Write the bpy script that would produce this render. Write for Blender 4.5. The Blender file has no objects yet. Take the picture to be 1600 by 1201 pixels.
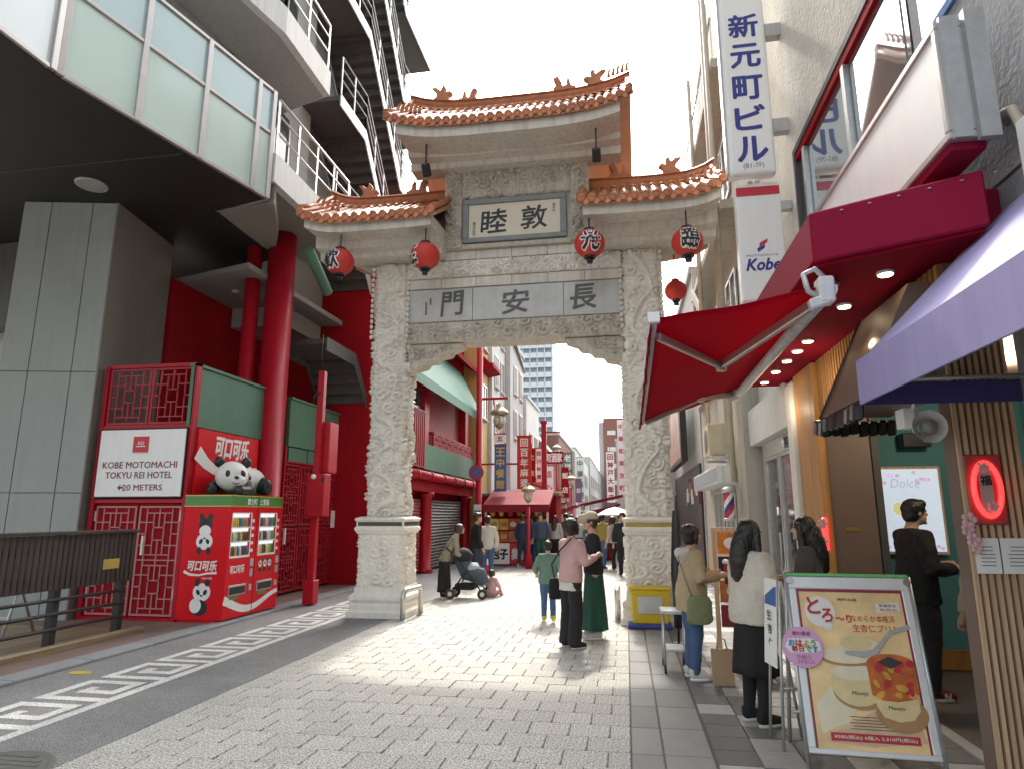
import bpy, bmesh, math, random
import numpy as np
from mathutils import Vector, Matrix, Euler, noise as mnoise
PI = math.pi
R = math.radians
random.seed(7)
rng = np.random.default_rng(11)
sc = bpy.context.scene
COL = sc.collection

# ---------------------------------------------------------------- camera
cam_d = bpy.data.cameras.new('camera')
cam = bpy.data.objects.new('camera', cam_d)
COL.objects.link(cam)
cam.location = (0, 0, 1.65)
PITCH, YAW = R(11.256), R(9.712)
cam.rotation_euler = (PI/2 + PITCH, 0, YAW)
cam_d.sensor_width = 36.0
cam_d.lens = 36.0 * 1020 / 1600
cam_d.clip_start = 0.05
cam_d.clip_end = 3000
sc.camera = cam

# ---------------------------------------------------------------- sky, sun, exposure
SUN_EL, SUN_AZ = R(45.0), R(-4.5)          # azimuth from +Y (the street) towards +X
world = bpy.data.worlds.new('World')
sc.world = world
world.use_nodes = True
wn = world.node_tree.nodes
wl = world.node_tree.links
sky = wn.new('ShaderNodeTexSky')
sky.sky_type = 'NISHITA'
sky.sun_disc = False
sky.sun_elevation = SUN_EL
sky.sun_rotation = SUN_AZ
sky.air_density = 1.6
sky.dust_density = 6.0
sky.ozone_density = 0.6
hsv = wn.new('ShaderNodeHueSaturation')
hsv.inputs['Saturation'].default_value = 0.35
wl.new(sky.outputs['Color'], hsv.inputs['Color'])
bgn = wn['Background']
wl.new(hsv.outputs['Color'], bgn.inputs['Color'])
bgn.inputs['Strength'].default_value = 0.15
sun_d = bpy.data.lights.new('sun', 'SUN')
sun_d.energy = 0.95
sun_d.angle = R(2.5)
sun_d.color = (1.0, 0.93, 0.80)
sun = bpy.data.objects.new('sun', sun_d)
COL.objects.link(sun)
sdir = Vector((math.sin(SUN_AZ)*math.cos(SUN_EL), math.cos(SUN_AZ)*math.cos(SUN_EL), math.sin(SUN_EL)))
sun.rotation_euler = sdir.to_track_quat('Z', 'Y').to_euler()
sun.location = (0, 30, 40)
sc.view_settings.view_transform = 'Standard'
sc.view_settings.look = 'None'
sc.view_settings.exposure = 1.82
sc.view_settings.gamma = 1.0
sc.view_settings.use_curve_mapping = False
sc.cycles.max_bounces = 6
sc.cycles.diffuse_bounces = 4
sc.cycles.glossy_bounces = 3
sc.cycles.transmission_bounces = 4
sc.cycles.transparent_max_bounces = 6
sc.cycles.use_denoising = True

# ---------------------------------------------------------------- materials
def mat(name, col, rough=0.6, var=0.12, scale=6.0, bump=0.0, bscale=60.0, metal=0.0, spec=0.5,
        emit=None, estr=1.0, streak=0.0, fine=0.0, fscale=180.0, alpha=1.0, trans=0.0, coat=0.0, ident=0.0):
    m = bpy.data.materials.new(name)
    m.use_nodes = True
    nt = m.node_tree
    N, L = nt.nodes, nt.links
    b = N['Principled BSDF']
    b.inputs['Roughness'].default_value = rough
    b.inputs['Metallic'].default_value = metal
    b.inputs['Specular IOR Level'].default_value = spec
    b.inputs['Transmission Weight'].default_value = trans
    b.inputs['Coat Weight'].default_value = coat
    b.inputs['Alpha'].default_value = alpha
    tc = N.new('ShaderNodeTexCoord')
    col = tuple(col)
    c3 = lambda k: tuple(min(1, max(0, c*k)) for c in col) + (1,)
    last = None
    nz = N.new('ShaderNodeTexNoise')
    nz.inputs['Scale'].default_value = scale
    nz.inputs['Detail'].default_value = 6
    nz.inputs['Roughness'].default_value = 0.65
    L.new(tc.outputs['Object'], nz.inputs['Vector'])
    rmp = N.new('ShaderNodeValToRGB')
    rmp.color_ramp.elements[0].position = 0.3
    rmp.color_ramp.elements[1].position = 0.7
    rmp.color_ramp.elements[0].color = c3(1-var)
    rmp.color_ramp.elements[1].color = c3(1+var)
    L.new(nz.outputs['Fac'], rmp.inputs['Fac'])
    last = rmp.outputs['Color']
    def mult(fac_socket, lo, hi, a, bb):
        nonlocal last
        mr = N.new('ShaderNodeMapRange')
        mr.inputs['From Min'].default_value = lo
        mr.inputs['From Max'].default_value = hi
        mr.inputs['To Min'].default_value = a
        mr.inputs['To Max'].default_value = bb
        L.new(fac_socket, mr.inputs['Value'])
        mx = N.new('ShaderNodeMix')
        mx.data_type = 'RGBA'
        mx.blend_type = 'MULTIPLY'
        mx.inputs[0].default_value = 1.0
        L.new(last, mx.inputs[6])
        L.new(mr.outputs['Result'], mx.inputs[7])
        last = mx.outputs[2]
    if streak > 0:
        mp = N.new('ShaderNodeMapping')
        mp.inputs['Scale'].default_value = (9, 9, 0.5)
        L.new(tc.outputs['Object'], mp.inputs['Vector'])
        n2 = N.new('ShaderNodeTexNoise')
        n2.inputs['Scale'].default_value = 1.3
        n2.inputs['Detail'].default_value = 5
        L.new(mp.outputs['Vector'], n2.inputs['Vector'])
        mult(n2.outputs['Fac'], 0.45, 0.7, 1.0, 1.0-streak)
    if fine > 0:
        n3 = N.new('ShaderNodeTexNoise')
        n3.inputs['Scale'].default_value = fscale
        n3.inputs['Detail'].default_value = 2
        L.new(tc.outputs['Object'], n3.inputs['Vector'])
        mult(n3.outputs['Fac'], 0.35, 0.65, 1.0-fine, 1.0+fine)
    if ident > 0:
        oi = N.new('ShaderNodeObjectInfo')
        mult(oi.outputs['Random'], 0.0, 1.0, 1.0-ident, 1.0+ident)
    L.new(last, b.inputs['Base Color'])
    if rough < 0.95 and metal < 0.5:
        mr = N.new('ShaderNodeMapRange')
        mr.inputs['To Min'].default_value = max(0.02, rough-0.12)
        mr.inputs['To Max'].default_value = min(1, rough+0.12)
        L.new(nz.outputs['Fac'], mr.inputs['Value'])
        L.new(mr.outputs['Result'], b.inputs['Roughness'])
    if bump > 0:
        n4 = N.new('ShaderNodeTexNoise')
        n4.inputs['Scale'].default_value = bscale
        n4.inputs['Detail'].default_value = 4
        L.new(tc.outputs['Object'], n4.inputs['Vector'])
        bp = N.new('ShaderNodeBump')
        bp.inputs['Strength'].default_value = bump
        bp.inputs['Distance'].default_value = 0.02
        L.new(n4.outputs['Fac'], bp.inputs['Height'])
        L.new(bp.outputs['Normal'], b.inputs['Normal'])
    if emit is not None:
        b.inputs['Emission Color'].default_value = tuple(emit) + (1,)
        b.inputs['Emission Strength'].default_value = estr
    return m

def wood_mat(name, col, dark=0.6, axis='Z', scale=1.0, rough=0.55):
    m = mat(name, col, rough, 0.05, 3.0, bump=0.05, bscale=40)
    N, L = m.node_tree.nodes, m.node_tree.links
    b = N['Principled BSDF']
    src = b.inputs['Base Color'].links[0].from_socket
    tc = N.new('ShaderNodeTexCoord')
    mp = N.new('ShaderNodeMapping')
    s = [22, 22, 22]
    s['XYZ'.index(axis)] = 1.2
    mp.inputs['Scale'].default_value = [v*scale for v in s]
    L.new(tc.outputs['Object'], mp.inputs['Vector'])
    n = N.new('ShaderNodeTexNoise')
    n.inputs['Scale'].default_value = 1.0
    n.inputs['Detail'].default_value = 5
    n.inputs['Distortion'].default_value = 0.6
    L.new(mp.outputs['Vector'], n.inputs['Vector'])
    mr = N.new('ShaderNodeMapRange')
    mr.inputs['From Min'].default_value = 0.35
    mr.inputs['From Max'].default_value = 0.65
    mr.inputs['To Min'].default_value = dark
    mr.inputs['To Max'].default_value = 1.1
    L.new(n.outputs['Fac'], mr.inputs['Value'])
    oi = N.new('ShaderNodeObjectInfo')
    mr2 = N.new('ShaderNodeMapRange')
    mr2.inputs['To Min'].default_value = 0.85
    mr2.inputs['To Max'].default_value = 1.12
    L.new(oi.outputs['Random'], mr2.inputs['Value'])
    mm = N.new('ShaderNodeMath')
    mm.operation = 'MULTIPLY'
    L.new(mr.outputs['Result'], mm.inputs[0])
    L.new(mr2.outputs['Result'], mm.inputs[1])
    mx = N.new('ShaderNodeMix')
    mx.data_type = 'RGBA'
    mx.blend_type = 'MULTIPLY'
    mx.inputs[0].default_value = 1.0
    L.new(src, mx.inputs[6])
    L.new(mm.outputs[0], mx.inputs[7])
    L.new(mx.outputs[2], b.inputs['Base Color'])
    return m

# ---------------------------------------------------------------- mesh builder
class MB:
    def __init__(self):
        self.v, self.f, self.mi, self.sm = [], [], [], []
    def add(self, vs, fs, mi=0, smooth=False):
        o = len(self.v)
        self.v += [tuple(p) for p in vs]
        self.f += [tuple(i+o for i in q) for q in fs]
        self.mi += [mi]*len(fs)
        self.sm += [smooth]*len(fs)
        return self
    def box(self, x0, y0, z0, x1, y1, z1, mi=0, c=0.0):
        if x0 > x1: x0, x1 = x1, x0
        if y0 > y1: y0, y1 = y1, y0
        if z0 > z1: z0, z1 = z1, z0
        vs = [(x0,y0,z0),(x1,y0,z0),(x1,y1,z0),(x0,y1,z0),(x0,y0,z1),(x1,y0,z1),(x1,y1,z1),(x0,y1,z1)]
        if c > 0:   # chamfered top edges
            vs = vs[:4] + [(x0,y0,z1-c),(x1,y0,z1-c),(x1,y1,z1-c),(x0,y1,z1-c),
                           (x0+c,y0+c,z1),(x1-c,y0+c,z1),(x1-c,y1-c,z1),(x0+c,y1-c,z1)]
            fs = [(3,2,1,0)]
            for k in (0, 4):
                fs += [(k+i, k+(i+1)%4, k+4+(i+1)%4, k+4+i) for i in range(4)]
            fs += [(8,9,10,11)]
            return self.add(vs, fs, mi)
        return self.add(vs, [(3,2,1,0),(4,5,6,7),(0,1,5,4),(1,2,6,5),(2,3,7,6),(3,0,4,7)], mi)
    def obox(self, c, ax, ay, az, mi=0):
        c, ax, ay, az = Vector(c), Vector(ax), Vector(ay), Vector(az)
        vs = [c+sx*ax+sy*ay+sz*az for sz in (-1, 1) for sx, sy in ((-1,-1),(1,-1),(1,1),(-1,1))]
        fs = [(3,2,1,0),(4,5,6,7),(0,1,5,4),(1,2,6,5),(2,3,7,6),(3,0,4,7)]
        if ax.cross(ay).dot(az) < 0: fs = [q[::-1] for q in fs]
        return self.add(vs, fs, mi)
    def bar(self, a, b, w, h, mi=0, up=(0,0,1)):
        a, b = Vector(a), Vector(b)
        d = b-a
        l = d.length
        d.normalize()
        u = Vector(up)
        if abs(d.dot(u)) > 0.97: u = Vector((0,1,0))
        s = d.cross(u).normalized()
        u = s.cross(d)
        return self.obox((a+b)/2, d*l/2, s*w/2, u*h/2, mi)
    def quad(self, a, b, c, d, mi=0):
        return self.add([a,b,c,d], [(0,1,2,3)], mi)
    def poly(self, pts, mi=0):
        return self.add(pts, [tuple(range(len(pts)))], mi)
    def slab(self, pts, z0, z1, mi=0):      # ccw xy polygon
        n = len(pts)
        vs = [(p[0],p[1],z0) for p in pts] + [(p[0],p[1],z1) for p in pts]
        fs = [tuple(range(n-1,-1,-1)), tuple(range(n,2*n))] + [(i,(i+1)%n,n+(i+1)%n,n+i) for i in range(n)]
        return self.add(vs, fs, mi)
    def prism(self, pts, d, mi=0):          # 3d polygon extruded by d
        n = len(pts)
        d = Vector(d)
        vs = [Vector(p) for p in pts]
        nn = Vector((0,0,0))
        for i in range(n): nn += vs[i].cross(vs[(i+1)%n])
        if nn.dot(d) > 0: vs = vs[::-1]
        vs = vs + [p+d for p in vs]
        fs = [tuple(range(n)), tuple(range(2*n-1,n-1,-1))] + [((i+1)%n,i,n+i,n+(i+1)%n) for i in range(n)]
        return self.add(vs, fs, mi)
    def loft(self, rings, mi=0, caps=True, smooth=True, closed=True):
        n = len(rings[0])
        vs = [p for r in rings for p in r]
        fs = []
        for k in range(len(rings)-1):
            for i in range(n if closed else n-1):
                j = (i+1) % n
                fs.append((k*n+i, k*n+j, (k+1)*n+j, (k+1)*n+i))
        self.add(vs, fs, mi, smooth)
        if caps and closed:
            m = len(rings)-1
            self.add([], [])
            o = len(self.v)-len(vs)
            self.f += [tuple(o+i for i in range(n-1,-1,-1)), tuple(o+m*n+i for i in range(n))]
            self.mi += [mi, mi]
            self.sm += [False, False]
        return self
    def tube(self, pts, r, n=8, mi=0, caps=True, smooth=True, up=None, sx=1.0):
        pts = [Vector(p) for p in pts]
        rr = r if isinstance(r, (list, tuple)) else [r]*len(pts)
        rings = []
        u = None
        for i, p in enumerate(pts):
            d = (pts[min(i+1, len(pts)-1)]-pts[max(i-1, 0)])
            if d.length < 1e-9: d = Vector((0,0,1))
            d.normalize()
            if u is None:
                u = Vector(up) if up else (Vector((0,0,1)) if abs(d.z) < 0.9 else Vector((0,1,0)))
            s = d.cross(u)
            if s.length < 1e-6: s = d.cross(Vector((1,0,0)))
            s.normalize()
            u = s.cross(d).normalized()
            rings.append([p + (s*math.cos(2*PI*k/n)*sx + u*math.sin(2*PI*k/n))*rr[i] for k in range(n)][::-1])
        return self.loft(rings, mi, caps, smooth)
    def cyl(self, a, b, r, n=16, mi=0, r2=None):
        return self.tube([a, b], [r, r if r2 is None else r2], n, mi)
    def lathe(self, prof, c=(0,0,0), n=20, mi=0, sq=None, smooth=True):
        rings = []
        for r, z in prof:
            ring = []
            for k in range(n):
                a = 2*PI*k/n
                ring.append((c[0]+r*math.cos(a), c[1]+r*math.sin(a), c[2]+z))
            rings.append(ring)
        return self.loft(rings, mi, True, smooth)
    def sphere(self, c, r, n=12, m=8, mi=0):
        rx, ry, rz = (r, r, r) if not isinstance(r, (tuple, list)) else r
        prof = []
        rings = []
        for i in range(m+1):
            t = PI*(i+0.02)/(m+0.04)-PI/2
            rings.append([(c[0]+rx*math.cos(t)*math.cos(2*PI*k/n), c[1]+ry*math.cos(t)*math.sin(2*PI*k/n), c[2]+rz*math.sin(t)) for k in range(n)])
        return self.loft(rings, mi, True, True)
    def disc(self, c, ax, ay, n=24, mi=0, rx=1.0, ry=1.0, a0=0.0):
        c, ax, ay = Vector(c), Vector(ax), Vector(ay)
        return self.poly([c+ax*rx*math.cos(a0+2*PI*k/n)+ay*ry*math.sin(a0+2*PI*k/n) for k in range(n)], mi)
    def shape(self, frame, pts, mi=0, off=0.0):
        """2d polygon on a frame (origin, x axis, y axis); off along the frame normal"""
        o, ax, ay = frame
        nn = ax.cross(ay).normalized()
        return self.poly([o+ax*p[0]+ay*p[1]+nn*off for p in pts], mi)
    def ell(self, frame, cx, cy, rx, ry, mi=0, off=0.0, n=24, rot=0.0):
        c, s = math.cos(rot), math.sin(rot)
        pts = []
        for k in range(n):
            a = 2*PI*k/n
            x, y = rx*math.cos(a), ry*math.sin(a)
            pts.append((cx+x*c-y*s, cy+x*s+y*c))
        return self.shape(frame, pts, mi, off)
    def rect(self, frame, x0, y0, x1, y1, mi=0, off=0.0):
        return self.shape(frame, [(x0,y0),(x1,y0),(x1,y1),(x0,y1)], mi, off)
    def band(self, frame, pts, ws, mi=0, off=0.0):
        """ribbon along 2d points with half widths ws"""
        o, ax, ay = frame
        nn = ax.cross(ay).normalized()
        L, Rr = [], []
        for i, p in enumerate(pts):
            a, b = pts[max(0,i-1)], pts[min(len(pts)-1,i+1)]
            dx, dy = b[0]-a[0], b[1]-a[1]
            l = math.hypot(dx, dy) or 1
            nx, ny = -dy/l, dx/l
            w = ws[i] if isinstance(ws, (list, tuple)) else ws
            L.append(o+ax*(p[0]+nx*w)+ay*(p[1]+ny*w)+nn*off)
            Rr.append(o+ax*(p[0]-nx*w)+ay*(p[1]-ny*w)+nn*off)
        k = len(pts)
        return self.add(L+Rr, [(i, k+i, k+i+1, i+1) for i in range(k-1)], mi)
    def mesh(self, name, mats):
        me = bpy.data.meshes.new(name)
        me.from_pydata(self.v, [], self.f)
        for m in (mats if isinstance(mats, (list, tuple)) else [mats]): me.materials.append(m)
        if len(self.f):
            me.polygons.foreach_set('material_index', self.mi)
            me.polygons.foreach_set('use_smooth', self.sm)
        me.update()
        return me
    def build(self, name, mats, parent=None, bevel=0.0, **kw):
        return link(name, self.mesh(name, mats), parent, bevel, **kw)

def wmat(o):
    m = o.matrix_basis.copy()
    if o.parent: m = wmat(o.parent) @ o.matrix_parent_inverse @ m
    return m
def link(name, me, parent=None, bevel=0.0, seg=1, local=False):
    o = bpy.data.objects.new(name, me)
    COL.objects.link(o)
    if parent is not None:
        o.parent = parent
        if not local: o.matrix_parent_inverse = wmat(parent).inverted()
    if bevel > 0:
        b = o.modifiers.new('bevel', 'BEVEL')
        b.width = bevel
        b.segments = seg
        b.limit_method = 'ANGLE'
        b.angle_limit = R(40)
    return o
def tag(o, label=None, cat=None, group=None, kind=None):
    if label: o['label'] = label
    if cat: o['category'] = cat
    if group: o['group'] = group
    if kind: o['kind'] = kind
    return o
def thing(name, label, cat, loc=(0,0,0), group=None, rz=0.0):
    o = bpy.data.objects.new(name, None)
    COL.objects.link(o)
    o.location = loc
    o.rotation_euler = (0, 0, rz)
    o.empty_display_size = 0.2
    return tag(o, label, cat, group)
def copy_tree(o, parent=None):
    c = o.copy()
    COL.objects.link(c)
    if parent is not None:
        c.parent = parent
        c.matrix_parent_inverse = o.matrix_parent_inverse.copy()
    for ch in list(o.children): copy_tree(ch, c)
    return c
def frame(o, ax, ay): return (Vector(o), Vector(ax).normalized(), Vector(ay).normalized())
def FY(x, y, z): return frame((x,y,z), (1,0,0), (0,0,1))          # faces -Y (the camera)
def FXp(x, y, z): return frame((x,y,z), (0,1,0), (0,0,1))         # faces +X
def FXm(x, y, z): return frame((x,y,z), (0,-1,0), (0,0,1))        # faces -X

# ---------------------------------------------------------------- lettering
_glyph = {}
_text_scene = bpy.data.scenes.new('lettering_workshop')     # removed at the end of the script
def glyphs(s, bold=0.0, res=2):
    k = (s, bold, res)
    if k not in _glyph:
        c = bpy.data.curves.new('lettering', 'FONT')
        c.body = s
        c.size = 1.0
        c.resolution_u = res
        c.offset = bold
        o = bpy.data.objects.new('lettering', c)
        _text_scene.collection.objects.link(o)
        _text_scene.view_layers[0].update()
        dg = _text_scene.view_layers[0].depsgraph
        me = bpy.data.meshes.new_from_object(o.evaluated_get(dg))
        vs = [(v.co.x, v.co.y) for v in me.vertices]
        fs = [tuple(p.vertices) for p in me.polygons]
        bpy.data.objects.remove(o)
        bpy.data.curves.remove(c)
        bpy.data.meshes.remove(me)
        xs = [v[0] for v in vs]; ys = [v[1] for v in vs]
        _glyph[k] = (vs, fs, (min(xs), min(ys), max(xs), max(ys)) if vs else (0,0,1,1))
    return _glyph[k]
def put_text(mb, fr, s, cx, cy, h, mi=0, off=0.004, bold=0.0, w=None, shear=0.0, warp=None, res=2):
    """string centred at (cx,cy) on the frame with cap height h (and width w if given); bold thickens by shifted copies"""
    vs, fs, (x0,y0,x1,y1) = glyphs(s, 0.0, res)
    o, ax, ay = fr
    nn = ax.cross(ay).normalized()
    sy = h/max(1e-6, y1-y0)
    sx = sy if w is None else w/max(1e-6, x1-x0)
    shifts = [(0.0,0.0)] if bold <= 0 else [(0.0,0.0)]+[(bold*sy*math.cos(2*PI*k/6), bold*sy*math.sin(2*PI*k/6)) for k in range(6)]
    for k, (du, dv) in enumerate(shifts):
        out = []
        for (x, y) in vs:
            u = (x-(x0+x1)/2)*sx
            v = (y-(y0+y1)/2)*sy
            u += shear*v
            if warp: u, v = warp(u, v)
            out.append(o+ax*(cx+u+du)+ay*(cy+v+dv)+nn*(off+0.00025*k))
        mb.add(out, fs, mi)
def put_vert(mb, fr, s, cx, ytop, step, h, mi=0, off=0.004, bold=0.0, w=None):
    for i, ch in enumerate(s):
        if ch != ' ': put_text(mb, fr, ch, cx, ytop-step*(i+0.5), h, mi, off, bold, w)
def brush(a=0.01, f=14.0, seed=0.0):
    def wf(u, v):
        d = mnoise.noise_vector(Vector((u*f+seed, v*f, seed)))
        return u+d.x*a+0.06*v, v+d.y*a+0.05*u
    return wf
# ================================================================ material library
M = {}
M['asphalt'] = mat('asphalt', (0.215,0.217,0.215), 0.85, 0.18, 1.2, bump=0.35, bscale=160, fine=0.50, fscale=90)
M['paint'] = mat('road_paint', (0.60,0.60,0.575), 0.8, 0.16, 4, bump=0.12, fine=0.32, fscale=60)
M['paver'] = mat('paver', (0.44,0.43,0.395), 0.85, 0.08, 2.2, bump=0.30, bscale=130, fine=0.60, fscale=70, ident=0.06)
M['bed'] = mat('joint_sand', (0.13,0.125,0.11), 0.95, 0.2, 20)
M['kerb'] = mat('granite_kerb', (0.24,0.25,0.26), 0.75, 0.1, 3, bump=0.2, bscale=120, fine=0.25, ident=0.08)
M['redpave'] = mat('red_pavement', (0.20,0.135,0.11), 0.85, 0.15, 3, bump=0.2, bscale=120, fine=0.2)
M['tile_light'] = mat('light_floor_tile', (0.36,0.36,0.345), 0.7, 0.08, 3, bump=0.15, bscale=120, fine=0.2, ident=0.1)
M['tile_dark'] = mat('dark_floor_tile', (0.13,0.13,0.13), 0.7, 0.1, 3, bump=0.15, bscale=120, fine=0.25, ident=0.12)
M['gutter'] = mat('gutter_stone', (0.235,0.235,0.225), 0.75, 0.1, 3, bump=0.2, bscale=120, fine=0.22, ident=0.1)
M['iron'] = mat('cast_iron', (0.16,0.165,0.15), 0.6, 0.2, 12, bump=0.3, bscale=200, metal=0.3)
M['ground'] = mat('city_ground', (0.22,0.21,0.20), 0.9, 0.15, 0.2, fine=0.15, fscale=20)
M['grey_panel'] = mat('grey_panel', (0.33,0.36,0.345), 0.5, 0.06, 1.2, fine=0.05, streak=0.06)
M['grey_wall'] = mat('grey_wall', (0.34,0.345,0.325), 0.8, 0.06, 1.5, streak=0.10)
M['white_slab'] = mat('white_slab', (0.62,0.625,0.60), 0.7, 0.05, 1.5, streak=0.14)
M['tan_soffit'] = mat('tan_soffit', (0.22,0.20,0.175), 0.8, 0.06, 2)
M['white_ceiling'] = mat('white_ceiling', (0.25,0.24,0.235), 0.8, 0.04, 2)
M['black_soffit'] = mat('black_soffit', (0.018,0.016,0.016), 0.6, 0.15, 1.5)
M['alu'] = mat('aluminium', (0.48,0.45,0.43), 0.35, 0.05, 8, metal=0.6)
M['steel'] = mat('steel_rail', (0.55,0.53,0.50), 0.3, 0.06, 8, metal=0.8)
M['galv'] = mat('galvanised', (0.52,0.54,0.54), 0.4, 0.1, 12, metal=0.6)
M['white_steel'] = mat('white_steel', (0.62,0.64,0.64), 0.45, 0.08, 5, streak=0.2)
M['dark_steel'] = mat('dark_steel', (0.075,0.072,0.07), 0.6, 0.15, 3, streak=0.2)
M['glass_frost'] = mat('frosted_glass', (0.56,0.70,0.64), 0.18, 0.04, 0.7, spec=0.6, coat=0.3)
M['glass_teal'] = mat('teal_glass', (0.36,0.50,0.48), 0.06, 0.05, 0.7, spec=0.9, coat=0.6)
M['glass_pale'] = mat('pale_glass', (0.66,0.72,0.71), 0.06, 0.03, 0.7, spec=0.8, coat=0.4)
M['glass_dark'] = mat('window_glass', (0.06,0.075,0.08), 0.03, 0.1, 1.0, spec=0.9, coat=0.5)
M['red_wall'] = mat('red_wall', (0.30,0.006,0.012), 0.7, 0.1, 1.3, streak=0.1, spec=0.12)
M['red_gloss'] = mat('red_lacquer', (0.40,0.008,0.02), 0.38, 0.08, 3, spec=0.3)
M['red_lattice'] = mat('red_lattice', (0.34,0.012,0.025), 0.5, 0.1, 5)
M['pink_lattice'] = mat('worn_lattice', (0.46,0.20,0.20), 0.5, 0.12, 5)
M['green_band'] = mat('green_band', (0.085,0.20,0.13), 0.6, 0.14, 1.3, streak=0.12)
M['signwhite'] = mat('sign_white', (0.84,0.845,0.83), 0.4, 0.02, 2, streak=0.03)
M['maroon_ink'] = mat('maroon_ink', (0.22,0.03,0.05), 0.5, 0.05, 4)
M['red_ink'] = mat('red_ink', (0.55,0.03,0.05), 0.5, 0.05, 4)
M['white_ink'] = mat('white_ink', (0.80,0.80,0.78), 0.5, 0.03, 4)
M['black_ink'] = mat('black_ink', (0.02,0.02,0.022), 0.5, 0.1, 4)
M['blue_ink'] = mat('blue_ink', (0.03,0.04,0.24), 0.45, 0.08, 4)
M['grey_ink'] = mat('grey_ink', (0.25,0.25,0.25), 0.5, 0.05, 4)
M['dark_wood'] = wood_mat('dark_wood', (0.06,0.045,0.04), 0.6)
M['deck_wood'] = wood_mat('deck_wood', (0.30,0.22,0.13), 0.6, 'Y')
M['black_post'] = mat('black_post', (0.03,0.03,0.03), 0.5, 0.15, 5)
M['coke_red'] = mat('machine_red', (0.66,0.008,0.016), 0.4, 0.03, 2, spec=0.2)
M['mach_green'] = mat('machine_green', (0.08,0.24,0.06), 0.35, 0.05, 2)
M['gold'] = mat('gold_trim', (0.62,0.45,0.12), 0.4, 0.08, 5, metal=0.3)
M['black'] = mat('black_plastic', (0.015,0.015,0.016), 0.4, 0.1, 5)
M['white'] = mat('white_plastic', (0.78,0.78,0.76), 0.4, 0.03, 4)
M['clear'] = mat('clear_glass', (0.9,0.95,0.95), 0.02, 0.0, 1, spec=0.6, trans=1.0)

# ================================================================ ground
b = MB()
b.quad((-1500,-600,-0.08),(1500,-600,-0.08),(1500,2500,-0.08),(-1500,2500,-0.08))
tag(b.build('ground', M['ground']), kind='structure')
b = MB()
b.box(-6.05,-6,-0.07,-3.815,120,-0.002)
road = tag(b.build('asphalt_road', M['asphalt']), kind='structure')
b = MB()
b.box(-14,-6,-0.07,-6.34,60,0.02)
tag(b.build('red_pavement', M['redpave']), kind='structure')
# kerb stones along the left road edge
kb = MB(); kb.box(-6.345,0.006,-0.07,-6.045,0.994,0.035,c=0.012)
kme = kb.mesh('kerb_stone', M['kerb'])
kr = MB(); kr.box(-6.335,-6,-0.075,-6.055,120,0.01)
kerb = tag(kr.build('kerb', M['bed']), kind='structure')
for i in range(26):
    o = link('kerb_stone', kme, kerb); o.location = (0, 3+i, 0)
kr2 = MB()
for i in range(90): kr2.box(-6.345,29.006+i,-0.07,-6.045,29.994+i,0.035)
tag(kr2.build('kerb_stone_run', M['kerb'], kerb), kind='stuff')

# pavers in running bond
bd = MB(); bd.box(-3.815,-6,-0.075,0.62,120,-0.012)
paving = tag(bd.build('paving', M['bed']), kind='structure')
PW = 0.316; PL = 0.30
variants = []
for k in range(6):
    q = MB()
    t = [random.uniform(-0.002,0.002) for _ in range(4)]
    q.box(0.0045,0.0015,-0.05,PW-0.0045,PL-0.0015,0,c=0.004)
    for j in range(8,12): q.v[j] = (q.v[j][0], q.v[j][1], q.v[j][2]+t[j-8])
    variants.append(q.mesh('paver', M['paver']))
half = []
for k in range(1):
    q = MB(); q.box(0.004,0.0025,-0.05,PW/2-0.004,PL-0.0025,0,c=0.005); half.append(q.mesh('paver', M['paver']))
far_pavers = MB()
cnt = 0
rows = int((60-2.7)/PL)
for r in range(rows):
    y = 2.7+r*PL
    offs = PW/2 if r % 2 else 0.0
    xs = [-3.81+offs+c*PW for c in range(12)]
    if offs: xs_h = [(-3.81, True)]
    else: xs_h = []
    cells = xs_h + [(x, False) for x in xs if x+PW <= -0.005]
    if offs: cells.append((-3.81+offs+11*PW, True))
    for x, h in cells:
        inview = x > -3.9 and y > 3.6 and cnt < 300
        dz = random.uniform(-0.0015,0.0015)
        if inview:
            o = link('paver', half[0] if h else random.choice(variants), paving)
            o.location = (x, y, dz)
            cnt += 1
        else:
            far_pavers.box(x+0.004,y+0.0025,-0.05,x+(PW/2 if h else PW)-0.004,y+PL-0.0025,dz)
far_pavers.box(-3.81,60,-0.05,-0.005,120,0)
tag(far_pavers.build('paver_field', M['paver'], paving), kind='stuff')
# gutter stones
gm = []
for (x0,x1) in ((-0.012,0.205),(0.217,0.545)):
    q = MB(); q.box(x0,0.004,-0.05,x1,0.596,0.0,c=0.006); gm.append(q.mesh('gutter_stone', M['gutter']))
for i in range(34):
    for k in range(2):
        o = link('gutter_stone', gm[k], paving); o.location = (0, 2.7+i*0.6, -0.004 if k == 0 else 0.0)
q = MB(); q.box(-0.012,23.1,-0.05,0.545,120,-0.002); tag(q.build('gutter_run', M['gutter'], paving), kind='stuff')
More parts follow.
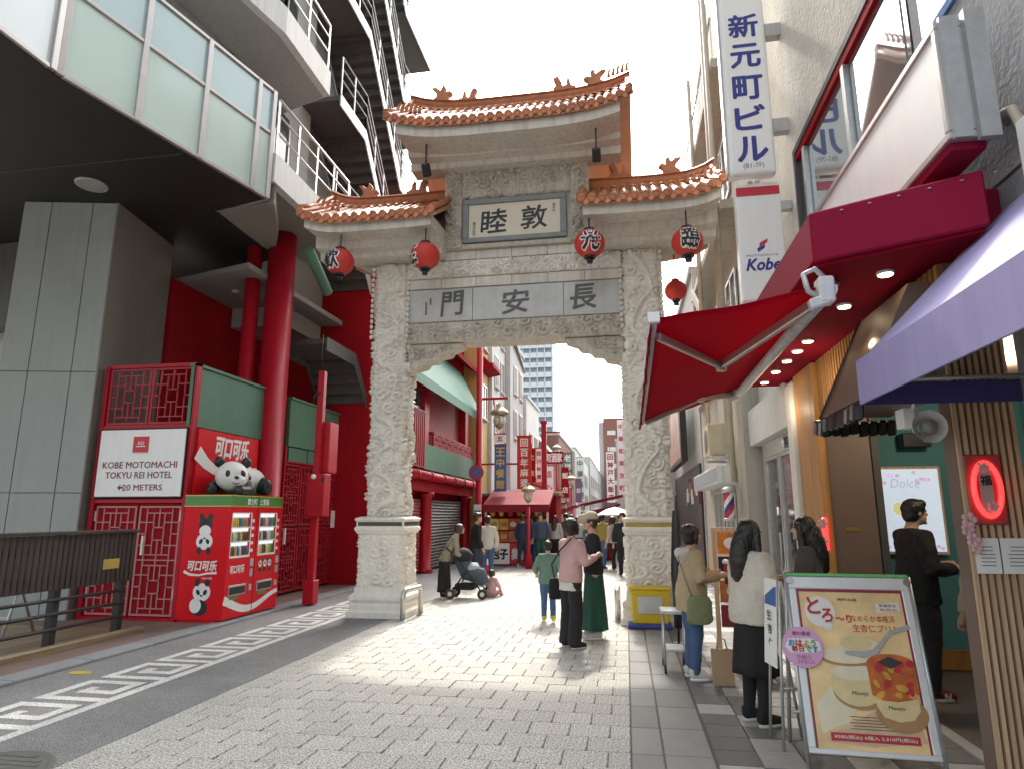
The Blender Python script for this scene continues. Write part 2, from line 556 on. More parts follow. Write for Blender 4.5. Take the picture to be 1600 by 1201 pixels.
# right pavement: small square tiles in two tones
bd = MB(); bd.box(0.555,-6,-0.075,14,120,-0.008)
side = tag(bd.build('side_pavement', M['bed']), kind='structure')
TS = 0.295
tl, td = [], []
for lst, mm in ((tl,'tile_light'),(td,'tile_dark')):
    q = MB(); q.box(0.003,0.003,-0.04,TS-0.003,TS-0.003,0.004,c=0.004); lst.append(q.mesh('floor_tile', M[mm]))
ft = MB()
for r in range(-6, 80):
    for c in range(6):
        x, y = 0.56+c*TS, 3.2+r*TS
        light = (c+2*r) % 5 in (0,) or (r % 3 == 0 and c % 2 == 1)
        if 3.4 < y < 9.6:
            o = link('floor_tile', (tl if light else td)[0], side); o.location = (x, y, random.uniform(-0.001,0.001))
        else:
            ft.box(x+0.003,y+0.003,-0.04,x+TS-0.003,y+TS-0.003,0.004,mi=0 if light else 1)
tag(ft.build('floor_tile_field', [M['tile_light'],M['tile_dark']], side), kind='stuff')
b = MB(); b.box(2.34,-6,-0.05,14,13,0.006); tag(b.build('shop_floor', mat('shop_floor',(0.13,0.115,0.10),0.6,0.15,3,fine=0.15)), kind='structure')
b = MB(); b.box(2.32,4.2,-0.04,2.42,8.0,0.022); tag(b.build('threshold_strip', M['tile_light']), kind='structure')

# greek-key road paint
def key_unit(mb, x0, y0, L, W, t, z):
    # strokes of one squared spiral, running along Y between x0 (left) and x0+W
    def st(xa, ya, xb, yb):
        mb.box(x0+min(xa,xb), y0+min(ya,yb), z-0.003, x0+max(xa,xb), y0+max(ya,yb), z)
    st(0,0,t,L*0.86); st(t,L*0.86-t,W-t*1.6,L*0.86); st(W-t*2.6,L*0.30,W-t*1.6,L*0.86-t)
    st(t*2.1,L*0.30,W-t*2.6,L*0.30+t); st(t*2.1,L*0.30+t,t*3.0,L*0.56)
    st(t,0,W,t); st(W-t,t,W,L)
key = None
for i in range(12):
    q = MB()
    key_unit(q, -5.42, 3.2+i*0.80, 0.80, 0.80, 0.105, 0.002)
    o = q.build('meander_marking', M['paint'], road)
b = MB(); b.disc((-5.79,6.54,0.0025),(1,0,0),(0,1,0),20,0,0.13,0.07)
b.build('yellow_mark', mat('yellow_mark',(0.55,0.42,0.05),0.7,0.2,20), road)
# manhole cover
mh = thing('manhole_cover', 'round iron manhole cover set in the asphalt beside the pavers', 'manhole', (-4.2,4.02,0))
b = MB(); b.lathe([(0.40,-0.02),(0.40,0.006),(0.37,0.008),(0.365,0.004)],(-4.2,4.02,0),40); b.build('rim', M['iron'], mh)
b = MB(); b.lathe([(0.36,-0.02),(0.36,0.006),(0.33,0.008)],(-4.2,4.02,0),40); lid = b.build('lid', M['iron'], mh)
b = MB()
for k in range(-4,5):
    l = math.sqrt(max(0.01,0.31**2-(k*0.07)**2))
    b.box(-4.2-l,4.02+k*0.07-0.016,0.004,-4.2+l,4.02+k*0.07+0.016,0.013)
b.build('tread_rib', M['iron'], lid)

# ================================================================ left: grey building with glass bay, balconies and stair
gb = thing('grey_building', 'grey modern building with glass bay, black soffit and stepped balconies above the red shopfront', 'building', (-9,12,0))
P_A, P_B, P_C = Vector((-6.95,-2,0)), Vector((-6.93,6.29,0)), Vector((-6.09,9.79,0))
b = MB()
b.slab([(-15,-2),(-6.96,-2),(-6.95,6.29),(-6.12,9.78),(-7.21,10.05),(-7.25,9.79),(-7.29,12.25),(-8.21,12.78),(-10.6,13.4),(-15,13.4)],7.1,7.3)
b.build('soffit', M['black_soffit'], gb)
b = MB()
for (a0,a1) in (((-15,8.2),(-6.6,8.2)),((-15,5.0),(-7.0,5.0))): b.bar((a0[0],a0[1],7.097),(a1[0],a1[1],7.097),0.02,0.006)
b.build('soffit_joint', M['dark_steel'], gb)
b = MB(); b.lathe([(0.24,7.07),(0.25,7.1)],(-8.69,8.79,0),28); b.lathe([(0.21,7.062),(0.21,7.075)],(-8.69,8.79,0),28,1)
dl = b.build('downlight', [M['galv'],M['grey_wall']], gb)
# glass bay
def bay(pa, pb, divs, zs, mats3, capm):
    d = (pb-pa).normalized(); n = Vector((d.y,-d.x,0))
    L = (pb-pa).length
    for i in range(len(divs)-1):
        for j in range(len(zs)-1):
            a = pa+d*(divs[i]*L+0.03); c = pa+d*(divs[i+1]*L-0.03)
            q = MB()
            q.prism([a+Vector((0,0,zs[j]+0.03)), c+Vector((0,0,zs[j]+0.03)), c+Vector((0,0,zs[j+1]-0.03)), a+Vector((0,0,zs[j+1]-0.03))], -n*0.03)
            q.build('glass_pane', mats3[j], gb)
    for t in divs:
        q = MB(); p = pa+d*t*L
        q.obox(p+Vector((0,0,(zs[0]+zs[-1])/2)), d*0.045, n*0.05, Vector((0,0,(zs[-1]-zs[0])/2+0.02)))
        q.build('mullion', capm, gb, bevel=0.006)
    for z in zs:
        q = MB(); q.bar(pa+Vector((0,0,z))+d*0.047-n*0.004, pb+Vector((0,0,z))-d*0.047-n*0.004, 0.085, 0.06)
        q.build('transom', capm, gb, bevel=0.006)
bay(P_B, P_C, [0.0,0.30,0.60,0.90,1.0], [7.14,8.38,9.22], [M['glass_frost'],M['glass_teal']], M['alu'])
bay(Vector((-6.95,3.6,0)), P_B+Vector((-0.005,-0.10,0)), [0.0,0.5,1.0], [7.14,9.22], [M['glass_pale']], M['alu'])
bay(Vector((-6.95,-1.5,0)), Vector((-6.95,3.5,0)), [0.0,0.33,0.66,1.0], [7.14,9.22], [M['glass_pale']], M['alu'])
b = MB(); b.slab([(-15,-2),(-7.0,-2),(-7.0,6.3),(-6.2,9.7),(-7.4,10.0),(-15,10)],9.19,9.27); b.build('bay_roof', M['white_slab'], gb)
b = MB(); b.prism([(-6.13,9.77,7.12),(-7.4,10.05,7.12),(-7.4,10.05,9.2),(-6.13,9.77,9.2)],(0.03,0.1,0)); b.build('bay_return', M['grey_panel'], gb)
# walls set back behind balconies, three storeys and more
b = MB()
b.slab([(-15,-2),(-8.0,-2),(-8.0,6.0),(-7.35,9.6),(-7.3,12.85),(-15,12.85)],9.3,24)
b.build('wall', M['grey_wall'], gb)
b = MB(); b.box(-15,13.45,5.95,-7.62,21,24); b.build('stair_wall', M['grey_panel'], gb)
for z in (9.75,12.75):
    for (y0,y1) in ((10.2,11.2),(11.5,12.4)):
        q = MB(); q.box(-7.31,y0,z-1.6 if z < 10 else z-1.2,-7.27,y1,z+0.7); wnd = q.build('window', M['glass_dark'], gb)
        q = MB()
        for yy in (y0,(y0+y1)/2,y1): q.box(-7.27,yy-0.03,z-1.62 if z < 10 else z-1.2,-7.24,yy+0.03,z+0.72)
        q.build('frame', M['alu'], wnd)
# balcony slabs with railings
def balcony(z0, ytop, yend):
    pts = [(-6.9,6.2),(-6.0,9.88),(-6.0,yend),(-7.3,yend+0.4),(-7.35,9.6),(-8.0,6.0)] if z0 > 9 else [(-6.0,9.86),(-6.0,yend),(-7.3,yend+0.4),(-7.3,9.9)]
    q = MB(); q.slab(pts, z0, z0+0.56); q.build('balcony_slab', M['white_slab'], gb)
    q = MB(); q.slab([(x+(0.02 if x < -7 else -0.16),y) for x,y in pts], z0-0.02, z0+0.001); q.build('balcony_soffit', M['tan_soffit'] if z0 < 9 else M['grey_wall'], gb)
    path = [(-6.88,6.4),(-6.06,9.9),(-6.06,yend-0.05)] if z0 > 9 else [(-6.06,9.95),(-6.06,yend-0.05)]
    zb = z0+0.56
    q = MB()
    for zr, rad in ((1.12,0.032),(0.82,0.02),(0.45,0.02)):
        q.tube([(x,y,zb+zr) for x,y in path], rad, 8)
    for s in range(len(path)-1):
        a, c = Vector(path[s]+(0,)), Vector(path[s+1]+(0,))
        n = max(1, round((c-a).length/0.85))
        for k in range(n+1):
            p = a+(c-a)*k/n
            q.obox(p+Vector((0,0,zb+0.53)), (0.012,0,0), (0,0.028,0), (0,0,0.57))
    q.build('railing', M['steel'], gb)
balcony(7.48, 9.2, 13.1)
balcony(10.5, 12.3, 11.75)
balcony(13.5, 15.3, 11.75)
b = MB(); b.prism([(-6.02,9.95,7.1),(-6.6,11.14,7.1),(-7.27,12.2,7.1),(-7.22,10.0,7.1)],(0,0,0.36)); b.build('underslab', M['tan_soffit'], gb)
b = MB(); b.prism([(-7.3,12.86,9.3),(-7.9,12.86,9.3),(-7.9,13.4,9.3),(-7.3,13.4,9.3)],(0,0,14)); b.build('drain_recess', M['grey_wall'], gb)
# grey panelled column, individual cladding panels
col_o = (Vector((-10.35,9.13,0)), Vector((-8.77,9.47,0)), Vector((-9.09,11.35,0)), Vector((-10.6,11.2,0)))
b = MB(); b.slab([(p.x*0.995-0.05,p.y+0.04) for p in col_o],0,7.1); clm = b.build('column_core', M['grey_wall'], gb)
d1 = (col_o[1]-col_o[0]); n1 = Vector((d1.y,-d1.x,0)).normalized()
for (t0,t1) in ((0.0,0.30),(0.30,0.74),(0.74,1.0)):
    for (z0,z1) in ((0,2.0),(2.0,4.02),(4.02,7.1)):
        a = col_o[0]+d1*t0+d1.normalized()*0.008; c = col_o[0]+d1*t1-d1.normalized()*0.008
        q = MB(); q.prism([a+Vector((0,0,z0+0.008)),c+Vector((0,0,z0+0.008)),c+Vector((0,0,z1-0.008)),a+Vector((0,0,z1-0.008))],-n1*0.05); q.build('cladding_panel', M['grey_panel'], gb)
d2 = (col_o[2]-col_o[1]); n2 = Vector((d2.y,-d2.x,0)).normalized()
for (t0,t1) in ((0.0,0.32),(0.32,0.66),(0.66,1.0)):
    a = col_o[1]+d2*t0+d2.normalized()*(0.004 if t0 else 0.0)+n2*0.02; c = col_o[1]+d2*t1-d2.normalized()*0.004+n2*0.02
    q = MB(); q.prism([a+Vector((0,0,0.008)),c+Vector((0,0,0.008)),c+Vector((0,0,7.1)),a+Vector((0,0,7.1))],-n2*0.05); q.build('cladding_panel', M['tan_soffit'], gb)  # side panels darker than the front: this face's shade put into the colour
# recess further left behind the column: pale wall and dark beam
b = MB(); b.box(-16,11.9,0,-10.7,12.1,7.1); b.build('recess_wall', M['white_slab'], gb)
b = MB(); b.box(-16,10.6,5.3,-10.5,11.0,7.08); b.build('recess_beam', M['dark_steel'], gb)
# exterior steel stair
st = thing('steel_stair', 'dark steel outdoor stair with pale stringers zigzagging up behind the balconies', 'stair', (-6.9,15.5,0))
Lk = [5.44,8.4,11.36,14.32,17.28,20.24]
for li, z in enumerate(Lk):
    q = MB(); q.box(-7.55,12.9,z-0.14,-6.33,14.34,z-0.02); q.build('landing', M['dark_steel'], st)
    q = MB(); q.box(-7.55,17.05,z-3.1,-6.33,19.9,z-2.98); q.build('far_landing', M['dark_steel'], st)
    ns = 14
    for k in range(ns):
        y = 14.34+(17.05-14.34)*k/ns; zz = z-2.96*(k+1)/ns
        q = MB(); q.box(-7.5,y,zz-0.02,-6.34,y+0.245,zz+0.02); q.box(-7.5,y,zz+0.02,-6.34,y+0.012,zz+0.2)
        q.build('tread', M['dark_steel'], st)
    for x, mm in ((-6.31,'white_steel' if li > 0 else 'dark_steel'),(-7.53,'dark_steel')):
        q = MB()
        q.prism([(x,12.88,z-0.30),(x,14.38,z-0.30),(x,17.05,z-3.24),(x,19.9,z-3.24),(x,19.9,z-2.94),(x,17.12,z-2.94),(x,14.42,z+0.0),(x,12.88,z+0.0)],(0.03,0,0))
        q.build('stringer', M[mm], st)
    q = MB()
    pa = [(-6.3,12.9,z),(-6.3,14.4,z),(-6.3,17.1,z-2.94),(-6.3,19.9,z-2.94)]
    for h in (1.0,0.7,0.4): q.tube([(x,y,zz+h) for x,y,zz in pa],0.02,6)
    for (ya,za,yb,zb,n) in ((12.9,z,14.4,z,2),(14.4,z,17.1,z-2.94,4),(17.1,z-2.94,19.9,z-2.94,3)):
        for k in range(n+1):
            t = k/n; q.bar((-6.3,ya+(yb-ya)*t,za+(zb-za)*t),(-6.3,ya+(yb-ya)*t,za+(zb-za)*t+1.0),0.03,0.03)
    if li > 0: q.build('railing', M['galv'], st)
for y in (13.0,19.7):
    q = MB(); q.box(-7.68,y,0,-7.56,y+0.12,22); q.build('stair_post', M['dark_steel'], st)
# ================================================================ left: red shopfront
rs = thing('red_shopfront', 'red and green lattice shopfront with round columns under the grey building', 'shopfront', (-7.5,13,0))
b = MB(); b.box(-9.3,11.4,0,-9.0,19.5,6.4); b.build('wall', M['red_wall'], rs)
b = MB(); b.box(-7.09,15.65,0,-8.98,17.2,4.1); b.build('end_wall', M['red_wall'], rs)
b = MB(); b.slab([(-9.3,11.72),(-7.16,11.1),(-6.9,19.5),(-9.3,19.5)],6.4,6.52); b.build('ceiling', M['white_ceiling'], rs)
q = MB(); q.lathe([(0.07,6.38),(0.08,6.401)],(-8.2,12.3,0),18); q.build('ceiling_light', M['white'], rs)
# green spandrel band
for (y0,y1) in ((9.6,11.75),(12.8,17.1)):
    q = MB(); q.box(-7.09,y0,3.08,-6.99,y1,4.08); q.build('green_band', M['green_band'], rs, bevel=0.01)
    q = MB(); q.box(-7.12,y0,4.083,-6.96,y1,4.13); q.build('cap_rail', M['green_band'], rs)
for (y0,y1) in ((12.9,13.7),(13.75,14.5),(14.55,15.5)):
    q = MB(); q.box(-7.08,y0,2.75,-7.02,y1,3.06); q.build('transom_panel', M['green_band'], rs)
# columns
def rcol(x, y, r, top, nm='column'):
    q = MB(); q.lathe([(r*1.12,0),(r*1.12,0.25),(r,0.28),(r,top)],(x,y,0),28); return q.build(nm, M['red_gloss'], rs)
rcol(-6.98,12.0,0.28,7.45); rcol(-7.45,11.75,0.15,7.1)
# lattice builder: Chinese broken-ice grid on a frame
def lattice(fr, w, h, t, d, mats, parent, name='lattice', dense=1.0, seed=1):
    rr = random.Random(seed)
    o, ax, ay = fr
    nn = ax.cross(ay)
    q = MB()
    def bb(x0,y0,x1,y1):
        c = o+ax*(x0+x1)/2+ay*(y0+y1)/2+nn*d/2
        q.obox(c, ax*abs(x1-x0)/2, ay*abs(y1-y0)/2, nn*d/2)
    bb(0,0,w,t*1.6); bb(0,h-t*1.6,w,h); bb(0,t*1.6,t*1.6,h-t*1.6); bb(w-t*1.6,t*1.6,w,h-t*1.6)
    i0 = t*1.6
    iw, ih = w-2*i0, h-2*i0
    def V(x, y0, y1): bb(i0+x*iw-t/2, i0+y0*ih+t/2, i0+x*iw+t/2, i0+y1*ih-t/2)
    def Hh(y, x0, x1): bb(i0+x0*iw+(t/2 if x0 > 0 else 0), i0+y*ih-t/2, i0+x1*iw-(t/2 if x1 < 1 else 0), i0+y*ih+t/2)
    def motif(a, b):           # one square motif between heights a and b
        L_ = lambda y: a+(b-a)*y
        hz = [(0.10,0.17,0.83),(0.90,0.17,0.83),(0.28,0,0.36),(0.28,0.64,1),(0.72,0,0.36),(0.72,0.64,1),(0.38,0.36,0.64),(0.62,0.36,0.64),(0.50,0,0.17),(0.50,0.83,1)]
        for y, x0, x1 in hz: Hh(L_(y), x0, x1)
        for x, y0, y1 in [(0.17,0.0,0.28),(0.17,0.28,0.50),(0.17,0.50,0.72),(0.17,0.72,1.0),(0.83,0.0,0.28),(0.83,0.28,0.50),(0.83,0.50,0.72),(0.83,0.72,1.0),
                          (0.36,0.10,0.38),(0.36,0.38,0.62),(0.36,0.62,0.90),(0.64,0.10,0.38),(0.64,0.38,0.62),(0.64,0.62,0.90),(0.5,0.0,0.10),(0.5,0.90,1.0),(0.5,0.10,0.38),(0.5,0.62,0.90)]:
            V(x, L_(y0), L_(y1))
    nm_ = max(1, round(h/(w*1.25)))
    for k in range(nm_):
        motif(k/nm_, (k+1)/nm_)
        if k: Hh(k/nm_, 0, 1)
    return q.build(name, mats, parent)
# corner unit facing the camera: lattice top, hotel sign, two doors
q = MB()
for (x0,x1) in ((-8.70,-8.63),(-7.02,-6.96)): q.box(x0,9.6,0,x1,9.72,4.13)
for z in (0.0,1.84,3.06,4.09): q.box(-8.628,9.61,z,-7.022,9.70,z+0.06)
q.build('corner_frame', M['red_gloss'], rs)
q = MB(); q.box(-8.6,9.71,0.05,-7.03,9.76,3.05); q.box(-7.04,9.66,0.05,-7.02,12.0,3.05); q.build('corner_wall', M['red_wall'], rs)
for i in range(2):
    lattice(FY(-8.61+i*0.80,9.66,3.13), 0.775, 0.95, 0.022, 0.03, M['red_lattice'], rs, 'lattice_panel')
for i in range(2):
    x0 = -8.62+i*0.80
    q = MB(); q.box(x0,9.665,0.06,x0+0.785,9.70,1.83); dr = q.build('door', M['red_wall'], rs)
    lattice(FY(x0+0.02,9.662,0.09), 0.745, 1.70, 0.018, 0.016, M['pink_lattice'], dr, 'door_lattice', 0.95, i)
    q = MB(); q.box(x0+(0.60 if i == 0 else 0.14),9.60,1.02,x0+(0.63 if i == 0 else 0.17),9.645,1.32); q.build('handle', M['white'], dr)
    for z in (0.35,1.55): 
        q = MB(); q.box(x0+(0.0 if i == 0 else 0.755),9.635,z,x0+(0.03 if i == 0 else 0.785),9.664,z+0.16); q.build('hinge', M['galv'], dr)
# lattice doors along the street side
for i,(y0,y1) in enumerate(((12.75,13.45),(13.48,14.2),(14.23,14.9),(14.93,15.55))):
    q = MB(); q.box(-7.10,y0,0.05,-7.07,y1,2.73); dr = q.build('door', mat('door_backing',(0.10,0.012,0.015),0.6,0.1,3) if i == 0 else bpy.data.materials['door_backing'], rs)
    lattice(FXp(-7.068,y0+0.01,1.42), y1-y0-0.02, 1.30, 0.03, 0.05, M['red_lattice'], dr, 'door_lattice', 1.0, i)
    lattice(FXp(-7.068,y0+0.01,0.08), y1-y0-0.02, 1.30, 0.03, 0.05, M['red_lattice'], dr, 'door_lattice', 1.0, i+5)
    if i in (0,2):
        q = MB(); q.box(-7.02,y0+0.12,1.05,-6.98,y0+0.17,1.38); q.build('handle', M['white'], dr)
q = MB(); q.box(-7.06,12.68,0.0,-6.98,12.74,3.07); q.box(-7.06,15.56,0,-6.98,15.64,3.07); q.box(-7.06,12.75,2.735,-6.98,15.55,2.765); q.build('door_frame', M['red_gloss'], rs)
q = MB(); q.box(-7.045,15.75,0,-6.98,16.6,2.1); sd = q.build('side_door', M['red_gloss'], rs, bevel=0.01)
q = MB(); q.box(-6.975,15.9,1.0,-6.93,15.95,1.3); q.build('handle', M['white'], sd)
q = MB(); q.box(-7.02,15.1,1.35,-6.965,15.35,1.75); q.build('notice', M['signwhite'], rs)
# gutter pipe and the green slanted pipe near the roof
q = MB(); q.tube([(-6.25,11.75,6.98),(-6.25,12.7,6.38)],0.11,14); q.build('green_pipe', M['green_band'], rs)
# hotel sign
hs = thing('hotel_sign', 'white rectangular hotel direction sign with maroon lettering above the lattice doors', 'sign', (-7.78,9.59,1.92))
q = MB(); q.box(-8.60,9.55,1.94,-7.03,9.597,3.03); q.build('panel', M['signwhite'], hs, bevel=0.006)
q = MB(); q.box(-8.615,9.56,1.925,-7.015,9.598,1.938); q.box(-8.615,9.56,3.032,-7.015,9.598,3.045); q.box(-8.615,9.56,1.94,-8.603,9.598,3.03); q.box(-7.027,9.56,1.94,-7.015,9.598,3.03); q.build('sign_edge', M['black'], hs)
fr = FY(-7.815,9.548,2.485)
q = MB(); q.rect(fr,-0.16,0.17,0.13,0.43,0,0.002); q.rect(fr,-0.10,0.26,0.07,0.275,1,0.004); put_text(q,fr,'REI',-0.015,0.32,0.06,1,0.004); q.rect(fr,-0.16,0.155,0.13,0.16,0,0.002)
q.build('emblem', [M['red_ink'],M['white_ink']], hs)
for (tx,cx_,cy_,hh,ww) in (('KOBE MOTOMACHI',0.0,-0.035,0.105,1.36),('TOKYU REI HOTEL',0.0,-0.20,0.105,1.22),('20 METERS',0.09,-0.40,0.095,0.72)):
    q = MB(); put_text(q,fr,tx,cx_,cy_,hh,0,0.002,0.012,ww); tag(q.build('lettering', M['maroon_ink'], hs), kind='stuff')
q = MB(); q.shape(fr,[(-0.37,-0.40),(-0.31,-0.35),(-0.31,-0.385),(-0.26,-0.385),(-0.26,-0.415),(-0.31,-0.415),(-0.31,-0.45)],0,0.002); q.build('arrow', M['maroon_ink'], hs)

# dark slatted fence in front of the column
fn = thing('slatted_fence', 'dark brown wooden slat fence on black posts with steel rails', 'fence', (-7.0,7.5,0))
y = 5.2
i = 0
smesh = MB(); smesh.box(-0.018,0,0.0,0.018,0.062,0.66); smesh = smesh.mesh('slat', M['dark_wood'])
while y < 8.60:
    o = link('slat', smesh, fn, local=True); o.location = (0.03+random.uniform(-0.003,0.003), y-7.5, 0.74); y += 0.083
q = MB(); q.box(-7.075,5.2,1.405,-6.90,8.62,1.445); q.build('top_board', M['dark_wood'], fn, bevel=0.006)
q = MB(); q.box(-7.06,5.2,1.18,-7.0,8.62,1.25); q.box(-7.06,5.2,0.83,-7.0,8.62,0.9); q.build('back_rail', M['dark_wood'], fn)
for yy in (5.9,7.35,8.45):
    q = MB(); q.box(-7.10,yy,0.02,-7.0,yy+0.10,1.40); q.build('post', M['black_post'], fn, bevel=0.006)
for z in (0.62,0.45,0.27): 
    q = MB(); q.tube([(-6.98,5.2,z),(-6.98,8.5,z)],0.022,8); q.build('rail', M['black_post'], fn)
q = MB()
for yy in (8.02,):
    q.box(-6.952,yy,0.93,-6.94,yy+0.28,1.06)
q.build('plaque', M['gold'], fn)
q = MB(); q.box(-9.5,5.0,0.021,-6.93,8.75,0.06); deck = tag(q.build('timber_deck', M['deck_wood']), kind='structure')
q = MB(); q.box(-6.928,5.0,0.021,-6.80,8.75,0.10,c=0.01); q.build('deck_edge_beam', M['deck_wood'], deck)
# stacked steel chairs behind the fence
for i,(x,yy) in enumerate(((-8.0,6.9),(-8.3,7.9))):
    ch = thing('folded_trestle', ['grey steel trestle under the slat fence beside the column','grey steel trestle behind the fence near the lattice doors'][i], 'trestle', (x,yy,0.06))
    for dx in (-0.3,0.3):
        q = MB(); q.tube([(x+dx,yy-0.25,0.06),(x+dx*0.8,yy,0.72),(x+dx,yy+0.25,0.06)],0.022,8); q.build('leg_frame', M['galv'], ch)
    q = MB(); q.box(x-0.34,yy-0.06,0.70,x+0.34,yy+0.06,0.75); q.build('top_rail', M['galv'], ch)
    q = MB(); q.box(x-0.30,yy-0.14,0.30,x+0.30,yy-0.11,0.33); q.build('cross_bar', M['galv'], ch)
# ================================================================ stone gate
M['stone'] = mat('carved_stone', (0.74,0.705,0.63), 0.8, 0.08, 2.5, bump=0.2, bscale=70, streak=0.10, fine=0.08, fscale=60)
M['stone_dk'] = mat('weathered_backlit_stone', (0.53,0.49,0.415), 0.85, 0.14, 3, bump=0.25, bscale=70, streak=0.2, fine=0.1, fscale=60)  # streaked stone, darkened and browned: backlight shade put into the colour
M['concrete'] = mat('painted_concrete', (0.62,0.59,0.52), 0.8, 0.08, 2, streak=0.22)
M['marble'] = mat('grey_marble', (0.46,0.46,0.44), 0.35, 0.16, 2.6, spec=0.5, streak=0.08)
M['slate'] = mat('grey_frame_stone', (0.20,0.215,0.21), 0.5, 0.1, 4)
M['cream'] = mat('cream_panel', (0.66,0.60,0.48), 0.6, 0.06, 2)
M['terracotta'] = mat('terracotta', (0.46,0.155,0.06), 0.34, 0.28, 5, bump=0.1, bscale=40, coat=0.15, ident=0.22)
M['terra_dark'] = mat('terracotta_ridge', (0.42,0.155,0.065), 0.5, 0.25, 6, bump=0.15, bscale=50)
M['terra_under'] = mat('terracotta_soffit', (0.40,0.235,0.145), 0.8, 0.12, 4)
M['inlay'] = mat('dark_inlay', (0.05,0.055,0.035), 0.35, 0.2, 8)
M['brass'] = mat('brass_inlay', (0.36,0.27,0.06), 0.35, 0.15, 8, metal=0.4)

def scroll_field(u, v, cell, seed, period=None):
    """carved cloud scrolls: jittered cells, a spiral in each"""
    rg = np.random.default_rng(seed)
    umax, vmax = (period if period else u.max()+1e-6), v.max()
    nu, nv = max(2, int(round(umax/cell))), max(2, int(round((vmax-v.min())/cell)))
    C = []
    for j in range(-1, nv+1):
        for i in range(-1, nu+1):
            C.append(((i+0.5+0.5*(j % 2)+rg.uniform(-.28,.28))*umax/nu, v.min()+(j+0.5+rg.uniform(-.28,.28))*(vmax-v.min())/nv, rg.uniform(0,2*PI), rg.choice((-1,1)), rg.uniform(.75,1.2)))
    C = np.array(C)
    d1 = np.full(u.shape, 9.0); d2 = np.full(u.shape, 9.0); k1 = np.zeros(u.shape, int)
    for k in range(len(C)):
        du = np.abs(u-C[k,0])
        if period: du = np.minimum(du, np.abs(period-du))
        d = np.hypot(du, (v-C[k,1])*1.25)/C[k,4]
        nearer = d < d1
        d2 = np.where(nearer, d1, np.minimum(d2, d)); k1 = np.where(nearer, k, k1); d1 = np.where(nearer, d, d1)
    c = C[k1]
    du = u-c[...,0]
    if period: du = np.where(du > period/2, du-period, np.where(du < -period/2, du+period, du))
    th = np.arctan2((v-c[...,1])*1.25, du)*c[...,3]+c[...,2]
    lam = cell*0.44
    sp = 0.5+0.5*np.cos(2*PI*d1/lam-th)
    edge = np.clip((d2-d1)/(cell*0.30), 0, 1)
    h = (0.22+0.78*np.clip(sp*1.5-0.15,0,1)**0.6)*np.sqrt(edge)*(0.75+0.35*np.cos(c[...,2]*3))
    return np.clip(h, 0, 1.1)
def dragon_field(u, v, cu, amp, pitch, rad, ph=0.0):
    best = np.zeros(u.shape)
    for ts in np.arange(v.min()-0.2, v.max()+0.2, 0.02):
        x = cu+amp*math.sin(2*PI*ts/pitch+ph); y = ts+0.05*math.sin(4*PI*ts/pitch)
        r = rad*(0.8+0.25*math.sin(ts*5))
        d2_ = (u-x)**2+(v-y)**2
        best = np.maximum(best, np.sqrt(np.clip(1-d2_/r**2, 0, 1))*(0.86+0.14*math.cos(ts*2*PI/0.05)))
    return best

# carved shaft: closed ring displaced outwards
def carved_shaft(w, z0, z1, depth, seed, cell, step=0.015, dragon=True):
    nz = int((z1-z0)/step)
    nu = int(w/step)
    per = []
    hw = w/2
    for s in range(4):
        for i in range(nu):
            t = -hw+w*(i+0.5)/nu
            p, n = [((t,-hw),(0,-1)),((hw,t),(1,0)),((-t,hw),(0,1)),((-hw,-t),(-1,0))][s]
            per.append((p[0],p[1],n[0],n[1]))
    per = np.array(per)
    K = len(per)
    U = (np.arange(K)+0.5)*w/nu
    V = np.linspace(0, z1-z0, nz+1)
    uu, vv = np.meshgrid(U, V)
    h = scroll_field(uu, vv, cell, seed, 4*w)
    if dragon:
        dr = np.zeros_like(h)
        for s in range(4): dr = np.maximum(dr, dragon_field(uu, vv, (s+0.5)*w, w*0.30, 0.95+0.2*s, 0.06, s*1.9+seed))
        h = np.maximum(h*0.85, dr*1.05)
    fade = np.clip(np.minimum(vv, (z1-z0)-vv)/0.03, 0, 1)
    ue = np.abs((uu % w)-hw)
    edge = np.clip((hw-ue)/0.02, 0.55, 1)
    h = h*fade*edge*depth
    vs = np.empty((nz+1, K, 3))
    vs[...,0] = per[:,0]+per[:,2]*h
    vs[...,1] = per[:,1]+per[:,3]*h
    vs[...,2] = z0+vv
    idx = np.arange((nz+1)*K).reshape(nz+1, K)
    nxt = np.roll(idx, -1, axis=1)
    f = np.stack([idx[:-1], nxt[:-1], nxt[1:], idx[1:]], -1).reshape(-1, 4)
    return vs.reshape(-1, 3), f
def np_mesh(name, vs, f, m, smooth=True):
    me = bpy.data.meshes.new(name)
    me.vertices.add(len(vs)); me.vertices.foreach_set('co', np.asarray(vs, float).ravel())
    me.loops.add(f.size); me.loops.foreach_set('vertex_index', f.ravel().astype(np.int32))
    me.polygons.add(len(f))
    me.polygons.foreach_set('loop_start', (np.arange(len(f))*f.shape[1]).astype(np.int32))
    me.polygons.foreach_set('loop_total', np.full(len(f), f.shape[1], np.int32))
    me.polygons.foreach_set('use_smooth', np.full(len(f), smooth))
    me.materials.append(m)
    me.update(calc_edges=True)
    me.validate()
    return me
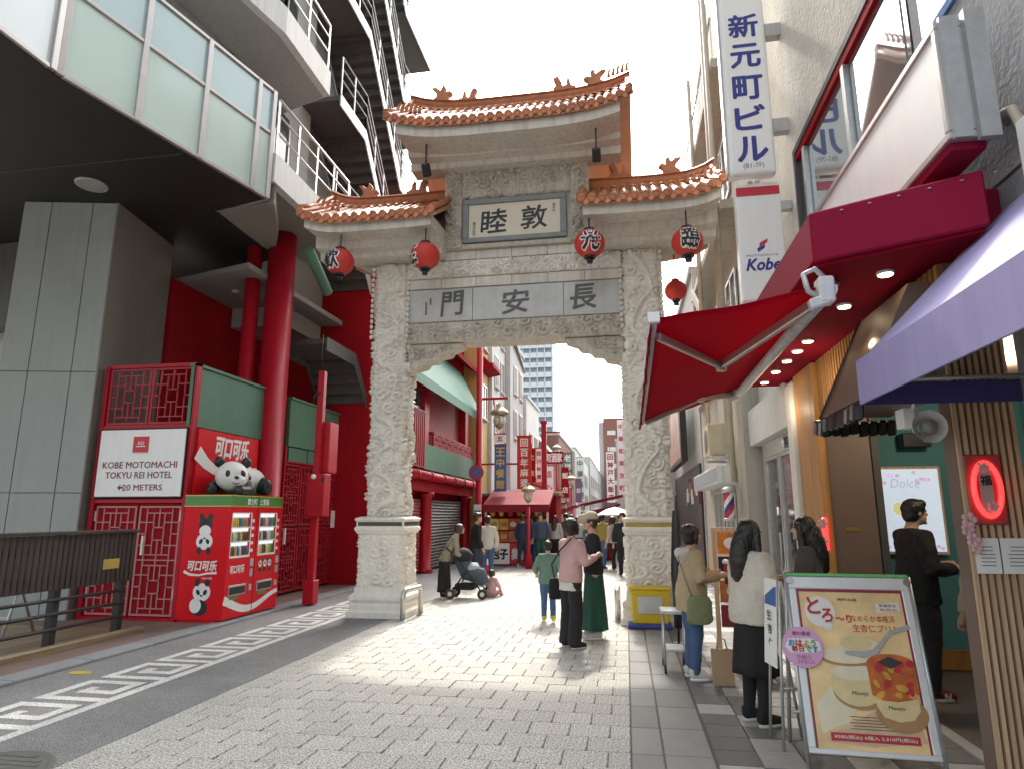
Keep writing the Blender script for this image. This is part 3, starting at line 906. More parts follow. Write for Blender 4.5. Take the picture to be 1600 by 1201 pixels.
def relief_panel(name, fr, w, h, depth, m, parent, cell=0.16, seed=3, step=0.013, base=0.03, extra=None, border=0.02):
    o, ax, ay = fr
    nn = ax.cross(ay)
    nx, ny = int(w/step), int(h/step)
    uu, vv = np.meshgrid(np.linspace(0,w,nx+1), np.linspace(0,h,ny+1))
    H = scroll_field(uu, vv, cell, seed)
    if extra: H = extra(uu, vv, H)
    e = np.minimum(np.minimum(uu, w-uu), np.minimum(vv, h-vv))
    H = H*np.clip(e/border-0.2, 0, 1)*depth
    H[0,:] = H[-1,:] = 0; H[:,0] = H[:,-1] = 0
    O, A, B, Nn = (np.array(t) for t in (o, ax, ay, nn))
    vs = O+uu[...,None]*A+vv[...,None]*B+(H+0.001)[...,None]*Nn
    idx = np.arange((ny+1)*(nx+1)).reshape(ny+1, nx+1)
    f = np.stack([idx[:-1,:-1], idx[:-1,1:], idx[1:,1:], idx[1:,:-1]], -1).reshape(-1, 4)
    vs = vs.reshape(-1,3)
    # skirt back to the wall
    ring = list(idx[0,:])+list(idx[1:,-1])+list(idx[-1,-2::-1])+list(idx[-2:0:-1,0])
    back = vs[ring]-Nn*base
    n0 = len(vs); k = len(ring)
    ff = np.array([(ring[(i+1) % k], ring[i], n0+i, n0+(i+1) % k) for i in range(k)])
    return link(name, np_mesh(name, np.vstack([vs, back]), np.vstack([f, ff]), m), parent)

gt = thing('stone_gate', 'tall carved white stone gate with orange tiled roofs spanning the street', 'gate', (-1.84,11.03,0))
GX = (-4.055, 0.375)
GYc = 11.03
svs, sf = carved_shaft(0.55, 1.60, 6.12, 0.11, 5, 0.23, 0.0135)
shaft_me = np_mesh('pillar_shaft', svs, sf, M['stone'])
ped_v, ped_f = carved_shaft(0.75, 0.48, 1.34, 0.055, 9, 0.20, 0.013, False)
ped_me = np_mesh('pedestal_die', ped_v, ped_f, M['stone'])
for i, gx in enumerate(GX):
    o = link('pillar_shaft', shaft_me, gt, local=True); o.location = (gx+1.84, 0, 0); o.rotation_euler = (0,0,i*PI)
    pd = link('pedestal_die', ped_me, gt, local=True); pd.location = (gx+1.84, 0, 0)
    q = MB()
    prof = [(0.50,0.0),(0.50,0.10),(0.465,0.13),(0.465,0.20),(0.44,0.24),(0.475,0.28),(0.475,0.34),(0.43,0.38),(0.41,0.40),(0.41,0.49)]
    def sq(r, z): return [(gx-r,GYc-r,z),(gx+r,GYc-r,z),(gx+r,GYc+r,z),(gx-r,GYc+r,z)]
    q.loft([sq(r,z) for r,z in prof], smooth=False)
    q.build('plinth', M['stone'], gt, bevel=0.008)
    q = MB(); q.loft([sq(r,z) for r,z in [(0.405,1.335),(0.41,1.36),(0.44,1.40),(0.44,1.44),(0.415,1.46),(0.415,1.54),(0.44,1.56),(0.44,1.59),(0.36,1.62)]], smooth=False)
    cap = q.build('pedestal_cap', M['stone'], gt, bevel=0.006)
    q = MB(); q.box(gx-0.385,GYc-0.419,1.468,gx+0.385,GYc-0.414,1.532); q.box(gx-0.419,GYc-0.385,1.468,gx-0.414,GYc+0.385,1.532); q.box(gx+0.414,GYc-0.385,1.468,gx+0.419,GYc+0.385,1.532)
    q.build('inlay', M['inlay'] if i == 0 else M['brass'], cap)
    # studs down the pillar edges
    q = MB()
    for s in (-1,1):
        for k in range(14): q.sphere((gx+s*0.335,GYc-0.33,4.75+k*0.098),(0.03,0.03,0.04),8,6)
    tag(q.build('edge_stud', M['stone'], gt), kind='stuff')
X0, X1 = GX[0]+0.30, GX[1]-0.30
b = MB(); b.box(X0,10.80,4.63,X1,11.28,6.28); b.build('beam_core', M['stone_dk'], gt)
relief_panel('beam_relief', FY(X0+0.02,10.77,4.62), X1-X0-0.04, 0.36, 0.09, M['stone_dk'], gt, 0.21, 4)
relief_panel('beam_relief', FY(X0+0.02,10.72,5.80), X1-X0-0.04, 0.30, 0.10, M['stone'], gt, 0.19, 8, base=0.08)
xs = [X0+0.01, -2.55, -0.94, X1-0.01]
for i in range(3):
    q = MB(); q.box(xs[i]+0.004,10.765,5.0,xs[i+1]-0.004,10.805,5.60); q.build('marble_slab', M['marble'], gt, bevel=0.004)
for z0,z1,yf in ((5.61,5.785,10.735),(6.11,6.27,10.70)):
    n = 6
    for k in range(n):
        a = X0+(X1-X0)*k/n; c = X0+(X1-X0)*(k+1)/n
        q = MB(); q.box(a+0.003,yf,z0,c-0.003,10.806,z1); q.build('trim_block', M['concrete'], gt, bevel=0.005)
q = MB()
fr = FY(0,10.762,5.30)
put_text(q,fr,'門',-2.92,0.02,0.44,0,0.001,0.022,0.38,warp=brush(0.012,9,1))
put_text(q,fr,'安',-1.78,0.0,0.43,0,0.001,0.022,0.46,warp=brush(0.012,9,4))
put_text(q,fr,'長',-0.60,0.02,0.43,0,0.001,0.022,0.44,warp=brush(0.012,9,7))
for (x,z0,z1) in ((-3.40,-0.17,0.07),(-3.32,0.02,0.14)): q.rect(fr,x-0.015,z0,x+0.015,z1,0,0.001)
tag(q.build('inscription', mat('carved_ink',(0.10,0.105,0.10),0.6,0.15,6), gt), kind='stuff')
# scalloped brackets under the beam
for s, xa in ((1,X0+0.01),(-1,X1-0.01)):
    def sc_pt(t): return xa+s*t
    prof = [(0,4.63),(1.02,4.63),(0.98,4.56),(0.80,4.50),(0.74,4.42),(0.58,4.40),(0.52,4.32),(0.36,4.31),(0.30,4.22),(0.10,4.18),(0,4.10)]
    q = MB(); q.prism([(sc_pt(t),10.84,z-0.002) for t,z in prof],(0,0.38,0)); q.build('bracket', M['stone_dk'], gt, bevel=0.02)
    q = MB()
    for k in range(16):
        t = random.uniform(0.05,0.75); z = 4.60-random.uniform(0.05,0.36)*(1-t)
        q.tube([(sc_pt(t)+0.06*math.cos(a),10.83,z+0.045*math.sin(a)) for a in np.linspace(0,4.6,9)],0.018,6)
    tag(q.build('bracket_carving', M['stone_dk'], gt), kind='stuff')
# centre body above the beam
CX = -1.75
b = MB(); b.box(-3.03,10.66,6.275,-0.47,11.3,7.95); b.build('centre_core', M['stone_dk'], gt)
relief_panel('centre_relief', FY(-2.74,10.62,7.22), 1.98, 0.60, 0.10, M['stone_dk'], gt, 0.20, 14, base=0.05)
for xa, sd in ((-3.05,15),(-0.77,16)):
    relief_panel('side_relief', FY(xa,10.61,6.30), 0.32, 1.52, 0.11, M['stone_dk'], gt, 0.19, sd, base=0.06)
relief_panel('sill_relief', FY(-2.72,10.62,6.275), 1.94, 0.085, 0.03, M['stone_dk'], gt, 0.06, 17, base=0.05)
for (x0,z0,x1,z1) in ((-2.71,6.37,-0.85,6.455),(-2.71,7.09,-0.85,7.19),(-2.71,6.457,-2.60,7.088),(-0.96,6.457,-0.85,7.088)):
    q = MB(); q.box(x0,10.57,z0,x1,10.662,z1); q.build('plaque_frame', M['slate'], gt, bevel=0.008)
b = MB(); b.box(-2.598,10.605,6.457,-0.962,10.655,7.088); pq = b.build('plaque', M['cream'], gt)
q = MB(); fr = FY(-1.78,10.603,6.77)
put_text(q,fr,'睦',-0.36,-0.01,0.44,0,0.001,0.016,0.46,warp=brush(0.016,7,11))
put_text(q,fr,'敦',0.36,0.01,0.44,0,0.001,0.016,0.46,warp=brush(0.016,7,15))
put_vert(q,fr,'歳次乙丑',-0.72,0.0,0.065,0.055,0,0.001,0.01)
put_vert(q,fr,'神戸市',0.71,0.25,0.06,0.05,0,0.001,0.01)
tag(q.build('calligraphy', M['black_ink'], pq), kind='stuff')
# eaves in painted concrete, roofs with single tiles
TS_ = MB()
def barrel(l, r0, r1, n=7, th=0.012):
    q = MB(); rings = []
    for (y, r) in ((0,r0),(l,r1)):
        ring = [(r*math.cos(PI*k/(n-1)), y, r*math.sin(PI*k/(n-1))) for k in range(n)] + [((r-th)*math.cos(PI*k/(n-1)), y, (r-th)*math.sin(PI*k/(n-1))) for k in range(n-1,-1,-1)]
        rings.append(ring)
    q.loft(rings, smooth=False)
    return q
def roof(x0, x1, yf, yr, yb, ze, zr, lift, npc, rows, lift_l=1.0, lift_r=1.0):
    cx, hl = (x0+x1)/2, (x1-x0)/2
    def lf(x):
        t = (x-cx)/hl
        return lift*abs(t)**4.0*(lift_r if t > 0 else lift_l)
    def zs(y):
        t = (y-yf)/(yr-yf) if y <= yr else (yb-y)/(yb-yr)
        return ze+(zr-ze)*(0.82*t+0.18*t*t)
    NX = 14
    q = MB(); ys = [yf,(yf+yr)/2,yr,(yr+yb)/2,yb]
    rings = []
    for i in range(NX+1):
        x = x0+(x1-x0)*i/NX
        rings.append([(x,y,zs(y)+lf(x)) for y in ys]+[(x,y,zs(y)+lf(x)-0.07) for y in ys[::-1]])
    q.loft(rings, smooth=False); rf = q.build('roof', M['terra_under'], gt)
    pw = (x1-x0)/npc
    sl = math.atan2(zr-ze, yr-yf)
    length = math.hypot(zr-ze, yr-yf)
    tl_ = length/rows*1.06
    tm = barrel(tl_, pw*0.40, pw*0.34).mesh('roof_tile', M['terracotta'])
    dm = MB(); dm.lathe([(pw*0.02,0.03),(pw*0.40,0.03),(pw*0.44,0.02),(pw*0.44,0.0),(0.001,0.0)],(0,0,0),14); dme = dm.mesh('eave_cap', M['terracotta'])
    pan = MB(); pan.prism([(-pw*0.5,0,0.035),(pw*0.5,0,0.035),(pw*0.46,0,0),(pw*0.26,0,-0.045),(0,0,-0.085),(-pw*0.26,0,-0.045),(-pw*0.46,0,0)],(0,0.03,0)); pme = pan.mesh('drip_tile', M['terracotta'])
    backm = MB()
    for i in range(npc):
        x = x0+pw*(i+0.5)
        e = 0.05
        sx = (lf(x+e)-lf(x-e))/(2*e)
        for r_ in range(rows):
            y = yf+(yr-yf)*r_/rows
            o = link('roof_tile', tm, rf); o.location = (x, y-0.02, zs(y)+lf(x)+0.005+0.006*(r_ % 2)); o.rotation_euler = (sl, -math.atan(sx), 0)
        o = link('eave_cap', dme, rf); o.location = (x, yf-0.015, zs(yf)+lf(x)+0.035); o.rotation_euler = (PI/2, -math.atan(sx), 0)
        if i < npc-1:
            o = link('drip_tile', pme, rf); o.location = (x+pw/2, yf-0.03, zs(yf)+lf(x+pw/2)); o.rotation_euler = (0, -math.atan(sx), 0)
        bq = barrel(length, pw*0.38, pw*0.38)
        mm = Matrix.Translation((x, yb, zs(yb)+lf(x)+0.005)) @ Matrix.Rotation(PI, 4, 'Z') @ Matrix.Rotation(sl, 4, 'X')
        backm.add([mm @ Vector(v) for v in bq.v], bq.f)
    tag(backm.build('back_tile_rows', M['terracotta'], rf), kind='stuff')
    # ridge
    q = MB(); rings = []
    for i in range(NX+1):
        x = x0+(x1-x0)*i/NX; z = zr+lf(x)
        rings.append([(x,yr-0.13,z-0.10),(x,yr-0.09,z-0.02),(x,yr-0.11,z+0.02),(x,yr-0.07,z+0.05),(x,yr-0.07,z+0.10),(x,yr-0.11,z+0.12),(x,yr-0.05,z+0.17),
                      (x,yr+0.05,z+0.17),(x,yr+0.11,z+0.12),(x,yr+0.07,z+0.10),(x,yr+0.07,z+0.05),(x,yr+0.11,z+0.02),(x,yr+0.09,z-0.02),(x,yr+0.13,z-0.10)])
    q.loft(rings, smooth=False); rd = q.build('ridge', M['terra_dark'], rf)
    for xe, s in ((x0+0.06,1),(x1-0.06,-1)):         # gable verge rows
        q = MB()
        for yy0, yy1 in ((yf-0.02,yr),(yb+0.02,yr)):
            pts = [(xe, yy0+(yy1-yy0)*t, zs(min(max(yy0+(yy1-yy0)*t,yf),yb))+lf(xe)+0.08) for t in (0,.25,.5,.75,1)]
            q.tube(pts,0.06,8)
        q.build('verge', M['terra_dark'], rf)
    return rf, lf, rd
fish = [(0.0,0.0),(0.30,0.0),(0.30,0.10),(0.22,0.16),(0.24,0.26),(0.33,0.36),(0.22,0.35),(0.14,0.28),(0.10,0.40),(0.03,0.33),(0.06,0.22),(-0.04,0.26),(-0.10,0.20),(-0.02,0.14)]
curl = [(-0.18,0.0),(0.18,0.0),(0.20,0.10),(0.15,0.17),(0.20,0.30),(0.11,0.33),(0.06,0.22),(0.04,0.14),(-0.02,0.16),(-0.03,0.32),(-0.08,0.24),(-0.09,0.15),(-0.17,0.12)]
def ornament(parent, x, y, z, prof, s=1.0, flip=1, nm='ridge_ornament'):
    q = MB(); q.prism([(x+flip*px*s, y-0.06, z+pz*s) for px,pz in prof],(0,0.12,0))
    return q.build(nm, M['terra_dark'], parent, bevel=0.018, seg=2)
def spikes(parent, x0, x1, y, z0, z1, n):
    for k in range(n):
        t = k/(n-1); x = x0+(x1-x0)*t; z = z0+(z1-z0)*t
        q = MB(); q.prism([(x-0.035,y-0.025,z-0.06),(x+0.035,y-0.025,z-0.06),(x+0.03,y-0.025,z+0.05),(x+0.07,y-0.025,z+0.15),(x-0.01,y-0.025,z+0.07)],(0,0.05,0))
        q.build('ridge_figure', M['terra_dark'], parent, bevel=0.01)
# upper
rf, lf, rd = roof(-3.84,0.34,9.45,10.85,12.2,8.02,9.20,0.24,28,5)
ornament(rd,-3.10,10.85,9.35,fish,1.0,-1); ornament(rd,-2.72,10.85,9.28,curl,1.0); ornament(rd,-0.85,10.85,9.28,curl,1.15,-1); ornament(rd,-0.42,10.85,9.34,fish,1.0)
spikes(rf,-3.75,-3.35,9.9,8.66,8.62,6); spikes(rf,-0.05,0.27,10.5,9.35,9.45,5)
def eave(x0, x1, yf, yw, z0, zw, zt, lf, core_in=0.25, step=True):
    NX = 10
    q = MB(); rings = []
    for i in range(NX+1):
        x = x0+(x1-x0)*i/NX; l = lf(x)
        ring = [(x,yf,z0+l),(x,yf,zt+l),(x,yw,zt+l+0.1),(x,yw,zw)]
        if step: ring += [(x,yw-0.34,zw),(x,yw-0.36,zw+0.09+l*0.3),(x,yw-0.55,zw+0.10+l*0.4),(x,yw-0.57,z0+l+0.03)]
        else: ring += [(x,yw-0.40,zw+0.02),(x,yw-0.42,zw+0.10+l*0.3)]
        rings.append(ring[::-1])
    q.loft(rings, smooth=False)
    return q.build('concrete_eave', M['concrete'], gt)
eave(-3.62,0.12,9.52,10.7,7.80,7.72,7.98,lf)
# lower roofs
rl, lfl, rdl = roof(-5.40,-2.92,9.62,10.95,12.2,6.52,7.42,0.22,15,4,1.0,0.1)
ornament(rdl,-4.55,10.95,7.50,fish,0.95,-1); ornament(rdl,-3.70,10.95,7.50,curl,1.1)
spikes(rl,-5.32,-4.92,10.2,7.14,7.05,5)
eave(-5.28,-3.02,9.70,10.72,6.33,6.13,6.52,lfl,step=True)
rr_, lfr, rdr = roof(-0.62,1.72,9.62,10.95,12.2,6.50,7.40,0.22,14,4,0.1,1.0)
ornament(rdr,0.12,10.95,7.48,curl,1.1,-1); ornament(rdr,0.86,10.95,7.52,fish,0.95)
spikes(rr_,1.18,1.64,10.2,7.03,7.14,6)
eave(-0.52,1.60,9.70,10.72,6.30,6.10,6.50,lfr,step=True)
b = MB()
b.box(-4.6,10.72,6.12,-3.03,11.4,6.9); b.build('roof_beam', M['stone_dk'], gt)
b = MB(); b.box(-0.47,10.72,6.10,0.9,11.4,6.9); b.build('roof_beam', M['stone_dk'], gt)
# outer cantilever blocks
for x0, x1 in ((-5.2,-4.5),(0.82,1.52)):
    q = MB(); q.prism([(x0 if x0 < -2 else x1,10.85,6.45),(x1 if x0 < -2 else x0,10.85,6.10),(x1 if x0 < -2 else x0,10.85,6.60),(x0 if x0 < -2 else x1,10.85,6.60)],(0,0.4,0)); q.build('cantilever', M['concrete'], gt)
# floodlights under the upper eave
for i,(x,l) in enumerate(((-3.15,'black floodlight hanging under the upper gate roof beside the metal stair'),(-0.28,'black floodlight hanging under the upper gate roof nearest the tall blue lettered sign'))):
    fl = thing('floodlight', l, 'floodlight', (x,9.75,7.8), 'floodlights under the upper gate roof')
    q = MB(); q.bar((x,9.75,7.84),(x,9.75,7.5),0.03,0.03); q.build('bracket', M['black'], fl)
    q = MB(); q.obox((x,9.78,7.38),(0.07,0,0),(0,0.035,0.03),(0,-0.07,0.085)); q.build('housing', M['black'], fl, bevel=0.015)
    q = MB(); q.obox((x,9.822,7.413),(0.055,0,0),(0,0.004,0.003),(0,-0.055,0.065)); q.build('lens', M['galv'], fl)

# ================================================================ lanterns
M['lantern'] = mat('lantern_red', (0.52,0.035,0.022), 0.55, 0.08, 8, bump=0.05, bscale=30)
def lantern(x, y, z, ch, yaw, label, ztop, rad=0.245, group='paper lanterns hung on the gate'):
    t = thing('paper_lantern', label, 'lantern', (x,y,z), group)
    q = MB(); n = 12; prof = []
    for k in range(n+1):
        a = -1.25+2.5*k/n
        prof.append((rad*math.cos(a)*(1.0 if k % 2 else 0.985), rad*0.95*math.sin(a)))
    q.lathe(prof,(x,y,z),28); q.build('shade', M['lantern'], t)
    for s in (-1,1):
        zc = z+s*rad*0.92
        q = MB(); q.lathe([(rad*0.36,-0.025),(rad*0.38,0),(rad*0.36,0.025)],(x,y,zc),18); q.build('rim', M['black'], t)
    q = MB(); q.lathe([(0.045,-0.09),(0.05,0.0)],(x,y,z-rad*0.95),12); q.build('socket', M['black'], t)
    q = MB(); q.tube([(x,y,z+rad*0.93),(x,y,ztop)],0.012,6); q.build('cord', M['black'], t)
    if ch:
        vs, fs, _bb = glyphs(ch, 0.0, 2)
        k = rad*1.28/0.92
        for bold, mm, dr in ((0.085,'white_ink',0.003),(0.028,'black_ink',0.007)):
            q = MB()
            for c_ in range(9):
                bu, bv = (0,0) if c_ == 8 else (bold*math.cos(PI*c_/4), bold*math.sin(PI*c_/4))
                out = []
                for (gx_,gy_) in vs:
                    u = (gx_+bu-0.5)*k; v = (gy_+bv-0.38)*k
                    a = math.asin(max(-0.97,min(0.97,v/(rad*0.95)))); r_ = (rad*math.cos(a))+dr+0.0003*c_
                    th = u/rad+yaw
                    out.append((x+r_*math.sin(th), y-r_*math.cos(th), z+v))
                q.add(out, fs)
            tag(q.build('lettering', M[mm], t), kind='stuff')
    return t
lantern(-4.66,9.85,5.86,'歓',-0.35,'red paper lantern at the outer end of the gate, beside the round red columns',6.42)
lantern(-3.15,9.85,5.86,'迎',-1.05,'red paper lantern with its lettering turned away, by the gate pillar next to the stair',6.36)
lantern(-0.43,9.85,5.88,'光',0.12,'red paper lantern hanging just beside the framed calligraphy plaque',6.35)
lantern(1.08,9.85,5.80,'臨',0.1,'red paper lantern below the outer roof end beside the tall shop sign',6.40)
lantern(1.02,11.6,5.62,None,0,'small orange red lantern lower down behind the gate roof end',6.6,0.20)

# ================================================================ vending machines with panda
def can_row(mb, yc0, yc1, x, z, n, seed):
    rr = random.Random(seed)
    for k in range(n):
        yy = yc0+(yc1-yc0)*(k+0.5)/n
        mb.lathe([(0.026,0),(0.028,0.01),(0.028,0.11),(0.016,0.135),(0.014,0.15)],(x,yy,z),8,rr.randrange(6))
M['cans'] = [mat('drink_'+n, c, 0.3, 0.1, 5) for n, c in (('yellow',(0.6,0.45,0.05)),('green',(0.1,0.35,0.12)),('blue',(0.06,0.12,0.4)),('brown',(0.14,0.07,0.03)),('white',(0.6,0.6,0.6)),('orange',(0.6,0.2,0.03)))]
VX0, VX1 = -6.96, -6.15
for i,(y0,y1,lb) in enumerate(((9.60,10.385,'red drinks vending machine nearest the hotel sign, panda pictures on its side'),(10.405,11.19,'red drinks vending machine standing against the round red column'))):
    vm = thing('vending_machine', lb, 'vending machine', ((VX0+VX1)/2,(y0+y1)/2,0.02), 'drinks vending machines')
    q = MB(); q.box(VX0,y0,0.05,VX1-0.05,y1,1.77); q.box(VX0+0.03,y0+0.02,0.02,VX1-0.08,y1-0.02,0.05)
    q.build('cabinet', M['coke_red'], vm, bevel=0.012, seg=2)
    # front door as a frame round the display
    q = MB()
    q.box(VX1-0.05,y0,0.06,VX1,y1,0.98); q.box(VX1-0.05,y0,1.68,VX1,y1,1.77); q.box(VX1-0.05,y0,0.98,VX1,y0+0.07,1.68); q.box(VX1-0.05,y1-0.17,0.98,VX1,y1,1.68)
    dr = q.build('door', M['coke_red'], vm)
    q = MB(); q.box(VX1-0.05,y0+0.071,0.985,VX1-0.044,y1-0.171,1.675); q.build('display_back', mat('display_back%d'%i,(0.35,0.36,0.38),0.5,0.05,4,emit=(0.9,0.95,1.0),estr=0.25), vm)
    for k in range(3):
        z = 1.01+k*0.225
        q = MB(); q.box(VX1-0.043,y0+0.072,z-0.022,VX1-0.002,y1-0.172,z-0.002); sh = q.build('shelf', M['white'], vm)
        q = MB(); can_row(q,y0+0.09,y1-0.19,VX1-0.028,z,8,i*10+k); tag(q.build('drink_row', M['cans'], sh), kind='stuff')
    q = MB(); q.box(VX1-0.006,y0+0.065,0.975,VX1+0.004,y1-0.165,0.99); q.box(VX1-0.006,y0+0.065,1.67,VX1+0.004,y1-0.165,1.685); q.box(VX1-0.006,y0+0.06,0.99,VX1+0.004,y0+0.075,1.67); q.box(VX1-0.006,y1-0.175,0.99,VX1+0.004,y1-0.16,1.67); q.build('display_frame', M['white'], vm)
    q = MB(); q.box(VX1,y0+0.10,0.40,VX1+0.012,y1-0.22,0.56); hatch = q.build('hatch', M['galv'], vm, bevel=0.004)
    q = MB(); q.box(VX1+0.0125,y0+0.12,0.42,VX1+0.018,y1-0.24,0.53); q.build('flap', M['black'], hatch)
    q = MB(); q.box(VX1,y0+0.14,0.34,VX1+0.006,y0+0.40,0.385); q.build('recycle_label', M['mach_green'], vm)
    q = MB(); q.box(VX1,y1-0.13,0.82,VX1+0.012,y1-0.04,0.94); q.box(VX1,y1-0.12,0.66,VX1+0.014,y1-0.05,0.78); q.box(VX1,y1-0.12,0.44,VX1+0.012,y1-0.05,0.53); q.build('coin_panel', M['galv'], vm)
    # white ribbon at the foot
    fr = FXp(VX1,y0,0)
    L_ = y1-y0
    ph = 0 if i == 0 else L_
    pts = []; ws = []
    for k in range(15):
        s = ph+L_*k/14; t = s/1.59
        pts.append((L_*k/14, 0.24-0.11*math.sin(t*2*PI*0.82-0.6)*1.0+0.05*(1-t))); ws.append(0.055*(1-0.6*t)+0.012)
    q = MB(); q.band(fr,pts,ws,0,0.004); tag(q.build('ribbon', M['white_ink'], vm), kind='stuff')
    q = MB()
    if i == 0: put_text(q,fr,'可口可乐',0.30,0.80,0.12,0,0.004,0.035,0.40,0.12)
    else:
        for k in range(3):
            q.ell(fr,0.17+k*0.15,0.84,0.055,0.062,0,0.003,16); q.ell(fr,0.135+k*0.15,0.90,0.02,0.02,1,0.005,10); q.ell(fr,0.205+k*0.15,0.90,0.02,0.02,1,0.005,10)
            q.ell(fr,0.15+k*0.15,0.845,0.013,0.022,1,0.005,10); q.ell(fr,0.19+k*0.15,0.845,0.013,0.022,1,0.005,10); q.ell(fr,0.17+k*0.15,0.74,0.05,0.04,1,0.003,14)
    for k in range(5): q.rect(fr,L_-0.15,1.05+k*0.12,L_-0.08,1.10+k*0.12,0,0.003)
    tag(q.build('decal', [M['white_ink'],M['black_ink']], vm), kind='stuff')
    # green header
    q = MB(); q.box(VX0,y0,1.773,VX1,y1,1.965); hd = q.build('header', M['mach_green'], vm)
    q = MB()
    for z in (1.778,1.945): q.box(VX1+0.001,y0,z,VX1+0.006,y1,z+0.016)
    if i == 0:
        for z in (1.778,1.945): q.box(VX0,y0-0.006,z,VX1,y0-0.001,z+0.016)
    q.build('trim', M['gold'], hd)
    q = MB()
    if i == 0: put_text(q,fr,'富士町',0.60,1.865,0.10,0,0.004,0.03,0.28)
    else: put_text(q,fr,'土堂福',0.17,1.865,0.10,0,0.004,0.03,0.28)
    tag(q.build('lettering', M['white_ink'], hd), kind='stuff')
    if i == 0:
        fr = FY(VX0,y0,0)
        q = MB()
        put_text(q,fr,'可口可乐',0.40,0.87,0.15,0,0.004,0.035,0.50,0.12)
        q.band(fr,[(0.09,0.78),(0.20,0.735),(0.35,0.725),(0.50,0.755),(0.66,0.765)],[0.022,0.02,0.014,0.014,0.02],0,0.004)
        put_text(q,fr,'coca-cola',0.50,0.685,0.035,0,0.004,0.02,0.17,0.2)
        # plain panda pictures
        def pan(cx, cy, s, up):
            q.ell(fr,cx,cy,0.15*s,0.135*s,0,0.003)
            for sx in (-1,1):
                q.ell(fr,cx+sx*0.085*s,cy+up*0.15*s,0.045*s,0.06*s,1,0.003); q.ell(fr,cx+sx*0.06*s,cy,0.03*s,0.045*s,1,0.006,16,-sx*0.5*up)
            q.ell(fr,cx,cy-up*0.05*s,0.022*s,0.015*s,1,0.006,12)
        pan(0.40,1.24,0.95,-1); q.ell(fr,0.40,1.50,0.12,0.10,1,0.003); q.ell(fr,0.40,1.40,0.10,0.09,0,0.005); q.ell(fr,0.33,1.60,0.045,0.075,1,0.006,16,0.3); q.ell(fr,0.47,1.60,0.045,0.075,1,0.006,16,-0.3)
        q.ell(fr,0.40,0.24,0.15,0.12,1,0.003); q.ell(fr,0.34,0.27,0.10,0.11,0,0.005); pan(0.43,0.47,1.0,1)
        tag(q.build('side_decal', [M['white_ink'],M['black_ink']], vm), kind='stuff')
# brand panel on the wall above
bp = thing('brand_panel', 'red wall panel with white lettering and ribbon behind the panda figure', 'sign', (-6.95,10.7,2.0))
q = MB(); q.box(-6.985,9.74,1.98,-6.93,11.55,3.06); q.build('panel', M['coke_red'], bp)
fr = FXp(-6.929,9.74,1.98)
q = MB(); put_text(q,fr,'可口可乐',0.98,0.83,0.36,0,0.003,0.04,1.0,0.12)
q.band(fr,[(0.0,0.68),(0.25,0.52),(0.5,0.42),(0.8,0.36),(1.2,0.4),(1.8,0.5)],[0.13,0.10,0.08,0.05,0.04,0.05],0,0.003)
tag(q.build('lettering', M['white_ink'], bp), kind='stuff')
# panda figure lying on top
def remesh(o, vox, smooth=4, disp=0.0, dscale=0.1):
    m = o.modifiers.new('remesh','REMESH'); m.mode = 'VOXEL'; m.voxel_size = vox; m.use_smooth_shade = True
    if smooth:
        s = o.modifiers.new('smooth','SMOOTH'); s.iterations = smooth; s.factor = 0.5
    if disp > 0:
        k = 'folds_%.3f' % dscale
        tx = bpy.data.textures.get(k)
        if tx is None:
            tx = bpy.data.textures.new(k,'CLOUDS'); tx.noise_scale = dscale; tx.noise_depth = 2
        d = o.modifiers.new('folds','DISPLACE'); d.texture = tx; d.strength = disp; d.mid_level = 0.5; d.texture_coords = 'LOCAL'
    return o
pa = thing('panda_statue', 'black and white panda figure lying on top of the red vending machines', 'statue', (-6.55,10.3,1.967))
M['panda_w'] = mat('panda_white', (0.72,0.70,0.66), 0.45, 0.05, 4)
M['panda_b'] = mat('panda_black', (0.018,0.018,0.02), 0.4, 0.1, 4)
Z = 1.967
q = MB(); q.sphere((-6.60,10.42,Z+0.25),(0.26,0.36,0.235),20,14); q.sphere((-6.62,10.78,Z+0.22),(0.25,0.24,0.22),20,14); remesh(q.build('body', M['panda_w'], pa),0.022,3)
q = MB(); q.sphere((-6.44,10.02,Z+0.27),(0.225,0.25,0.215),22,16); q.sphere((-6.27,9.93,Z+0.20),(0.10,0.10,0.08),14,10); hd = remesh(q.build('head', M['panda_w'], pa),0.018,4)
dv = Vector((0.72,-0.69,0)); sv = Vector((0.69,0.72,0))
hc = Vector((-6.44,10.02,Z+0.27))
for s in (-1,1):
    c = hc+sv*s*0.19+Vector((0,0,0.20)); q = MB(); q.sphere(c,(0.075,0.075,0.08),14,10); q.build('ear', M['panda_b'], hd)
    c = hc+dv*0.185+sv*s*0.10+Vector((0,0,0.02)); q = MB(); q.sphere(c,(0.045,0.045,0.062),14,10); q.build('eye_patch', M['panda_b'], hd)
q = MB(); q.sphere(hc+dv*0.285+Vector((0,0,-0.03)),(0.035,0.035,0.024),12,8); q.build('nose', M['panda_b'], hd)
q = MB(); q.tube([hc+dv*0.27+sv*t*0.05+Vector((0,0,-0.10-0.02*(1-t*t))) for t in (-1,-0.5,0,0.5,1)],0.007,6); q.build('mouth', M['panda_b'], hd)
q = MB()
q.tube([(-6.70,10.30,Z+0.35),(-6.50,10.26,Z+0.36),(-6.36,10.27,Z+0.20)],[0.12,0.13,0.10],12)
q.tube([(-6.36,10.27,Z+0.16),(-6.24,10.12,Z+0.07),(-6.24,9.90,Z+0.06)],[0.09,0.075,0.07],12); q.tube([(-6.70,10.10,Z+0.18),(-6.66,9.86,Z+0.08),(-6.55,9.74,Z+0.06)],[0.10,0.08,0.07],12)
remesh(q.build('foreleg', M['panda_b'], pa),0.02,3)
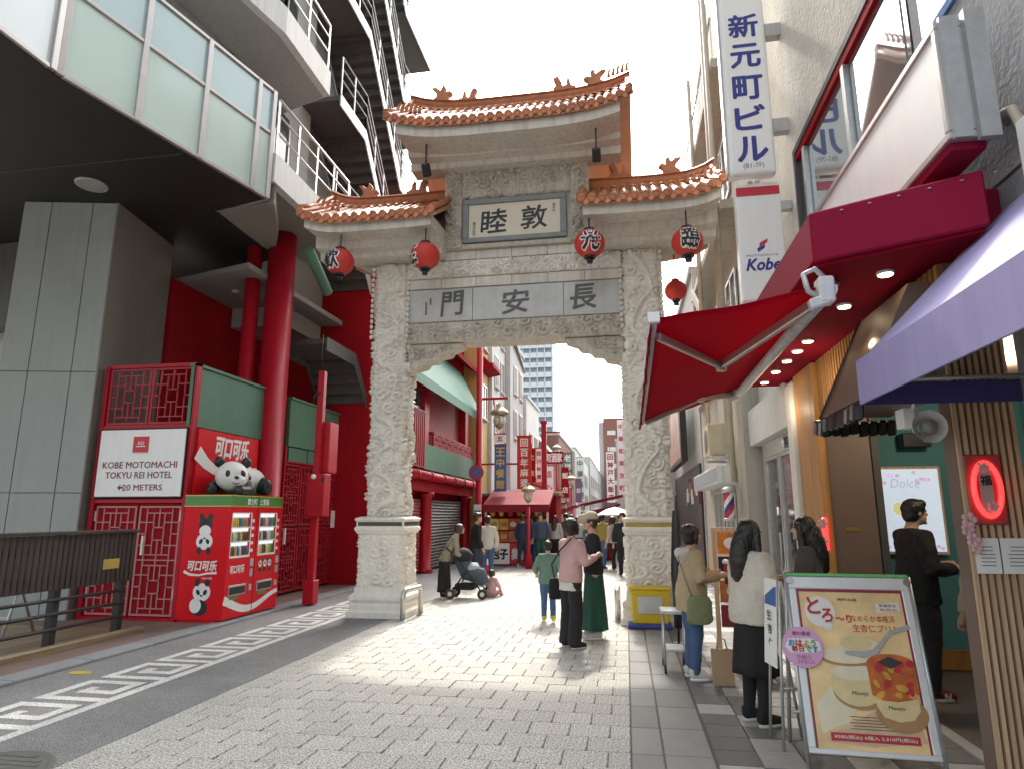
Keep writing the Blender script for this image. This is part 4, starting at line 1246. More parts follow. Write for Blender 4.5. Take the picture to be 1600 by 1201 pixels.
q = MB(); q.tube([(-6.55,10.85,Z+0.18),(-6.38,10.80,Z+0.16),(-6.28,10.72,Z+0.10)],[0.13,0.14,0.10],12); q.sphere((-6.27,10.72,Z+0.14),(0.07,0.10,0.13),14,10); remesh(q.build('hindleg', M['panda_b'], pa),0.02,3)

pa.scale = (1.12,1.12,1.15)
# red fire box pole and the steel rails at the gate feet
fp = thing('red_control_pole', 'red pole with two red metal boxes standing before the lattice doors', 'pole', (-5.85,11.9,0))
q = MB(); q.box(-5.93,11.85,0.02,-5.80,11.98,4.45); q.build('pole', M['red_gloss'], fp, bevel=0.01)
q = MB(); q.box(-5.95,11.98,2.45,-5.68,12.38,3.45); q.build('upper_box', M['red_gloss'], fp, bevel=0.015)
q = MB(); q.box(-5.97,11.72,1.62,-5.62,12.02,2.42); bx_ = q.build('lower_box', M['red_gloss'], fp, bevel=0.015)
q = MB(); q.box(-5.68,11.715,2.26,-5.62,11.719,2.34); q.build('vent', M['black'], bx_)
q = MB(); q.sphere((-5.82,11.68,2.36),0.05,10,8); q.build('camera_bulb', M['white'], fp)
q = MB(); q.box(-5.97,11.80,0.02,-5.76,12.03,0.45); q.build('foot', M['red_gloss'], fp, bevel=0.01)
q = MB(); q.tube([(-5.9,11.9,4.4),(-5.9,11.9,5.2)],0.012,6); q.tube([(-5.86,11.86,4.0),(-5.98,11.82,3.95),(-5.98,11.82,3.8)],0.02,6); q.build('cable', M['black'], fp)
def ubar(cx, cy, ang, label):
    t = thing('guard_rail', label, 'rail', (cx,cy,0), 'steel guard rails at the gate feet')
    c, s = math.cos(ang), math.sin(ang)
    pts = []
    w, h, r_ = 0.34, 0.46, 0.10
    for k in range(5): a = PI-k*PI/8; pts.append((-w+r_+r_*math.cos(a), h-r_+r_*math.sin(a)))
    pts = [(-w,0)]+pts+[(-x,z) for x,z in pts[::-1]]+[(w,0)]
    q = MB(); q.tube([(cx+x*c,cy+x*s,z) for x,z in pts],0.045,12); q.build('bar', M['steel'], t)
    q = MB()
    for x in (-w,w): q.lathe([(0.07,0),(0.07,0.012),(0.05,0.015)],(cx+x*c,cy+x*s,0),14)
    q.build('base_ring', M['steel'], t)
ubar(-3.50,10.75,PI/2-0.12,'bent steel guard rail at the foot of the gate pillar beside the red shopfront')
ubar(-0.18,11.3,PI/2,'bent steel guard rail at the foot of the gate pillar beside the yellow container')
# yellow container on a blue tray by the right pillar
yb = thing('yellow_container', 'yellow plastic container on a blue tray by the gate pillar', 'container', (0.37,10.45,0))
M['yellow_pl'] = mat('yellow_plastic', (0.62,0.44,0.02), 0.4, 0.08, 6)
M['blue_pl'] = mat('blue_plastic', (0.04,0.06,0.28), 0.45, 0.08, 6)
q = MB(); q.box(-0.02,10.28,0.005,0.62,10.56,0.07); q.build('tray', M['blue_pl'], yb, bevel=0.015)
q = MB(); q.loft([[(0.05,10.32,0.071),(0.57,10.32,0.071),(0.57,10.53,0.071),(0.05,10.53,0.071)],[(0.02,10.30,0.55),(0.60,10.30,0.55),(0.60,10.54,0.55),(0.02,10.54,0.55)]],smooth=False); bd_ = q.build('body', M['yellow_pl'], yb, bevel=0.02, seg=2)
q = MB(); q.box(0.0,10.285,0.55,0.62,10.555,0.60); q.build('lid', M['yellow_pl'], yb, bevel=0.012)
q = MB(); q.box(0.13,10.293,0.22,0.49,10.31,0.46); q.build('label_plate', M['galv'], bd_)
# ================================================================ street beyond the gate
M['shutter'] = mat('shutter', (0.17,0.16,0.15), 0.5, 0.1, 4, metal=0.3, streak=0.15)
M['shutter_red'] = mat('red_shutter', (0.30,0.045,0.055), 0.5, 0.08, 4, streak=0.1)
M['awning_green'] = mat('green_canvas', (0.13,0.28,0.22), 0.7, 0.1, 2, streak=0.12)
M['yellow_tile'] = mat('yellow_wall', (0.50,0.34,0.11), 0.6, 0.08, 2, streak=0.1)
M['white_wall'] = mat('white_wall', (0.60,0.60,0.575), 0.8, 0.06, 1, streak=0.15)
M['pale_wall'] = mat('pale_grey_wall', (0.46,0.46,0.45), 0.8, 0.06, 1, streak=0.15)
M['brick'] = mat('brown_brick', (0.22,0.10,0.08), 0.8, 0.12, 3, streak=0.1, fine=0.15, fscale=30)
M['green_tint'] = mat('green_sheet', (0.22,0.34,0.20), 0.6, 0.1, 2)
M['slate_roof'] = mat('slate_roof', (0.16,0.17,0.165), 0.7, 0.12, 2)
M['red_canvas'] = mat('red_canvas', (0.20,0.005,0.018), 0.85, 0.1, 2, bump=0.08, bscale=25)
M['blue_banner'] = mat('blue_banner', (0.05,0.14,0.38), 0.7, 0.06, 3)
M['lamp_glass'] = mat('lamp_glass', (0.62,0.60,0.52), 0.3, 0.05, 5)
M['lamp_gold'] = mat('lamp_gold', (0.40,0.34,0.22), 0.4, 0.15, 8, metal=0.4)

# red and green restaurant on the left behind the gate
rb = thing('red_restaurant', 'red restaurant with green awning, lattice balcony and closed shutters just behind the gate', 'building', (-6.5,19.5,0))
FX = -5.6
b = MB(); b.box(-9,15.2,0,FX-0.45,24.2,9.5); b.build('wall', M['red_wall'], rb)
for i,(y0,y1,m) in enumerate(((15.6,18.6,'shutter_red'),(19.15,23.4,'shutter'))):
    q = MB(); n = 22
    pts = []
    for k in range(n):
        z0 = 0.05+k*2.05/n; q.prism([(FX-0.30,y0,z0),(FX-0.27,y0,z0+0.5*2.05/n),(FX-0.30,y0,z0+2.05/n),(FX-0.36,y0,z0+2.05/n),(FX-0.36,y0,z0)],(0,y1-y0,0))
    q.build('shutter', M[m], rb)
for y in (15.35,18.85,23.7):
    q = MB(); q.lathe([(0.24,0),(0.24,0.12),(0.17,0.15),(0.17,2.15),(0.24,2.2),(0.24,2.3)],(FX-0.2,y,0),18); q.build('pillar', M['red_gloss'], rb)
q = MB(); q.box(FX-0.44,15.2,2.31,FX-0.05,24.2,2.60); q.build('lintel', M['red_wall'], rb)
q = MB(); q.box(FX-0.44,15.2,2.83,FX-0.10,24.2,2.92); q.tube([(FX+0.02,15.2,2.74),(FX+0.02,24.3,2.74)],0.13,14); q.build('eave_roll', M['red_gloss'], rb)
for k in range(7):
    q = MB(); y = 15.8+k*1.3; q.tube([(FX+0.02,y-0.06,2.74),(FX+0.02,y+0.06,2.74)],0.155,14); q.build('eave_ring', M['red_gloss'], rb)
q = MB(); q.box(FX-0.44,17.9,2.93,FX,24.1,3.66); q.build('green_band', M['green_band'], rb)
nn_ = 7
for k in range(nn_):
    y = 18.9+k*0.74; lattice(FXp(FX-0.06,y,3.67), 0.70, 0.44, 0.035, 0.04, M['red_lattice'], rb, 'balcony_lattice', 0.9, k)
q = MB(); q.box(FX-0.44,15.4,2.93,FX+0.06,17.85,4.55); bxr = q.build('shutter_box', M['shutter_red'], rb, bevel=0.02)
q = MB()
for k in range(13): q.box(FX+0.061,15.5+k*0.18,2.98,FX+0.075,15.5+k*0.18+0.03,4.5)
q.build('rib', M['red_wall'], bxr)
for y in (18.2,23.2):
    q = MB(); q.box(FX-0.45,y,3.66,FX-0.1,y+0.45,5.9); q.build('upper_pier', M['red_gloss'], rb)
q = MB(); q.box(FX-0.44,18.66,4.2,FX-0.36,23.19,5.5); q.build('upper_shutter', mat('pink_shutter',(0.40,0.07,0.08),0.6,0.06,3,streak=0.1), rb)
q = MB(); q.prism([(FX+0.42,15.3,5.30),(FX-0.44,15.3,6.95),(FX-0.44,15.3,6.80),(FX+0.40,15.3,5.22)],(0,8.4,0)); q.prism([(FX+0.42,15.3,5.29),(FX+0.42,15.3,5.02),(FX+0.405,15.3,5.02),(FX+0.405,15.3,5.29)],(0,8.4,0)); q.build('green_awning', M['awning_green'], rb)
q = MB(); q.prism([(FX+0.12,15.2,7.15),(FX-0.45,15.2,7.7),(FX-0.45,15.2,7.35),(FX+0.10,15.2,7.0)],(0,9.2,0)); q.build('upper_eave', M['red_wall'], rb)
q = MB(); q.box(FX-0.44,15.05,6.25,-4.75,15.95,9.3); q.build('sun_block_box', M['red_wall'], rb)  # unseen box added to block the sun on the road left of the gate
q = MB(); q.box(FX-0.44,15.25,4.56,FX-0.2,18.15,5.2); q.build('upper_window', M['glass_dark'], rb)

def facade(name, label, x, y0, y1, h, wmat_, wins=(), depth=7.0, sgn=1, roofm=None, z0=0.0, extra=None, cat='building', group=None):
    """street house: front plane at x facing +X (sgn 1) or -X (sgn -1)"""
    t = thing(name, label, cat, (x-sgn*depth/2,(y0+y1)/2,0), group)
    q = MB(); q.box(x-sgn*depth,y0,z0,x,y1,h); q.build('wall', wmat_, t)
    for (a,c,za,zb) in wins:
        q = MB(); q.box(x-sgn*0.02,a,za,x+sgn*0.02,c,zb); w = q.build('window', M['glass_dark'], t)
        q = MB()
        for yy in (a,(a+c)/2,c): q.box(x+sgn*0.02,yy-0.03,za,x+sgn*0.05,yy+0.03,zb)
        for zz in (za,zb): q.box(x+sgn*0.02,a,zz-0.03,x+sgn*0.05,c,zz+0.03)
        q.build('frame', M['alu'], w)
        q = MB(); q.box(x,a-0.05,za-0.10,x+sgn*0.12,c+0.05,za-0.04); q.build('sill', M['pale_wall'], w)
    q = MB(); q.box(x-sgn*depth-sgn*0.05,y0-0.03,h,x+sgn*0.08,y1+0.03,h+0.18); q.build('parapet', roofm or M['pale_wall'], t)
    return t
W2 = lambda y0,y1,zs: [(y0,y1,z,z+1.3) for z in zs]
t = facade('yellow_house', 'narrow ochre yellow house beside the red restaurant', -5.45,24.25,26.0,14.0,M['yellow_tile'],W2(24.7,25.6,(5.4,8.2)))
q = MB(); q.box(-5.9,24.5,7.3,-4.95,25.9,7.5); q.prism([(-4.9,24.4,7.3),(-5.44,24.4,7.9),(-5.44,24.4,7.2)],(0,1.6,0)); q.build('red_hood', M['red_wall'], t)
t = facade('white_block', 'white plastered block with small dark windows behind the ochre house', -5.3,26.05,29.0,14.5,M['white_wall'],W2(26.6,27.3,(5.0,7.0,9.0))+W2(27.9,28.6,(5.0,7.0,9.0)))
t = facade('grey_gabled_house', 'pale grey building with a dark sloping roof edge under the tower', -5.05,29.05,33.0,9.6,M['pale_wall'],W2(30.0,30.8,(5.2,7.3))+W2(31.6,32.4,(5.2,7.3)))
q = MB(); q.prism([(-4.85,29.0,9.75),(-4.95,33.2,8.9),(-5.2,33.2,10.0),(-5.2,29.0,10.9)],(-3,0,0)); q.build('dark_roof', M['slate_roof'], t)
t = facade('white_shop_house', 'white low shop house with red trim further down the lane', -4.9,33.05,38.0,7.6,M['white_wall'],W2(34,35,(4.6,))+W2(36,37,(4.6,)))
q = MB(); q.box(-4.9,33.1,3.2,-4.6,37.9,3.6); q.build('red_fascia', M['red_wall'], t)
t = facade('tiled_roof_house', 'house with a sloping grey roof halfway down the lane', -4.75,38.05,46.0,5.4,mat('salmon_wall',(0.40,0.17,0.12),0.8,0.08,2),W2(39.5,41,(3.2,))+W2(43,44.5,(3.2,)))
q = MB(); q.prism([(-4.3,38.0,5.3),(-6.5,38.0,7.9),(-8.6,38.0,5.3)],(0,8.0,0)); q.build('sloping_roof', M['slate_roof'], t)
t = facade('brick_house', 'brown brick house with green hanging signs down the lane', -4.55,46.05,60.0,7.2,M['brick'],W2(48,50,(2.6,4.9))+W2(52,54,(2.6,4.9))+W2(56,58,(2.6,4.9)))
t = facade('green_roofed_house', 'pale house with a green sheet roof far down the lane', -4.4,60.05,82.0,7.6,M['white_wall'],[(62+k*3,63.6+k*3,z,z+1.2) for k in range(6) for z in (2.6,4.8)],roofm=M['green_tint'])
t = facade('grey_house', 'grey house closing the far end of the lane', -4.2,82.05,125.0,8.6,M['pale_wall'],[(84+k*5,86.5+k*5,z,z+1.3) for k in range(7) for z in (2.8,5.2)])
# right-hand houses beyond the gate, lane drifting left
t = facade('dark_shop', 'dark open fronted shop behind the gate pillar with a slanted picture board', 1.95,17.2,26.5,8.0,M['pale_wall'],(),6,-1)
q = MB(); q.box(1.90,17.4,0.05,1.96,26.0,2.95); q.build('opening_shade', M['black'], t)  # black sheet painted in for the shade inside the open shop front
q = MB(); q.box(1.55,18.4,3.1,1.72,23.5,4.9); pb = q.build('picture_board', M['black'], t)
q = MB(); q.box(1.535,18.6,3.2,1.549,23.3,4.8); q.build('picture', mat('food_picture',(0.40,0.22,0.16),0.4,0.6,1.6), pb)
for k in range(9):
    q = MB(); y = 17.6+k*0.42; z = 1.8+0.5*random.random(); q.box(1.86,y,z,1.899,y+0.25,z+0.4); q.build('menu_card', [M['maroon_ink'],M['white_ink'],M['grey_ink']][k % 3], t)
t = facade('lane_corner_house', 'cream corner house where the lane bends', 0.9,27,44.0,6.0,M['white_wall'],W2(30,31,(3.2,))+W2(35,36,(3.2,)),8,-1)
t = facade('lane_end_house', 'pale house on the far bend of the lane', -0.5,44.5,95.0,6.5,M['pale_wall'],[(47+k*5,49+k*5,3,4.2) for k in range(8)],9,-1)

# tower blocks
tw = thing('blue_tower', 'pale blue high rise tower rising over the lane', 'tower', (-30,206,0))
M['tower_wall'] = mat('tower_wall', (0.42,0.50,0.57), 0.7, 0.05, 0.05)  # tower colours paled: distance haze put into the tones
M['tower_glass'] = mat('tower_glass', (0.30,0.40,0.48), 0.4, 0.1, 0.1)
M['tower_white'] = mat('tower_white', (0.62,0.66,0.69), 0.7, 0.04, 0.1)
b = MB(); b.box(-44,201.5,0,-21.6,214,92); b.build('core', M['tower_wall'], tw)
sl_m = MB(); sl_m.box(-44.2,199.9,0,-21.2,201.45,0.42); sl_me = sl_m.mesh('balcony_slab', M['tower_white'])
pn_m = MB(); pn_m.box(0,200.0,0,1.9,200.1,1.15); pn_me = pn_m.mesh('balcony_front', M['tower_white'])
wn_m = MB(); wn_m.box(0,201.38,0.5,2.2,201.48,2.5); wn_me = wn_m.mesh('window', M['tower_glass'])
for f in range(6, 26):
    z = f*3.15
    o = link('balcony_slab', sl_me, tw); o.location = (0,0,z)
    for k in range(5):
        o = link('balcony_front', pn_me, tw); o.location = (-33.0+k*2.35,0,z+0.43)
        o = link('window', wn_me, tw); o.location = (-33.1+k*2.35,0,z+0.42)
for k in range(6):
    q = MB(); q.box(-33.4+k*2.35,200.4,0,-33.05+k*2.35,201.5,91); q.build('fin', M['tower_white'], tw)
br = thing('brown_apartments', 'brown apartment block with pale balconies beyond the lane end', 'apartment block', (3,126,0))
b = MB(); b.box(-3.6,120,0,9.5,132,19.0); b.build('wall', M['brick'], br)
b = MB(); b.box(-4.5,121,0,-3.61,131,18.4); b.build('side_wing', M['pale_wall'], br)
bw = MB(); bw.box(0,119.85,0,1.5,119.99,0.8); bw_me = bw.mesh('balcony', M['white_wall'])
for f in range(1, 6):
    for k in range(4):
        o = link('balcony', bw_me, br); o.location = (-2.9+k*2.9,0,f*3.0+0.9)
for i,(x0,x1,y,h,lb,mm) in enumerate(((-22,-13.5,150,18.5,'far pale office block seen between the lane roofs',M['pale_wall']),(-14,-8,170,14,'low far white block beside the lane end',M['white_wall']),(-60,-36,260,30,'wide far pale block behind the blue tower',M['pale_wall']))):
    t = thing('far_block', lb, 'building', ((x0+x1)/2,y+5,0))
    q = MB(); q.box(x0,y,0,x1,y+10,h); q.build('wall', mm, t)
    for f in range(2, int(h/3.2)):
        q = MB(); q.box(x0+0.8,y-0.06,f*3.2,x1-0.8,y-0.001,f*3.2+1.3); q.build('window', M['glass_dark'], t)

# street poles, lamps, banners
def lamp_head(t, x, y, z, s=1.0):
    q = MB()
    for k in range(6):
        a = 2*PI*k/6
        q.sphere((x+0.13*s*math.cos(a),y+0.13*s*math.sin(a),z-0.16*s),(0.085*s,0.085*s,0.17*s),8,6)
    q.build('lamp_glass', M['lamp_glass'], t)
    q = MB(); q.lathe([(0.06*s,0.42*s),(0.10*s,0.30*s),(0.30*s,0.16*s),(0.33*s,0.10*s),(0.30*s,0.06*s),(0.26*s,0.02*s)],(x,y,z),8,smooth=False); q.build('lamp_crown', M['lamp_gold'], t)
    q = MB(); q.lathe([(0.02*s,-0.48*s),(0.10*s,-0.40*s),(0.16*s,-0.34*s),(0.05*s,-0.30*s)],(x,y,z),8); q.build('lamp_finial', M['lamp_gold'], t)
sp = thing('red_street_pole', 'tall red street pole with a gold lamp arm in front of the ochre house', 'pole', (-5.05,22.6,0))
q = MB(); q.lathe([(0.16,0),(0.16,0.3),(0.12,0.34),(0.11,8.6)],(-5.05,22.6,0),14); q.build('pole', M['red_gloss'], sp)
q = MB(); q.box(-5.0,22.56,5.68,-4.0,22.64,5.76); q.box(-5.0,22.57,3.36,-3.6,22.63,3.42); q.box(-4.55,22.57,5.5,-4.5,22.63,5.68); q.build('arm', M['red_gloss'], sp)
lamp_head(sp,-4.32,22.6,5.1,1.05)
ns = thing('no_parking_sign', 'round blue and red traffic sign on the red street pole', 'sign', (-5.1,22.4,3.1))
q = MB(); q.lathe([(0.27,0),(0.27,0.015)],(0,0,0),28); me = q.mesh('disc', M['red_ink']); o = link('disc', me, ns, local=True); o.rotation_euler = (PI/2,0,0)
q = MB(); q.lathe([(0.20,0.016),(0.20,0.02)],(0,0,0),28); o = link('blue_field', q.mesh('blue_field', M['blue_banner']), ns, local=True); o.rotation_euler = (PI/2,0,0)
q = MB(); q.obox((-5.1,22.376,3.1),(0.13,0,0.13),(0,0.003,0),(0.02,0,-0.02)); q.build('slash', M['red_ink'], ns)
gs = thing('green_exit_plate', 'small white and green plate low on the red street pole', 'sign', (-5.05,22.45,1.75))
q = MB(); q.box(-5.18,22.43,1.55,-4.92,22.46,2.0); q.build('plate', M['white'], gs)
q = MB(); q.box(-5.15,22.42,1.60,-4.95,22.429,1.80); q.build('mark', M['mach_green'], gs)
def banner(x, y, z0, z1, w, m, text, tm, label, frame_m=None, step=None):
    t = thing('hanging_banner', label, 'banner', (x,y,z0))
    q = MB(); q.box(x-w/2,y-0.03,z0,x+w/2,y+0.03,z1); q.build('panel', m, t, bevel=0.008)
    fr = FY(x,y-0.031,z0); n = len(text); st_ = (z1-z0-0.1)/n
    for k, chh in enumerate(text):
        if chh == ' ': continue
        q = MB(); put_text(q,fr,chh,0,(z1-z0)-0.05-st_*(k+0.5),min(w*0.72,st_*0.78),0,0.003,0.03); q.build('character', tm, t)
    q = MB(); q.box(x-w/2-0.02,y-0.035,z1,x+w/2+0.02,y+0.035,z1+0.04); q.bar((x,y,z1+0.04),(x,y,z1+0.25),0.03,0.03); q.build('hanger', M['red_gloss'], t)
    return t
banner(-4.27,22.55,2.45,4.05,0.42,M['blue_banner'],'王中餐館',M['gold'],'narrow blue hanging banner with yellow characters below the lamp')
banner(-3.95,26.0,2.65,4.75,0.58,mat('red_banner',(0.55,0.03,0.02),0.6,0.05,3),'回百年麻婆',M['white_ink'],'red hanging banner with large white characters over the food stall')
banner(-4.28,22.5,4.12,4.42,0.40,M['signwhite'],'五',M['red_ink'],'small white square sign above the blue banner')
banner(-3.55,27.5,3.0,4.4,0.22,M['signwhite'],'四川料理',M['black_ink'],'thin white hanging banner behind the red banner')
banner(-4.0,47.0,3.4,6.0,0.7,M['green_band'],'老祥記店',M['white_ink'],'dark green hanging sign on the brick house')
banner(-3.85,58.0,2.8,6.6,0.7,M['signwhite'],'中華料理',M['green_band'],'pale hanging sign with green characters beyond the brick house')
banner(-0.75,36.0,2.3,5.0,0.42,M['signwhite'],'回神戸大飯店',M['maroon_ink'],'tall white hanging sign with dark characters on the lane bend')
banner(-0.13,33.5,2.6,6.4,0.34,M['signwhite'],'中華街南京町',M['red_ink'],'white and red vertical sign close to the gate pillar')
banner(-4.15,29.6,3.1,4.6,0.34,M['red_wall'],'広東',M['gold'],'dark red hanging board with gold characters under the pale grey building')
banner(-4.0,35.0,2.6,4.2,0.5,M['signwhite'],'点心',M['red_ink'],'white hanging board with red characters on the white shop house')
banner(-3.75,42.0,2.7,4.6,0.5,M['red_wall'],'飯店',M['white_ink'],'dark red hanging board before the house with the sloping roof')
banner(-3.6,52.0,2.6,4.4,0.5,mat('purple_sign',(0.22,0.12,0.24),0.6,0.05,3),'茶',M['white_ink'],'purple hanging board low on the brick house')
banner(-3.1,31.0,2.25,2.75,0.36,mat('yellow_sign',(0.62,0.48,0.06),0.5,0.05,3),'金',M['black_ink'],'small yellow square sign hanging over the crowd')
def post_lamp(x, y, h, label):
    t = thing('street_lamp', label, 'street lamp', (x,y,0), 'gold crowned street lamps')
    q = MB(); q.lathe([(0.11,0),(0.11,0.4),(0.06,0.45),(0.05,h-0.45)],(x,y,0),12); q.build('post', M['red_gloss'], t)
    lamp_head(t,x,y,h,0.72)
post_lamp(-3.05,20.9,2.35,'low gold crowned street lamp on a red post before the food stall')
post_lamp(-3.35,33.0,4.9,'taller gold crowned street lamp beyond the red banner')
post_lamp(-2.7,33.8,3.4,'slim street lamp with pale globes above the yellow sign')
rp = thing('red_banner_post', 'plain square red post rising beside the red banner', 'post', (-3.2,26.3,0))
q = MB(); q.box(-3.28,26.2,0,-3.08,26.4,5.3); q.build('post', M['red_gloss'], rp)
q = MB(); q.box(-3.32,26.16,5.3,-3.04,26.44,5.4); q.build('cap', M['red_gloss'], rp)
q = MB(); q.box(-3.08,26.27,4.9,-2.5,26.33,4.96); q.build('arm', M['red_gloss'], rp)
# red arch sign cluster
for i,(x,y,z,w,h,lb) in enumerate(((-3.3,30.0,3.95,1.1,0.55,'curved white and red shop sign over the lane'),)):
    t = thing('shop_sign', lb, 'sign', (x,y,z)); q = MB(); q.box(x-w/2,y,z,x+w/2,y+0.1,z+h); q.build('panel', M['red_wall'], t)
    q = MB(); put_text(q,FY(x,y-0.001,z+h/2),'元町酒家',0,0,0.4,0,0.003,0.04,w*0.9); tag(q.build('lettering', M['white_ink'], t), kind='stuff')
# food stall facing the camera
fs_ = thing('food_stall', 'food stall with red awning and bright yellow picture boards', 'stall', (-3.5,22.6,0))
q = MB(); q.box(-4.55,22.05,0.02,-2.55,23.2,0.98); q.build('counter', M['red_wall'], fs_)
for k,(x0,x1,m) in enumerate(((-4.52,-3.85,'signwhite'),(-3.82,-3.35,'red_ink'),(-3.32,-2.58,'signwhite'))):
    q = MB(); q.box(x0,22.0,0.05,x1,22.045,0.72); pnl = q.build('front_board', M[m], fs_)
    q = MB(); fr = FY((x0+x1)/2,21.999,0.38); put_text(q,fr,['包子','麺','小籠'][k],0,0,0.34,0,0.003,0.05,(x1-x0)*0.8); q.build('lettering', M['black_ink' if m == 'signwhite' else 'white_ink'], pnl)
cols = [(0.62,0.42,0.03),(0.60,0.20,0.03),(0.50,0.05,0.03),(0.62,0.50,0.20),(0.42,0.16,0.05)]
cm = [mat('stall_picture_%d' % k, c, 0.5, 0.35, 9) for k, c in enumerate(cols)]
for r_ in range(2):
    for k in range(6):
        x0 = -4.52+k*0.325; q = MB(); q.box(x0,22.0,0.76+r_*0.40,x0+0.30,22.03,1.12+r_*0.40); pp = q.build('picture_board', cm[(k*2+r_*3) % 5], fs_)
        q = MB(); q.ell(FY(x0+0.15,21.999,0.94+r_*0.40),0,0,0.11,0.09,0,0.004,14); q.build('dish', [M['cream'],M['brass'],M['terracotta']][(k+r_) % 3], pp)
for k in range(7):
    q = MB(); q.sphere((-4.4+k*0.30,21.85,1.70),(0.09,0.09,0.10),10,8); q.build('hanging_lantern', cm[(k*3) % 4], fs_)
q = MB(); q.prism([(-4.65,21.5,1.86),(-4.65,21.5,1.98),(-4.65,23.2,2.52),(-4.65,23.2,2.46)],(2.2,0,0)); q.build('awning', M['red_canvas'], fs_)
q = MB(); q.box(-4.65,21.47,1.74,-2.45,21.49,1.95); q.build('valance', M['red_canvas'], fs_)
for x in (-4.58,-2.52):
    q = MB(); q.box(x-0.03,21.6,0.02,x+0.03,21.66,1.95); q.build('post', M['galv'], fs_)
q = MB(); q.box(-5.2,23.25,0.02,-2.4,25.0,2.3); q.build('back_wall', M['red_wall'], fs_)
q = MB(); q.box(-5.3,23.22,2.32,-2.3,25.1,2.4); q.build('roof', M['slate_roof'], fs_)
for i,(x,y,z,w,lb) in enumerate(((-0.95,27.5,2.35,1.7,'red canvas awning of the stall on the lane bend'),(-1.2,31.5,2.0,1.8,'lower red awning farther down the bend'),(-2.6,29.0,1.95,0.9,'small red parasol like awning behind the crowd'),(-3.7,34.5,2.2,1.4,'red awning on the white shop house down the lane'),(-3.4,41.0,2.2,1.6,'faded red awning under the sloping grey roof'),(-0.75,24.6,1.95,1.1,'small red awning beside the pale parasol'))):
    t = thing('market_awning', lb, 'awning', (x,y,0))
    q = MB(); q.prism([(x-w/2,y,z-0.32),(x+w/2,y,z+0.05),(x+w/2,y,z+0.12),(x-w/2,y,z-0.25)],(0,2.2,0)); q.build('canvas', M['red_canvas'], t)
    q = MB(); q.box(x-w/2-0.01,y,z-0.5,x-w/2+0.01,y+2.2,z-0.27); q.build('valance', M['red_canvas'], t)
    for dx in (-w/2+0.05,w/2-0.05):
        q = MB(); q.bar((x+dx,y+0.1,0),(x+dx,y+0.1,z-0.2 if dx < 0 else z),0.05,0.05); q.build('post', M['galv'], t)
    q = MB(); q.box(x-w/2+0.1,y+0.5,0.02,x+w/2-0.1,y+1.6,0.9); q.build('counter', M['red_wall'], t)
um = thing('white_parasol', 'pale parasol over the market stalls beside the gate pillar', 'parasol', (-0.35,22.0,0))
q = MB(); q.lathe([(0.62,1.62),(0.60,1.66),(0.30,1.82),(0.02,1.90)],(-0.35,22.0,0),8,smooth=False); q.build('canopy', M['white'], um)
q = MB(); q.cyl((-0.35,22,0),(-0.35,22,1.9),0.02,8); q.build('pole', M['galv'], um)
tc = thing('traffic_cone', 'red traffic cone standing by the ochre house', 'cone', (-4.0,18.9,0))
q = MB(); q.box(-4.2,18.7,0.0,-3.8,19.1,0.05); q.build('base', M['red_ink'], tc)
q = MB(); q.lathe([(0.14,0.05),(0.04,0.70),(0.03,0.72)],(-4.0,18.9,0),18); q.build('cone_body', M['red_ink'], tc)
q = MB(); q.lathe([(0.110,0.26),(0.083,0.42)],(-4.0,18.9,0),18); q.build('band', M['white'], tc)
# ================================================================ right side: plaster building and shop
M['plaster'] = mat('rough_plaster', (0.60,0.575,0.51), 0.9, 0.10, 3, bump=0.9, bscale=22, streak=0.12)
M['plaster_grey'] = mat('grey_render', (0.36,0.37,0.38), 0.9, 0.08, 3, bump=0.8, bscale=24, streak=0.1)
M['maroon'] = mat('maroon_canvas', (0.24,0.008,0.035), 0.8, 0.06, 1.5, spec=0.15, bump=0.05, bscale=60)
M['red_fabric'] = mat('awning_red', (0.36,0.006,0.03), 0.8, 0.07, 1.5, spec=0.15, bump=0.06, bscale=60)
_n = M['red_fabric'].node_tree
_b = _n.nodes['Principled BSDF']
_tr = _n.nodes.new('ShaderNodeBsdfTranslucent'); _tr.inputs['Color'].default_value = (0.50,0.006,0.05,1)
_mx = _n.nodes.new('ShaderNodeMixShader'); _mx.inputs[0].default_value = 0.5
_n.links.new(_b.outputs[0],_mx.inputs[1]); _n.links.new(_tr.outputs[0],_mx.inputs[2]); _n.links.new(_mx.outputs[0],_n.nodes['Material Output'].inputs[0])
M['lavender'] = mat('lavender_canvas', (0.34,0.31,0.56), 0.75, 0.08, 1.5, streak=0.10)
M['navy'] = mat('navy_canvas', (0.06,0.05,0.20), 0.8, 0.08, 2)
M['wood'] = wood_mat('honey_wood', (0.42,0.21,0.065), 0.7)
M['slatwood'] = wood_mat('pale_slat_wood', (0.64,0.45,0.28), 0.75)
M['brown_panel'] = mat('brown_panel', (0.17,0.12,0.095), 0.5, 0.08, 2)
M['teal'] = mat('teal_wall', (0.085,0.25,0.29), 0.7, 0.06, 2)
M['cream_wall'] = mat('cream_wall', (0.44,0.42,0.36), 0.8, 0.08, 1.5, streak=0.2)
M['bright_alu'] = mat('bright_aluminium',(0.74,0.75,0.75),0.4,0.06,8,metal=0.2)
M['bulb'] = mat('lit_bulb', (0.9,0.85,0.7), 0.4, 0.0, 1, emit=(1.0,0.80,0.50), estr=5.0)
M['pipe'] = mat('beige_pipe', (0.48,0.42,0.32), 0.5, 0.08, 5)

